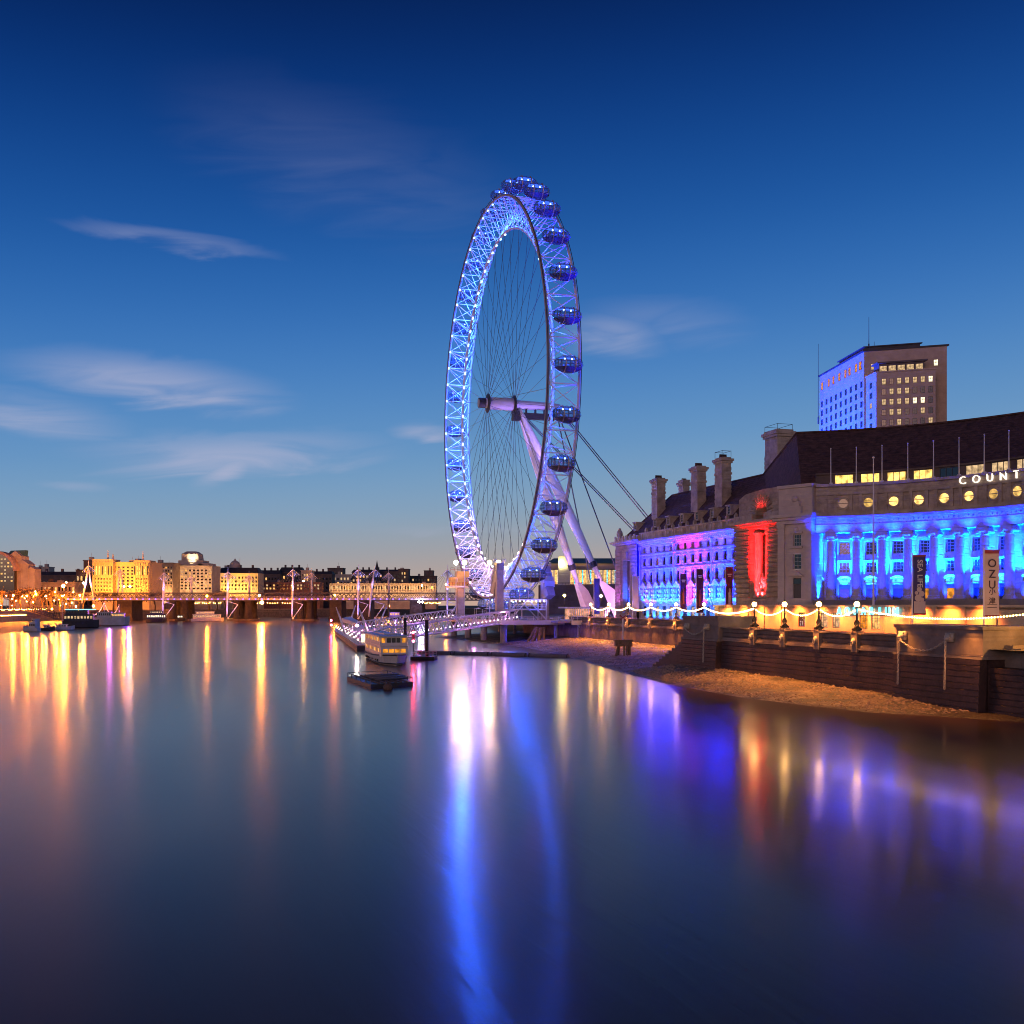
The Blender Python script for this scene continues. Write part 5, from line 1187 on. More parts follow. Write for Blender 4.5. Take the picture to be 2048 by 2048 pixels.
mb = MB()
for k in range(12): p = (q[0].lerp(q[1], k / 5) if k < 6 else q[3].lerp(q[2], (k - 6) / 5)) + Z_ * .55; mb.tube(p, p + Z_ * .55, .05, n=5)
mb.path([p + Z_ * 1.1 for p in q], .04, 4, True); part('guard_rail', mb, M['steel'], t)
mb = MB(); mb.ball((-16.0, 134.2, .25), .62, n=14, m=9); mb.tube((-16, 134.2, .8), (-16, 134.2, 1.1), .07, n=6); lone('mooring_buoy', mb, pbr('rusty_buoy', (.12, .07, .05), .7, var=.5, scale=3), 'round rusty mooring buoy in front of the dark raft', 'buoy', True, org=(-16, 134.2, 0))
# two dark mooring piles with pale caps
for px, D, yt, lab in ((810.5, 238, 1236, 'dark mooring pile rising behind the white passenger boat'), (853.5, 211, 1240, 'thick dark mooring pile standing right of the white passenger boat')):
    x = Xat(px, D); z = Zat(yt, D); t = thing('mooring_pile', lab, 'mooring pile', (x, D, 0), 'mooring piles by the passenger boat')
    mb = MB(); mb.tube((x, D, -3), (x, D, z), .36, n=12); part('pile', mb, M['hull_d'], t, True); mb = MB(); mb.lathe([(.42, 0), (.40, .35), (.04, 1.1)], (x, D, z), 10); part('cap', mb, M['lilac'], t)
# small pontoon with dinghy beside the boat
P = floaty((-19.2, 206, 0), (1, -.12, 0)); t = thing('mooring_float', 'small dark mooring float between the passenger boat and the thick pile', 'pontoon', (-17, 206, 0))
mb = MB(); mb.fbox(P, -.6, 4.2, -1.6, 1.6, -.4, .75); part('float', mb, M['hull_d'], t); mb = MB(); rail(mb, P(-.5, 1.5, .75), P(4.0, 1.5, .75), 6, .9, .035); rail(mb, P(-.5, -1.5, .75), P(4.0, -1.5, .75), 6, .9, .035); part('railing', mb, M['lilac'], t)
# floating boom
bpts = [Vector((-21.0, 232, 0)), Vector((-12.8, 228, 0)), Vector((-4.6, 223.6, 0)), Vector((3.4, 219.4, 0)), Vector((12.0, 215, 0))]
for k, (a, b) in enumerate(zip(bpts, bpts[1:])):
    t = thing('boom_float', ('grey floating boom tube, %s along the line from the passenger boat to the beach' % ORD[k]), 'boom', a, 'floating boom tubes'); mb = MB(); mb.tube(a.lerp(b, .02) + Z_ * .22, a.lerp(b, .98) + Z_ * .22, .56, n=14); part('tube', mb, M['rubber'], t, True)
    mb = MB()
    for q_ in (.05, .95): c = a.lerp(b, q_) + Z_ * .22; d = (b - a).normalized(); mb.tube(c - d * .12, c + d * .12, .62, n=14)
    part('band', mb, M['steel'], t)
# landing pontoon with raking masts, canopy and rails
po = V(-36.2, 243, 0); P = floaty(po, (-.205, .979, 0)); LP_ = 138
t = thing('landing_pontoon', 'long floating landing pontoon crowded with pinkish lights and railings', 'pontoon', po)
mb = MB(); mb.fbox(P, 0, LP_, 0, 11, -.5, 1.25); part('float', mb, M['hull_d'], t)
mb = MB(); mb.fbox(P, -.1, LP_ + .1, -.12, 11.1, 1.25, 1.45); mb.fbox(P, -.15, LP_, -.16, 0, .3, .7); part('deck_edge', mb, pbr('pontoon_edge', (.33, .22, .18), .7, var=.25), t)
mb = MB(); rail(mb, P(0, .2, 1.45), P(LP_, .2, 1.45), 90, 1.2, .045); rail(mb, P(0, .3, 1.45), P(0, 10.6, 1.45), 8, 1.2, .045); rail(mb, P(0, 6, 1.45), P(LP_, 6, 1.45), 60, 1.2, .045); part('railing', mb, M['lilac'], t)
pk = emi('pink_bulb', (1, .45, .8), 22); wb = emi('white_pontoon_bulb', (1, .75, .60), 25)
pm = MB(); pm.ball((0, 0, 0), .13, n=6, m=4); pme = pm.mesh('bulb'); pme.materials.append(pk); wme = pm.mesh('bulb'); wme.materials.append(wb)
for k in range(46): inst('rail_bulb', pme if k % 3 else wme, t, P(2 + k * 2.9, .35 + (k % 3) * 2.6, 2.75 + .5 * (k % 2)))
mb = MB()
for k in range(14): a = 6 + k * 8.5; mb.fbox(P, a, a + 3.2, 4 + (k % 2) * 2, 6 + (k % 2) * 2, 1.45, 3.3 + .4 * (k % 3))
part('shelters', mb, M['lilac'], t)
mb = MB(); mb.fbox(P, 2.5, 2.7, 2, 9, 1.45, 3.6); mb.fbox(P, 16, 16.2, 2, 9, 1.45, 3.6); part('lit_screen', mb, lampmat('pontoon_glow', (1, .75, .5), 2.0), t)
mb = MB(); mb.hexa([Wp(684, 1245, 318), Wp(712, 1250, 285), Wp(716, 1246, 288), Wp(700, 1242, 322), Wp(684, 1238, 318) + Z_ * .3, Wp(712, 1246, 285), Wp(716, 1241, 288), Wp(700, 1235, 322) + Z_ * .3]); part('canopy', mb, M['boatroof'], t)
mb = MB()
for px, D in ((688, 316), (711, 287)): p = Wp(px, 1246, D); mb.tube(V(p.x, p.y, 1.4), p, .12, n=6)
part('canopy_posts', mb, M['lilac'], t)
for (xa, ya, xb, yb, D) in ((690, 1263, 672, 1214, 300), (697, 1255, 711, 1210, 330), (737, 1266, 718, 1216, 262), (752, 1264, 773, 1213, 285)):
    mb = MB(); mb.rings([(Wp(xa, ya + 4, D), .34), (Wp((xa + xb) / 2, (ya + yb) / 2, D), .30), (Wp(xb, yb, D), .12)], 8); part('raking_mast', mb, M['lilac'], t, True)
mb = MB(); mb.ball(Wp(714, 1251, 268), .3, n=8, m=6); part('floodlight', mb, emi('pontoon_floodlight', (1, .85, .55), 300), t)
rd = emi('red_signal_lamp', (1, .03, .08), 300)
for k, (px, y0, D, yb, lab) in enumerate(((662.5, 1241, 395, 1268, 'red signal lights on a post at the far end of the pontoon'), (826.5, 1265, 206, 1304, 'red signal lights on a post between the boat and the thick pile'))):
    x = Xat(px, D); t = thing('signal_post', lab, 'signal light', (x, D, .7), 'red signal posts by the pontoon')
    mb = MB(); z = Zat(y0, D); mb.tube((x, D, .7), (x, D, z + .4), .08, n=6); mb.box((x, D + .2, z - 2), .5, .12, 2.4); part('post', mb, M['steel'], t)
    for dz in (0, -1.7): mb = MB(); mb.ball((x, D - .1, z + dz), .22 if k else .34, n=8, m=6); part('lamp', mb, rd, t, True)
# gangways from the pontoon to the platform
def gangway(p0, p1, w, h, label, nb, nbulb):
    d = (p1 - p0); L = d.length; d.normalize(); s = d.cross(Z_).normalized(); t = thing('gangway', label, 'gangway', p0, 'steel truss gangways to the wheel'); f = lambda a, b, z: p0 + d * a + s * b + Z_ * z
    mb = MB(); mb.hexa([f(0, -w / 2, -.15), f(L, -w / 2, -.15), f(L, w / 2, -.15), f(0, w / 2, -.15), f(0, -w / 2, 0), f(L, -w / 2, 0), f(L, w / 2, 0), f(0, w / 2, 0)]); part('deck', mb, M['lilac'], t)
    for sd in (-1, 1):
        mb = MB(); b = sd * w / 2
        mb.tube(f(0, b, 0), f(L, b, 0), .2, n=6); mb.tube(f(L * .03, b, h), f(L * .97, b, h), .2, n=6)
        for k in range(nb):
            a0 = L * k / nb; a1 = L * (k + 1) / nb; am = (a0 + a1) / 2
            mb.tube(f(a0, b, 0), f(am, b, h), .11, n=5); mb.tube(f(am, b, h), f(a1, b, 0), .11, n=5)
        part('truss', mb, M['lilac'], t)
    mb = MB()
    for k in range(nb): a = L * (k + .5) / nb; mb.tube(f(a, -w / 2, h), f(a, w / 2, h), .08, n=5)
    part('cross_ties', mb, M['lilac'], t)
    for k in range(nbulb): inst('rail_bulb', pme if k % 4 else wme, t, f(L * (k + .5) / nbulb, w / 2 - .25, 1.15))
gangway(V(-34.5, 259, 1.6), PW(-4, 30, 6.4) , 3.0, 3.1, 'lilac truss gangway with pink bulbs, nearer of the two leading to the platform', 16, 34)
gangway(V(-55, 352, 1.6), PW(-9, -22, 6.4), 3.0, 3.1, 'lilac truss gangway leading to the platform, farther of the two', 14, 26)
for p, e, c in ((V(-36, 262, 5), 400, (1, .30, .85)), (V(-45, 300, 5), 400, (1, .3, .8)), (V(-10, 275, 2.5), 600, (1, .2, .9)), (V(-24, 268, 7), 350, (.8, .3, 1)), (V(-2, 286, 9), 400, (1, .4, .8))):
    ld = bpy.data.lights.new('gangway_lamp', 'POINT'); ld.energy = e; ld.color = c; ld.shadow_soft_size = .3; lo = bpy.data.objects.new('gangway_lamp', ld); COL.objects.link(lo); lo.location = p

# extra orange spots added near the quay lamps to brighten the shingle
for p in NL + FL:
    q = p - A * 1.3 + Z_ * 2.9; spot('beach_fill_spot', q, q - A * 3.2 - Z_ * 9, 6500 if p in NL else 15000, (1, .32, .05), 112, .8, .3)
for u in (upx(1820, VN), upx(1960, VN)): q = PH(u, VN - 2, 10); spot('beach_fill_spot', q, q - A * 2.5 - Z_ * 9, 4000, (1, .32, .05), 112, .8, .3)  # two more added spots over the block, where no lamp stands

q = PH(B2[1] + 6.5, VN + 3.2, 9.8); ld = bpy.data.lights.new('step_lamp', 'POINT'); ld.energy = 2600; ld.color = (1, .42, .06); ld.shadow_soft_size = .3; lo = bpy.data.objects.new('step_lamp', ld); COL.objects.link(lo); lo.location = q
# ------------------------------------------------------------------ office tower behind the hall
TO = V(135.4, 400, 0); T1 = V(.952, -.306, 0); T2 = V(-.092, .996, 0)
def PT_(u, v, z): return TO + T1 * u + T2 * v + Z_ * z
t = thing('office_tower', 'tall stone office tower, one side floodlit blue, behind the hall roof', 'office tower', (TO.x, TO.y, GZ)); tower_o = t
ZT, ZL = 108.2, 98.0
mb = MB(); mb.fbox(PT_, 0, 29.5, 0, 44, 40, ZT); part('upper_block', mb, M['brick'], t)
mb = MB(); mb.fbox(PT_, -.5, 30.1, -.5, 44.5, ZT, ZT + .6); mb.fbox(PT_, 1, 21, 2, 26, ZT + .6, ZT + 2.0); mb.fbox(PT_, .4, 21.6, 1.4, 26.6, ZT + 2.0, ZT + 2.4); part('roof', mb, M['slate'], t)
mb = MB(); mb.fbox(PT_, .7, 21.4, -9, -.02, 40, ZL); mb.fbox(PT_, .4, 21.7, -9.3, -.02, ZL, ZL + .5); part('front_block', mb, M['brick'], t)
mb = MB(); mb.fbox(PT_, -2.2, 10, 44.02, 54, 40, 84.5); part('rear_block', mb, M['brick'], t)
mb = MB(); mb.fbox(PT_, 3.5, 19.5, -4.5, -.04, ZL + .5, ZL + 4.2); mb.fbox(PT_, 2.6, 20.4, -5.4, -.04, ZL + 4.2, ZL + 4.8); part('roof_terrace', mb, M['dark'], t)
def twin(P, u, v, z, w, h, gl, rz):
    o = window(t, P, u, v, z, w, h, 2, 2, 'framed', gl, rz); return o
rzf = math.atan2(T1.y, T1.x); rt = random.Random(5)
fr = [(1, 0, 1, 1, 1, 1, 2), (0, 1, 1, 1, 0, 0, 0), (1, 1, 1, 1, 2, 2, 0), (0, 1, 1, 0, 0, 1, 0), (0, 0, 1, 0, 0, 0, 1), (1, 0, 0, 1, 0, 0, 0)]
for r in range(9):
    for k in range(7):
        q = fr[r][k] if r < 6 else 0; z = ZL - 4.6 - r * 3.85
        twin(PT_, 3.3 + k * 2.72, -9.14, z, 1.5, 2.3, ('glassb', 'lit_soft', 'lit_white')[q], rzf)
for k in range(5): twin(PT_, 3.2 + k * 5.6, -.14, ZT - 7.2, 1.6, 2.4, ('lit_soft', 'glassb', 'glassb', 'glassb', 'lit_white')[k], rzf)
for k in range(5): twin(PT_, 5 + k * 3.2, -4.62, ZL + 1.2, 2.7, 2.2, 'lit_soft', rzf)
rzs = math.atan2(-T2.y, -T2.x)
def PTs(u, v, z): return PT_(v, u, z)
for k, vv in enumerate((2, 6, 12, 16, 22, 28, 33, 40)): twin(PT_, -.14, vv + 1.2, ZT - 6.4, 2.2, 3.4, 'lit_amber', rzs)
for r in range(10):
    for k in range(9): twin(PT_, -.14, 2.2 + k * 4.9, ZT - 13.4 - r * 3.85, 1.7, 2.4, 'lit_soft' if (r, k) in ((5, 7), (7, 4)) else 'glassb', rzs)
for r in range(8): twin(PT_, .56, -4.5, ZL - 5 - r * 3.85, 2.0, 2.2, 'lit_soft' if r == 2 else 'glassd', rzs)
for (u, v, z0, z1) in ((3, 3, ZT + .6, ZT + 14), (-.8, 43.5, 88, ZT + 14), (12, 20, ZT + 3, ZT + 8)):
    mb = MB(); mb.tube(PT_(u, v, z0), PT_(u, v, z1), .16, .08, 5); mb.tube(PT_(u, v, z0), PT_(u, v, z0 + 3), .3, n=5); part('antenna_mast', mb, M['steel'], t)
for z in (30, 62): spot('tower_floodlight', V(84, 421, z), PT_(0, 22, 76 + z * .1), 1500000, (.003, .050, 1), 75, .5, 1.5)
# ------------------------------------------------------------------ concert hall past the wheel legs
D = 520; x0, x1 = Xat(1096, D), Xat(1275, D); f = lambda a, b, z: V(x0 + a, D + b, z); w = x1 - x0
t = thing('concert_hall', 'long concert hall with green roof and cyan-lit colonnade behind the wheel legs', 'building', (x0, D, GZ))
zr, ze, zw1, zw0 = Zat(1116, D), Zat(1127, D), Zat(1140, D), Zat(1168, D)
mb = MB(); mb.fbox(f, 0, w, 0, 40, GZ, ze); part('wall', mb, pbr('hall_wall', (.34, .25, .20), .8, var=.2, scale=.2), t)
mb = MB(); mb.hexa([f(-1, -1.5, ze), f(w, -1.5, ze), f(w, 42, ze), f(-1, 42, ze), f(3, 3, zr), f(w, 3, zr), f(w, 38, zr), f(3, 38, zr)]); part('roof', mb, M['copper'], t)
mb = MB(); mb.fbox(f, 0, w, -.6, 0, zw1, zw1 + .6); mb.fbox(f, 0, w, -.8, 0, zw0 - .8, zw0); mb.fbox(f, 0, w, -.9, -.01, GZ, zw0 - .8); part('ledge', mb, M['dark'], t)
for k in range(22):
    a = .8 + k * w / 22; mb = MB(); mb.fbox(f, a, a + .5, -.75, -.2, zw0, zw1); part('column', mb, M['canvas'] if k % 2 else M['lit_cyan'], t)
    mb = MB(); mb.fbox(f, a + .6, a + w / 22 - .1, -.18, -.05, zw0, zw1); part('window', mb, M['lit_warm'] if k % 3 else M['lit_soft'], t)
spot('hall_lamp', f(w * .3, -10, GZ + 3), f(w * .3, 0, 24), 30000, (1, .6, .2), 100)
D = 480; t = thing('brick_building', 'dark low brick building with terrace between the wheel and the concert hall', 'building', (Xat(1080, D), D, GZ)); f = lambda a, b, z: V(Xat(1078, D) + a, D + b, z)
mb = MB(); mb.fbox(f, 0, 46, 0, 12, GZ, Zat(1170, D)); part('wall', mb, M['dark'], t); mb = MB(); rail(mb, f(0, 0, Zat(1170, D)), f(46, 0, Zat(1170, D)), 30); part('railing', mb, M['steel'], t)
t = thing('spotlit_block', 'small bright spotlit roof block behind the wheel leg', 'building', (Xat(1130, 500), 500, GZ)); f = lambda a, b, z: V(Xat(1117, 500) + a, 500 + b, z)
mb = MB(); mb.fbox(f, 0, 5.5, 0, 6, GZ, Zat(1112, 500)); part('wall', mb, M['pale'], t); mb = MB(); mb.ball(f(1.0, -.8, Zat(1127, 500)), .5, n=8, m=6); part('lamp', mb, emi('greenish_floodlight', (1, .9, .35), 260), t)
spot('block_lamp', f(2, -6, 28), f(2.5, 0, 32), 6000, (1, .85, .3), 80)
for k, (px, py, D, lab) in enumerate(((1129, 1193, 330, 'orange street lamp between the platform and the wheel leg'), (1202, 1194, 322, 'orange street lamp beside the foot of the nearer wheel leg'))):
    x = Xat(px, D); t = thing('street_lamp', lab, 'street lamp', (x, D, GZ), 'orange lamps at the wheel legs'); z = Zat(py, D)
    mb = MB(); mb.tube((x, D, GZ), (x, D, z), .10, n=6); part('post', mb, M['steel'], t); mb = MB(); mb.ball((x, D - .1, z + .3), .40, n=10, m=6); part('globe', mb, emi('sodium_lamp', (1, .40, .05), 420), t)
# ------------------------------------------------------------------ trees: bare winter crowns
def make_tree_meshes(seed):
    r = random.Random(seed); tr = MB(); cw = MB()
    def grow(p, d, L, rad, lvl):
        q = p + d * L; q2 = p + d * (L * .5) + V(r.uniform(-1, 1), r.uniform(-1, 1), 0) * (L * .06)
        (tr if lvl < 2 else cw).rings([(p, rad), (q2, rad * .85), (q, rad * .65)], 5 if lvl < 2 else 3, False)
        if lvl >= 5: return
        for k in range(3 if lvl < 3 else r.choice((2, 3, 3))):
            nd = (d + V(r.uniform(-1, 1), r.uniform(-1, 1), r.uniform(-.35, .7)) * (.75 if lvl else .6)).normalized()
            grow(p.lerp(q, r.uniform(.65, 1)), nd, L * r.uniform(.62, .85), rad * .58, lvl + 1)
        if lvl >= 3:
            for k in range(3):
                c = p.lerp(q, r.random()) + V(r.gauss(0, .4), r.gauss(0, .4), r.gauss(0, .3)); a = V(r.uniform(-1, 1), r.uniform(-1, 1), r.uniform(-.2, 1)).normalized(); b = a.cross(V(r.uniform(-1, 1), r.uniform(-1, 1), .3)).normalized()
                cw.add([c, c + a * .9 + b * .05, c + a * 1.0, c + a * .5 - b * .07], [(0, 1, 2, 3)])
    grow(V(0, 0, 0), V(0, 0, 1), 3.6, .34, 0); return tr.mesh('trunk'), cw.mesh('crown')
TM = [make_tree_meshes(s) for s in (1, 2, 3)]
for a, b in TM: a.materials.append(M['bark']); b.materials.append(M['bark'])
def tree(x, y, z, h, k, label, group):
    t = thing('bare_tree', label, 'tree', (x, y, z), group); s = h / 12.5; t.rotation_euler = (0, 0, k * 1.7)
    for nm, me in zip(('trunk', 'crown'), TM[k % 3]):
        o = bpy.data.objects.new(nm, me); COL.objects.link(o); o.parent = t; o.scale = (s * 1.15, s * 1.15, s)
GT = 'bare trees along the far left embankment'
# ------------------------------------------------------------------ generic far buildings
wcache = {}
def wquad(w, h, mat):
    k = (round(w, 2), round(h, 2), mat)
    if k not in wcache:
        m = MB(); m.fbox(lambda a, b, z: V(a, b, z), -w / 2, w / 2, -.12, .05, 0, h); me = m.mesh('window'); me.materials.append(M[mat]); wcache[k] = me
    return wcache[k]
rb = random.Random(21)
def bldg(name, label, px0, px1, yt, D, mat, rows, cols, lit=.2, depth=20, group=None, base=6.4, yb=None, roof=None, lits=('lit_soft', 'lit_warm'), dk='glassd', ww=.45, wh=.55, top=.9):
    x0, x1 = Xat(px0, D), Xat(px1, D); zt = Zat(yt, D); w = x1 - x0
    t = thing(name, label, 'building', (x0, D, base), group); f = lambda a, b, z: V(x0 + a, D + b, z)
    mb = MB(); mb.fbox(f, 0, w, 0, depth, base, zt); mb.fbox(f, -.4, w + .4, -.5, depth, zt, zt + .8); part('wall', mb, M[mat] if isinstance(mat, str) else mat, t)
    z0 = Zat(yb, D) if yb else base + 3
    for r in range(rows):
        for c in range(cols):
            a = w * (c + .5) / cols; hh = (zt - z0) * top / rows; z = z0 + hh * r
            inst('window', wquad(w / cols * ww, hh * wh, rb.choice(lits) if rb.random() < lit else dk), t, f(a, -.02, z + hh * .2))
    if roof:
        mb = MB(); mb.hexa([f(-.6, -.6, zt + .8), f(w + .6, -.6, zt + .8), f(w + .6, depth, zt + .8), f(-.6, depth, zt + .8), f(w * .06, depth * .3, zt + roof), f(w * .94, depth * .3, zt + roof), f(w * .94, depth * .7, zt + roof), f(w * .06, depth * .7, zt + roof)]); r_ = part('roof', mb, M['slate'], t)
        mb = MB()
        for k in range(3): mb.box(f(w * (.2 + .3 * k), depth * .5, zt + roof - .6), 1.6, 2.4, 3.2)
        part('chimneys', mb, M['dark'], r_)
    for k in range(max(1, int(w / 14))):
        mb = MB(); a = rb.uniform(.1, .9) * w; hh = rb.uniform(1.2, 3.2); q = rb.uniform(1.5, 4)
        if roof is None: mb.fbox(f, a - q / 2, a + q / 2, 3, 7, zt + .8, zt + .8 + hh); mb.tube(f(a, 5, zt + hh), f(a, 5, zt + hh + rb.uniform(2, 5)), .1, n=4); part('roof_hut', mb, M['dark'] if k % 2 else M['pale'], t)
    return t, f, w, zt
# left edge: arched station building
D = 780; t = thing('arched_station', 'arched glass-fronted station building with gabled stone towers at the left edge', 'building', (Xat(0, D), D, 6.4)); x0 = Xat(-6, D)
f = lambda a, b, z: V(x0 + a, D + b, z); R0 = 15.0; zc = Zat(1142, D)
mb = MB(); pts = [(R0 * math.cos(math.pi * k / 20), R0 * math.sin(math.pi * k / 20)) for k in range(21)]; inn = [(p * .86, q * .86) for p, q in pts]
for k in range(20): mb.hexa([f(*(lambda p: (p[0], -2, zc + p[1]))(pts[k])), f(*(lambda p: (p[0], -2, zc + p[1]))(pts[k + 1])), f(*(lambda p: (p[0], -2, zc + p[1]))(inn[k + 1])), f(*(lambda p: (p[0], -2, zc + p[1]))(inn[k])), f(pts[k][0], 6, zc + pts[k][1]), f(pts[k + 1][0], 6, zc + pts[k + 1][1]), f(inn[k + 1][0], 6, zc + inn[k + 1][1]), f(inn[k][0], 6, zc + inn[k][1])])
part('arch', mb, pbr('pink_stone', (.42, .28, .22), .8, var=.15), t)
mb = MB(); mb.prism(inn + [(-R0 * .86, -20), (R0 * .86, -20)], lambda p, q, v: f(p, v, zc + q), 0, 4); part('glass_front', mb, M['glassd'], t)
for r in range(7):
    for c in range(10):
        a = -11.5 + c * 2.5; z = -8 + r * 2.7
        if a * a + max(0, z) ** 2 < 130 and rb.random() < .8: inst('window', wquad(1.3, 1.2, rb.choice(('lit_soft', 'lit_warm', 'lit_soft', 'glassb'))), t, f(a, -.1, zc + z))
mb = MB()
for px0, px1, yt in ((12, 38, 1112), (30, 51, 1128), (51, 63, 1138)):
    a, b = Xat(px0, D) - x0, Xat(px1, D) - x0; z = Zat(yt, D); mb.fbox(f, a, b, 4 + px0 * .02, 16, 6.4, z); mb.prism([(a - .3, z), (b + .3, z), ((a + b) / 2, z + (b - a) * .42)], lambda p, q, v: f(p, v, q), 3.8, 16)
part('gabled_tower', mb, M['pale'], t)
mb = MB(); mb.hexa([f(*v) for v in ((4, 8, Zat(1108, D)), (16, 8, Zat(1112, D)), (16, 15, Zat(1112, D)), (4, 15, Zat(1108, D)), (6, 9, Zat(1100, D)), (17, 9, Zat(1099, D)), (17, 14, Zat(1099, D)), (6, 14, Zat(1100, D)))]); part('curved_roof', mb, M['copper'], t)
GB = 'buildings on the far left bank'
bldg('concrete_block', 'small pale concrete tower block standing alone against the sky on the left', 83, 98, 1135, 1000, 'pale', 5, 3, .15, 12, GB); bldg('concrete_annex', 'dark slatted annex joined to the left of the small pale tower block', 74, 82.5, 1136, 1003, 'dark', 8, 1, 0, 10, GB, ww=.9)
bldg('dark_terrace', 'low dark roofed terrace between the tower block and the golden building', 62, 168, 1152, 900, 'dark', 3, 14, .12, 20, GB, roof=4); bldg('dark_stack_block', 'dark stepped block just left of the golden floodlit building', 152, 189, 1141, 880, 'dark', 4, 5, .15, 20, GB)
bldg('dark_corner_tower', 'dark square block rising behind the left corner of the golden building', 167, 186, 1122, 870, 'dark', 5, 2, .12, 15, GB)
bldg('pale_terrace', 'pale stone terrace low behind the orange trees at the left', 66, 150, 1166, 820, 'pale', 3, 12, .25, 16, GB)
D = 800; gold = pbr('golden_stone', (.52, .42, .26), .8, var=.12, scale=.12, course=3.4, bump=.3)
t, f, w, zt = bldg('golden_building', 'large golden floodlit building with two tower wings and flag spires', 190, 304, 1126, D, gold, 7, 13, .03, 24, GB, yb=1178, dk='glassd', wh=.5, lits=('lit_warm',))
def sub(px0, px1, yt, v0, v1, mat, nm): x0 = Xat(190, D); mb = MB(); mb.fbox(f, Xat(px0, D) - x0, Xat(px1, D) - x0, v0, v1, 6.4, Zat(yt, D)); return part(nm, mb, mat, t)
sub(190, 231, 1119, -5, 10, gold, 'tower_wing'); sub(272, 303, 1121, -5, 10, gold, 'tower_wing')
for px0, px1, yt in ((190, 231, 1119), (272, 303, 1121)):
    n = 7 if px1 - px0 > 35 else 6
    for k in range(n):
        px = px0 + (px1 - px0) * (k + .5) / n; a = Xat(px, D) - Xat(190, D); mb = MB(); mb.fbox(f, a - .38, a + .38, -5.7, -5, 12, Zat(yt + 6, D)); part('buttress', mb, gold, t)
        for r in range(7):
            hz = (Zat(1150, D) - 14) / 7; inst('window', wquad(.75, hz * .5, 'glassd'), t, f(a + 1.15, -5.02, 13 + hz * r)) if k < n - 1 else None
        mb = MB(); mb.fbox(f, a - .4, a + .4, -5.85, -5.72, Zat(1150, D), Zat(1133, D)); part('window_strip', mb, M['lit_gold'] if k in (1, 2, 4) else M['glassd'], t)
for px, y0, y1 in ((216, 1119, 1100), (226, 1119, 1107), (286, 1121, 1102)): a = Xat(px, D) - Xat(190, D); mb = MB(); mb.rings([(f(a, 0, Zat(y0, D)), .9), (f(a, 0, Zat(y0 - 8, D)), .55), (f(a, 0, Zat(y1, D)), .12)], 6); part('spire', mb, M['canvas'], t)
for px, e in ((200, 1), (222, 1), (240, .8), (258, .8), (278, 1), (296, 1)): x = Xat(px, D); spot('facade_floodlight', V(x, D - 26, 14), V(x, D, 34), 40000, (1, .40, .035), 75, .8, .5)
D = 900; t, f, w, zt = bldg('stepped_building', 'broad pale stepped building crowned by a bright-lit tank-like tower', 320, 424, 1133, D, M['pale'], 7, 13, .28, 26, GB, yb=1180, lits=('lit_soft', 'lit_warm'))
mb = MB()
for a0, a1, yt, v in ((340, 416, 1126, 3), (352, 402, 1120, 6)): mb.fbox(f, Xat(a0, D) - Xat(320, D), Xat(a1, D) - Xat(320, D), v, 24, Zat(1133, D) + .8, Zat(yt, D))
part('setback_storeys', mb, M['pale'], t)
mb = MB(); a, b = Xat(357, D) - Xat(320, D), Xat(393, D) - Xat(320, D); mb.hexa([f(a, 8, Zat(1121, D)), f(b, 8, Zat(1121, D)), f(b, 22, Zat(1121, D)), f(a, 22, Zat(1121, D)), f(a + .6, 6.4, Zat(1107, D)), f(b - .6, 6.4, Zat(1107, D)), f(b - .6, 21, Zat(1107, D)), f(a + .6, 21, Zat(1107, D))])
mb.hexa([f(a + .6, 6.4, Zat(1107, D)), f(b - .6, 6.4, Zat(1107, D)), f(b - .6, 21, Zat(1107, D)), f(a + .6, 21, Zat(1107, D)), f(a + 4, 10, Zat(1101.5, D)), f(b - 4, 10, Zat(1101.5, D)), f(b - 4, 20, Zat(1101.5, D)), f(a + 4, 20, Zat(1101.5, D))]); part('clock_tower', mb, M['pale'], t)
mb = MB(); c = Xat(380.5, D) - Xat(320, D); mb.fbox(f, c - 1.6, c + 1.6, 7.2, 8.2, Zat(1128, D), Zat(1109, D)); part('lit_niche', mb, M['canvas'], t)
for px, z, e in ((380.5, Zat(1131, D) + 3, 40000),): spot('tower_spot', V(Xat(px, D), D - 5, Zat(1133, D) + 1), V(Xat(px, D), D + 8, Zat(1113, D)), 45000, (1, .80, .45), 45)
for px in (340, 372, 405): spot('facade_floodlight', V(Xat(px, D), D - 30, 12), V(Xat(px, D), D, 34), 75000, (1, .50, .18), 85, .8, .5)
bldg('brown_office', 'brown office block with rows of small lit windows right of the golden building', 304, 345, 1127, 880, pbr('brown_stone', (.26, .19, .14), .8, var=.2), 7, 8, .35, 20, GB, yb=1176)
D = 950; t, f, w, zt = bldg('hotel_building', 'warm-lit hotel with dormered dark roof and a small dome', 434, 516, 1148, D, pbr('warm_stone', (.50, .42, .28), .8, var=.12), 4, 12, .25, 22, GB, yb=1182, roof=6, lits=('lit_warm', 'lit_soft'))
mb = MB(); mb.lathe([(5.5, 0), (5.5, 4), (4.8, 6), (3.4, 8), (1.2, 9.3), (.4, 11)], f(Xat(462, D) - Xat(434, D), 14, Zat(1140, D)), 12); mb.fbox(f, 4, 16, 10, 18, Zat(1144, D), Zat(1130, D)); part('dome', mb, M['pale'], t)
mb = MB(); mb.tube(f(Xat(474, D) - Xat(434, D), 10, Zat(1140, D)), f(Xat(474, D) - Xat(434, D), 10, Zat(1116, D)), .35, .15, 6); part('flagstaff', mb, M['canvas'], t)
for px in (444, 462, 480, 500): spot('facade_floodlight', V(Xat(px, D), D - 16, 12), V(Xat(px, D), D, 28), 60000, (1, .48, .10), 85, .8, .5)
GR = 'grey roofs beyond the bridge'
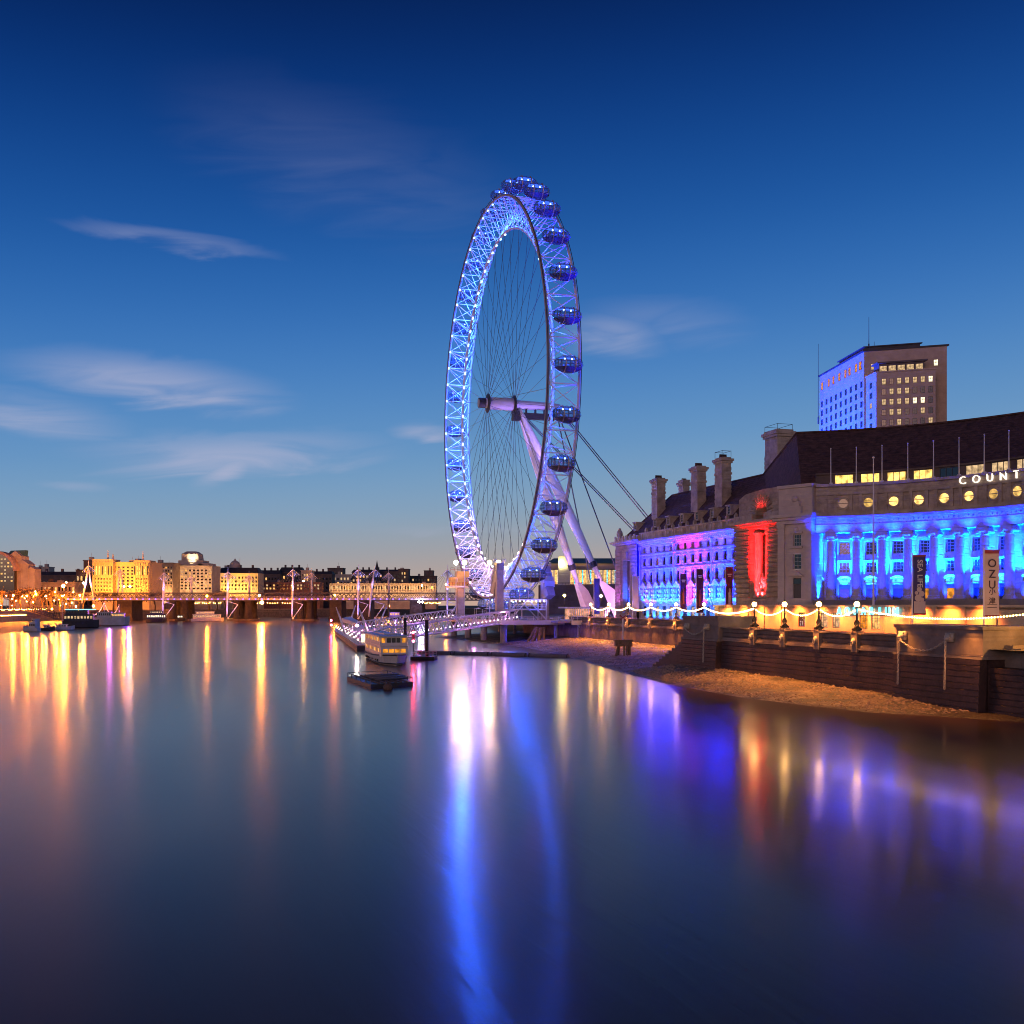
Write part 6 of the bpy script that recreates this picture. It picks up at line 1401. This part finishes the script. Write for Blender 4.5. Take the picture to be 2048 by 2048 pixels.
for k, (a, b, yt, D, mt, rr_, cc, lf, rf, lab) in enumerate((
    (517, 560, 1150, 1050, 'dark', 3, 7, .15, 5, 'dark slate-roofed block right of the warm-lit hotel'), (558, 604, 1146, 1060, 'dark', 3, 7, .12, 6, 'dark mansard-roofed block right of the slate-roofed one'),
    (602, 622, 1142, 1020, 'pale', 4, 4, .5, None, 'narrow brightly lit pale block behind a bridge pylon'), (622, 664, 1150, 1080, 'dark', 3, 6, .15, 4, 'low dark block between the narrow lit block and the white terrace'),
    (655, 686, 1137, 1200, 'dark', 3, 5, .1, None, 'dark flat-topped block on the skyline above the white terrace'), (646, 706, 1150, 1150, 'pale', 3, 9, .3, None, 'white terrace block below the flat-topped skyline block'),
    (704, 744, 1146, 1150, 'dark', 4, 6, .3, 4, 'dark roofed block left of the church spire'), (744, 800, 1144, 1180, 'dark', 4, 8, .4, 3, 'dark block with warm windows under the church spire'),
    (797, 817, 1139, 1120, 'dark', 5, 4, .55, None, 'tall dark block with many warm windows right of the spire'), (817, 872, 1153, 1150, 'dark', 3, 9, .3, None, 'long low dark block left of the big wheel'),
    (848, 866, 1142, 1250, 'dark', 3, 3, .15, None, 'dark square top on the skyline left of the big wheel'), (517, 640, 1166, 1000, pbr('red_brick', (.28, .13, .09), .85, var=.2), 2, 18, .35, None, 'long low reddish range behind the bridge'))):
    bldg('far_building', lab, a, b, yt, D, mt, rr_, cc, lf, 18, GR, roof=rf, yb=1180)
t = thing('church_spire', 'thin dark church spire on the skyline beyond the bridge', 'church spire', (Xat(754, 1170), 1170, 20)); mb = MB(); x = Xat(754, 1170); mb.box((x, 1170, 6.4), 5, 5, Zat(1140, 1170) - 6.4); part('tower', mb, M['dark'], t); mb = MB(); mb.lathe([(2.8, 0), (1.2, 5), (.1, Zat(1120, 1170) - Zat(1140, 1170))], (x, 1170, Zat(1140, 1170)), 8); part('spire', mb, M['slate'], t)
D = 1020; t, f, w, zt = bldg('palace_range', 'long classical riverside range with lit columns beyond the bridge', 660, 872, 1168, D, pbr('palace_stone', (.50, .42, .32), .8, var=.12), 1, 40, .3, 16, GB, yb=1181, ww=.4, lits=('lit_soft',))
for k in range(41): a = w * k / 40; mb = MB(); mb.fbox(f, a - .35, a + .35, -1.2, -.3, Zat(1183, D), Zat(1169, D)); part('column', mb, M['canvas'], t)
mb = MB(); mb.fbox(f, 0, w, -1.4, -.1, 6.4, Zat(1183, D)); part('basement', mb, M['pale'], t); mb = MB(); c = Xat(745, D) - Xat(660, D); mb.lathe([(8, 0), (8, 2), (7, 5), (5, 8), (1.5, 10.5), (.3, 12)], f(c, 10, Zat(1176, D)), 14); part('dome', mb, M['slate'], t)
for k in range(9): x = Xat(672 + k * 23, D); spot('facade_floodlight', V(x, D - 10, 14), V(x, D, 26), 18000, (1, .52, .18), 110, .9, .5)
# ------------------------------------------------------------------ left embankment wall and quay lights
def polywall(name, label, pts, zt, mat):
    t = thing(name, label, 'embankment wall', (*pts[0], 0)); 
    for (xa, ya), (xb, yb) in zip(pts, pts[1:]):
        a, b = V(xa, ya, 0), V(xb, yb, 0); d = (b - a).normalized(); s = V(-d.y, d.x, 0); L = (b - a).length; f = lambda u, v, z: a + d * u + s * v + Z_ * z
        mb = MB(); mb.fbox(f, 0, L, -.02, 2.5, -2, zt); part('wall', mb, mat, t); mb = MB(); mb.fbox(f, 0, L, -.35, .8, zt, zt + .35); mb.fbox(f, 0, L, -.3, 0, zt - 1.6, zt - 1.35); mb.fbox(f, 0, L, .0, .5, zt + .35, zt + 1.0); part('coping', mb, M['granite_cap'], t)
    return t
LW = [(-210, -60), (-262, 500), (-290, 690)]
polywall('embankment_wall', 'long dark embankment wall on the left bank under a line of bulbs', LW, 6.2, M['granite'])
polywall('embankment_wall', 'distant embankment wall seen beneath the bridge', [(-290, 690), (-240, 900), (-90, 1130), (160, 1300), (900, 1500)], 6.2, M['granite'])
mb = MB(); mb.add([V(-144, 250, -.3), V(-174, 357, -.3), V(-188, 400, -.3), V(-213, 480, -.3), V(-243, 580, -.3), V(-283, 690, -.3), V(-236, 250, 3), V(-247, 357, 3), V(-251, 400, 2.8), V(-259, 480, 2.4), V(-273, 580, 1.6), V(-290, 690, .6)], [(k, k + 1, k + 7, k + 6) for k in range(5)]); struct('mud_bank', mb, pbr('river_mud', (.055, .038, .03), .5, var=.3, scale=.3, bump=.5, fine=1.5))
def lwp(px): # point on the left wall line for a picture column
    k = (px - CXP) / FPX; (xa, ya), (xb, yb) = LW[1:]; dx_, dy_ = xb - xa, yb - ya; s = (k * ya - xa) / (dx_ - k * dy_); return V(xa + dx_ * s, ya + dy_ * s, 6.2)
fb = emi('distant_bulb', (1, .42, .08), 40); m_ = MB(); m_.ball((0, 0, 0), .22, n=5, m=3); fbm = m_.mesh('bulb'); fbm.materials.append(fb)
seq = [0, 12, 27, 41, 56, 70, 84, 95]; 
for k in range(7): festoon(lwp(seq[k]) + Z_ * 2.6, lwp(seq[k + 1]) + Z_ * 2.6, .8, 'glowing string of bulbs on the left embankment, %s from the left edge' % ORD[k], 1.6, 1, 'strings of bulbs on the left embankment', fbm)
mb = MB()
for s in range(60): p = lwp(s * .85) ; mb.ball(p + Z_ * -1.1 + V(.5, 0, 0), .18, n=4, m=3)
t = thing('ledge_lights', 'row of lights along the ledge of the left embankment wall', 'row of lights', lwp(20)); part('lights', mb, fb, t)
sod = emi('sodium_globe', (1, .25, .015), 3000); sodw = emi('warm_white_globe', (1, .42, .07), 1200)
pm_ = {}
for k, (px, py, D, w_, lab) in enumerate((
    (27, 1191, 575, 0, 'leftmost orange quay lamp'), (54, 1192, 600, 0, 'second orange quay lamp from the left edge'), (72, 1188, 610, 0, 'orange lamp right above the second string post'), (92, 1192, 625, 0, 'yellow lamp over the end of the left bulb string'),
    (127, 1172, 660, 2, 'big orange lamp high over the left bank'), (133, 1165, 720, 0, 'small orange lamp just above the big one'), (125, 1192, 665, 0, 'orange lamp straight below the big one'), (167, 1166, 710, 1, 'bright starry lamp left of the first white pylon'),
    (160, 1191, 700, 0, 'orange lamp at the foot of the first white pylon'), (187, 1212, 720, 1, 'low orange lamp behind the festooned white boat'), (248, 1173, 745, 0, 'left lamp of a pair before the golden building'), (260, 1173, 745, 1, 'right lamp of a pair before the golden building'),
    (152, 1213, 700, 0, 'low yellow lamp above the dark restaurant boat'), (104, 1218, 640, 0, 'low lamp above the sloping gangway'), (386, 1200, 800, 0, 'small orange lamp on the bridge near the third pylon'), (519, 1191, 640, 0, 'small orange lamp on the bridge deck right of centre'),
    (524, 1205, 655, 2, 'bright orange star-like lamp under the bridge deck'), (670, 1190, 650, 0, 'orange lamp on the bridge left of the bent pylons'), (683, 1201, 800, 0, 'low orange lamp beyond the bridge'), (607, 1162, 900, 0, 'lamp before the narrow pale block'),
    (778, 1211, 900, 1, 'pair of orange lights at the water beyond the bridge'), (414, 1192, 700, 0, 'small orange lamp on the bridge truss'), (892, 1169, 800, 0, 'orange lamp on the last white pylon'), (844, 1171, 960, 0, 'warm lamp before the classical range'))):
    x = Xat(px, D); z = Zat(py, D); t = thing('street_lamp', lab, 'street lamp', (x, D, 6.4), 'orange lamps across the river')
    mb = MB(); mb.tube((x, D, 6.0 if not (py > 1185 and D > 630) else z - 5), (x, D, z), .10, n=5); part('post', mb, M['steel'], t)
    r = (.42, .62, .85)[w_] * (D / 560) ** .5; mb = MB(); mb.ball((x, D - .2, z), r, n=8, m=6); part('globe', mb, sod if k % 4 != 3 else sodw, t, True)
for k in range(26):
    px, py = rb.uniform(2, 150), rb.uniform(1180, 1212); D = 590 + px * .9 + rb.uniform(5, 60); x = Xat(px, D); z = Zat(py, D)
    t = thing('street_lamp', 'small orange lamp glowing among the bare trees of the left bank', 'street lamp', (x, D, 6.4), 'small lamps among the trees of the left bank')
    mb = MB(); mb.tube((x, D, 6.4), (x, D, z), .08, n=4); part('post', mb, M['steel'], t); mb = MB(); mb.ball((x, D, z), rb.uniform(.2, .36), n=6, m=4); part('globe', mb, sod if k % 3 else sodw, t)
for k in range(14):
    px = 6 + k * 12.5 + rb.uniform(-4, 4); p = lwp(px); D = p.y + rb.uniform(8, 45); tree(Xat(px, D), D, 6.4, rb.uniform(15, 21) , k, ORD[k] + ' bare tree from the left in the orange-lit row on the left bank', GT)
for k, (px, D, h) in enumerate(((205, 690, 17), (226, 700, 18), (310, 740, 18), (330, 760, 15), (418, 820, 20), (434, 830, 19), (450, 850, 22), (468, 850, 17), (560, 930, 14), (660, 980, 15), (240, 720, 16), (280, 730, 15), (850, 960, 16), (875, 900, 16))): tree(Xat(px, D), D, 6.4, h, k + 1, ORD[k] + ' dark bare tree from the left among those before the buildings beyond the bridge', 'bare trees before the far buildings')
for (x, y, e) in ((-276, 520, 36000), (-279, 545, 36000), (-283, 570, 36000), (-287, 597, 36000), (-291, 625, 36000), (-296, 655, 36000), (-300, 685, 40000), (-306, 720, 40000), (-296, 760, 30000)):  # bare point lights added to spread orange glow over the left-bank trees
    ld = bpy.data.lights.new('tree_fill_light', 'POINT'); ld.energy = 1.5 * e; ld.color = (1, .21, .012); ld.shadow_soft_size = .5; lo = bpy.data.objects.new('tree_fill_light', ld); COL.objects.link(lo); lo.location = (x, y, 15)
# ------------------------------------------------------------------ river bridge
BY = 700.0; zdk = Zat(1197, 690)
t = thing('railway_bridge', 'dark lattice railway bridge with purple-lit footbridge deck across the river', 'bridge', (Xat(500, BY), BY, 0)); xa, xb = Xat(120, BY), Xat(960, BY)
f = lambda a, b, z: V(a, BY + b, z); zt_, zb_ = Zat(1185, BY), Zat(1199, BY); bm_ = pbr('bridge_ironwork', (.10, .085, .085), .6, var=.2)
for b in (0, 16):
    mb = MB(); mb.fbox(f, xa, xb, b - .4, b + .4, zt_ - .7, zt_); mb.fbox(f, xa, xb, b - .4, b + .4, zb_ - .8, zb_); n = 96
    for k in range(n): p, q = xa + (xb - xa) * k / n, xa + (xb - xa) * (k + 1) / n; mb.tube(f(p, b, zb_), f(q, b, zt_ - .7), .20, n=4); mb.tube(f(q, b, zb_), f(p, b, zt_ - .7), .20, n=4)
    part('lattice_girder', mb, bm_, t)
mb = MB(); mb.fbox(f, xa, xb, 0, 16, zb_ - .8, zb_ - .3); part('track_deck', mb, bm_, t)
pier_m = pbr('pier_masonry', (.06, .047, .043), .85, var=.35, scale=.3, course=1.2, bump=.5)
for px0, px1, kind in ((236, 266, 1), (338, 352, 0), (360, 376, 0), (466, 480, 0), (488, 504, 0), (594, 608, 0), (612, 626, 0), (660, 684, 1), (708, 742, 1), (820, 845, 1)):
    a, b = Xat(px0, BY), Xat(px1, BY); mb = MB()
    if kind: mb.fbox(f, a, b, -2, 18, -2, zb_ - .8); mb.fbox(f, a - .6, b + .6, -2.6, 16.4, -2, 2.0)
    else:
        for v in (1, 15): mb = MB() if v == 15 else mb; mb.lathe([((b - a) / 2 * 1.15, -2), ((b - a) / 2 * 1.15, 3), ((b - a) / 2, 3.6), ((b - a) / 2 * .9, zb_ - 1.6), ((b - a) / 2 * 1.2, zb_ - .8)], f((a + b) / 2, v, 0), 12); part('pier', mb, pier_m, t, True)
    if kind: part('pier', mb, pier_m, t)
for px0, px1 in ((332, 380), (458, 508), (584, 630)): mb = MB(); mb.fbox(f, Xat(px0, BY), Xat(px1, BY), -4, 17, -2, 1.2); part('pier_base', mb, M['granite'], t)
FY = 684.0
def footbridge(y, label):
    t = thing('footbridge', label, 'footbridge', (0, y, zdk)); f = lambda a, b, z: V(a, y + b, z); xa, xb = Xat(130, y), Xat(930, y)
    mb = MB(); mb.fbox(f, xa, xb, 0, 4.4, zdk - .9, zdk); part('deck', mb, M['chord'], t); mb = MB(); rail(mb, f(xa, .1, zdk), f(xb, .1, zdk), 130, 1.3, .07); part('railing', mb, M['chord'], t)
    mb = MB()
    for k in range(64): mb.box(f(xa + (xb - xa) * (k + .5) / 64, -.12, zdk - .55), .9, .15, .3)
    part('deck_lights', mb, emi('purple_deck_light', (.22, .13, 1), 7.0), t)
footbridge(FY, 'near footbridge deck edged with small purple lights'); footbridge(FY + 40, 'far footbridge deck behind the railway lattice')
pyl_m = emi('pylon_lamp', (.75, .70, 1), 60)
near = [(177, 1130, 3, 2), (328, 1145, 0, 1), (456, 1143, 0, 1), (586, 1138, 0, 1), (717, 1138, 0, 1), (750, 1138, -6, 1), (895, 1139, 0, 1)]; far = [(240, 1138, 2, 2), (382, 1152, 0, 1), (498, 1150, 0, 1), (623, 1145, 0, 1), (777, 1145, 0, 1)]
for k, (px, yt, lean, legs, y, nf) in enumerate([(*q, FY - 3, 0) for q in near] + [(*q, FY + 46, 1) for q in far]):
    x = Xat(px, y); zt = Zat(yt, y); lab = ('%s white cable pylon of the near footbridge, counting from the left bank' % ORD[k]) if not nf else '%s white cable pylon of the far footbridge, counting from the left bank' % ORD[k - 7]
    t = thing('cable_pylon', lab, 'bridge pylon', (x, y, 0), 'white cable pylons of the footbridges'); s_ = -1 if not nf else 1
    for l in range(legs):
        xo = (-3.0 if l == 0 else 3.0) if legs == 2 else (lean * .6); mb = MB(); mb.rings([(V(x + xo, y + s_ * 3 * (1 if l == 0 else -1), 3 if legs == 1 else zdk - 3), .45), (V(x + xo * .5, y + s_ * .5, (zdk + zt) / 2), .75), (V(x, y, zt), .3)], 8); part('mast', mb, M['white'], t, True)
    mb = MB(); mb.tube(V(x, y, zt - .4), V(x, y, zt + 3.0), .12, n=5); part('finial', mb, M['white'], t)
    for c in range(10):
        a = -22 + c * 44 / 9; mb = MB(); mb.tube(V(x + (a > 0) * .3, y, zt - 1), V(x + a, y - s_ * 3.5, zdk), .08, n=3); part('cable', mb, M['cable'], t)
    for c in range(9):
        a = -4 + c; mb = MB(); mb.tube(V(x, y, zt), V(x + a * 1.1, y - s_ * 1, zt - 4.2 - .35 * (4 - abs(a))), .13, n=4); part('stay_rod', mb, M['white'], t)
    if not nf and k:
        mb = MB(); mb.tube(V(x, y, 2.0), V(x + 6, y + 2, zdk - 4), .3, n=6); mb.tube(V(x, y, zdk - 2), V(x + 6, y + 2, zdk - 4), .2, n=5); mb.ball(V(x, y, 2), .8, n=8, m=5); part('bracket', mb, M['white'], t)
    spot('pylon_spot', V(x + 1, y + s_ * 6, zdk + .5), V(x, y, zt - 2), 26000 if not nf else 17000, (.32, .28, 1), 50, .8, .3)
    if not nf and k: spot('pylon_spot', V(x + 2, y - 8, 3), V(x + 1, y, 11), 4500, (.3, .26, 1), 70, .8, .3)
# ------------------------------------------------------------------ boats at the left bank
def boat(px0, px1, D, zd, mat, label, group='boats moored at the left bank', cab=None, B=6, flip=False):
    a, b = Xat(px0, D), Xat(px1, D); L = b - a; o = V(a if not flip else b, D, 0); P = floaty(o, (1 if not flip else -1, .25, 0)); t = thing('moored_boat', label, 'boat', o, group)
    mb = MB(); hull(mb, P, L, B, zd, .5, .8, .6); part('hull', mb, M[mat], t)
    for (s, e, z0, z1, m, lit, nw) in cab or ():
        mb = MB(); mb.fbox(P, L * s, L * e, -B * .36, B * .36, z0, z1); mb.fbox(P, L * s - .3, L * e + .3, -B * .4, B * .4, z1, z1 + .2); c = part('cabin', mb, M[m], t)
        for k in range(nw):
            for sd in (-1, 1):
                q = L * (s + (e - s) * (k + .5) / nw); mb = MB(); mb.fbox(P, q - L * (e - s) / nw * .3, q + L * (e - s) / nw * .3, sd * B * .36 - .06, sd * B * .36 + .06, z0 + (z1 - z0) * .4, z0 + (z1 - z0) * .8); part('window', mb, M[lit], c)
    return t, P, L
boat(42, 78, 425, 1.5, 'hull_w', 'small white launch with red-trimmed cabin, leftmost of the moored boats', cab=[(.1, .5, 1.3, 3.6, 'hull_w', 'glassd', 3), (.12, .3, 3.8, 5.0, 'hull_w', 'glassd', 2)], flip=True, B=4)
boat(74, 108, 440, 1.2, 'hull_d', 'low dark open boat right of the small white launch', cab=[(.4, .7, 1.0, 2.2, 'hull_w', 'glassd', 2)], B=4)
t, P, L = boat(97, 146, 445, 1.3, 'hull_w', 'pale sailing boat with a tall thin mast', cab=[(.3, .7, 1.2, 2.3, 'hull_w', 'glassd', 4)], B=4.5)
mb = MB(); mb.tube(P(L * .52, 0, 1.3), P(L * .52, 0, Zat(1196, 445)), .10, n=5); mb.tube(P(L * .2, 0, 3), P(L * .52, 0, 3.1), .12, n=5); part('mast', mb, M['lilac'], t)
t, P, L = boat(126, 194, 490, 3.2, 'hull_d', 'dark restaurant boat with a cyan light line along its roof', cab=[(.05, .85, 3.2, 6.2, 'steel', 'lit_soft', 9), (.1, .7, 6.4, 8.2, 'steel', 'glassd', 8)], B=8, flip=False)
mb = MB(); mb.fbox(P, L * .02, L * .88, -3.35, -3.2, 8.45, 8.8); part('light_line', mb, emi('cyan_light_line', (.12, .75, 1), 3.5), t)
t, P, L = boat(186, 256, 540, 4.2, 'hull_w', 'white party boat washed in purple light with bulb strings on two masts', cab=[(.12, .5, 4.2, 7.0, 'hull_w', 'glassb', 7), (.52, .85, 4.2, 6.4, 'hull_w', 'lit_warm', 8)], B=8)
mp = [P(L * .30, 0, Zat(1204, 540)), P(L * .70, 0, Zat(1210, 540))]; mb = MB()
for p in mp: mb.tube(V(p.x, p.y, 4), p, .16, n=6)
part('masts', mb, M['lilac'], t)
pb = emi('rosy_bulb', (1, .30, .24), 5); m_ = MB(); m_.ball((0, 0, 0), .2, n=5, m=3); pbm = m_.mesh('bulb'); pbm.materials.append(pb)
pq = [P(L * .0, 0, 6.0), mp[0], mp[1], P(L, 0, 6)]
for a, b, s_ in ((pq[0], pq[1], 2.2), (pq[1], pq[2], 5.5)):
    n = 26
    for k in range(n + 1): inst('bulb', pbm, t, a.lerp(b, k / n) - Z_ * (s_ * (1 - (2 * k / n - 1) ** 2)))
for a, b, c in ((.18, 6.0, (.45, .05, 1)), (.4, 8.5, (.75, .15, 1)), (.92, 7.5, (.25, .05, 1))):
    p = P(L * a, -6, b); ld = bpy.data.lights.new('boat_lamp', 'POINT'); ld.energy = 9000; ld.color = c; ld.shadow_soft_size = .3; lo = bpy.data.objects.new('boat_lamp', ld); COL.objects.link(lo); lo.location = p
boat(292, 332, 640, 2.0, 'hull_d', 'long lit pier boat glowing under the bridge beside the first brick pier', cab=[(.05, .95, 2.0, 5.0, 'steel', 'lit_white', 9), (.2, .8, 5.2, 7.0, 'steel', 'lit_soft', 6)], B=8)
boat(350, 372, 690, 1.5, 'hull_d', 'small boat with two bright lamps between the bridge piers', cab=[(.2, .7, 1.4, 4.0, 'steel', 'lit_white', 2)], B=5)
boat(382, 446, 660, 2.0, 'hull_w', 'long white river boat with rows of lit windows between bridge piers', cab=[(.06, .9, 2.0, 4.6, 'hull_w', 'lit_soft', 12), (.15, .7, 4.8, 6.4, 'hull_w', 'lit_soft', 7)], B=7)
boat(772, 805, 780, 2.0, 'hull_d', 'small purple-lit boat beyond the bridge', cab=[(.2, .8, 2, 5.0, 'hull_w', 'lit_warm', 4)], B=6)
for p, c, e in ((V(Xat(792, 776), 772, 5), (.4, .15, 1), 2500), (V(Xat(842, 690), 684, 12), (.55, .35, 1), 3500)):
    ld = bpy.data.lights.new('bridge_lamp', 'POINT'); ld.energy = e; ld.color = c; ld.shadow_soft_size = .4; lo = bpy.data.objects.new('bridge_lamp', ld); COL.objects.link(lo); lo.location = p
mb = MB(); mb.ball(V(Xat(839, 683), 680, Zat(1204, 683)), .6, n=8, m=6); mb.ball(V(Xat(846, 683), 680, Zat(1204, 683)), .6, n=8, m=6)
t = thing('bridge_floodlight', 'pair of violet-white floodlights under the bridge deck', 'floodlight', V(Xat(842, 683), 680, Zat(1204, 683))); part('lamps', mb, emi('violet_floodlight', (.75, .65, 1), 260), t)
# far quay strings beneath the bridge
for k, (a, b, D) in enumerate(((380, 445, 870), (500, 590, 930), (845, 882, 900))):
    n = 3
    for j in range(n):
        p0 = a + (b - a) * j / n; p1 = a + (b - a) * (j + 1) / n; festoon(Wp(p0, 1204, D), Wp(p1, 1204, D), 1.2, '%s distant string of bulbs in the %s gap under the bridge' % (ORD[j], ORD[k]), 2.2, 1.5, 'distant strings of bulbs under the bridge', fbm)
# sloping gangway to the left pier
t = thing('gangway', 'sloping lattice gangway from the left embankment down to the moored boats', 'gangway', Wp(58, 1222, 555)); p0, p1 = Wp(56, 1220, 560), Wp(114, 1238, 480); d = (p1 - p0)
mb = MB(); s = d.normalized().cross(Z_)
for sd in (-1.4, 1.4):
    for zz in (0, 2.8): mb.tube(p0 + s * sd + Z_ * zz, p1 + s * sd + Z_ * zz, .22, n=5)
    for k in range(14): mb.tube(p0.lerp(p1, k / 14) + s * sd, p0.lerp(p1, (k + .5) / 14) + s * sd + Z_ * 2.8, .12, n=4); mb.tube(p0.lerp(p1, (k + .5) / 14) + s * sd + Z_ * 2.8, p0.lerp(p1, (k + 1) / 14) + s * sd, .12, n=4)
mb.hexa([p0 - s * 1.4 - Z_ * .2, p0 + s * 1.4 - Z_ * .2, p1 + s * 1.4 - Z_ * .2, p1 - s * 1.4 - Z_ * .2, p0 - s * 1.4, p0 + s * 1.4, p1 + s * 1.4, p1 - s * 1.4]); part('truss', mb, M['timber'], t)
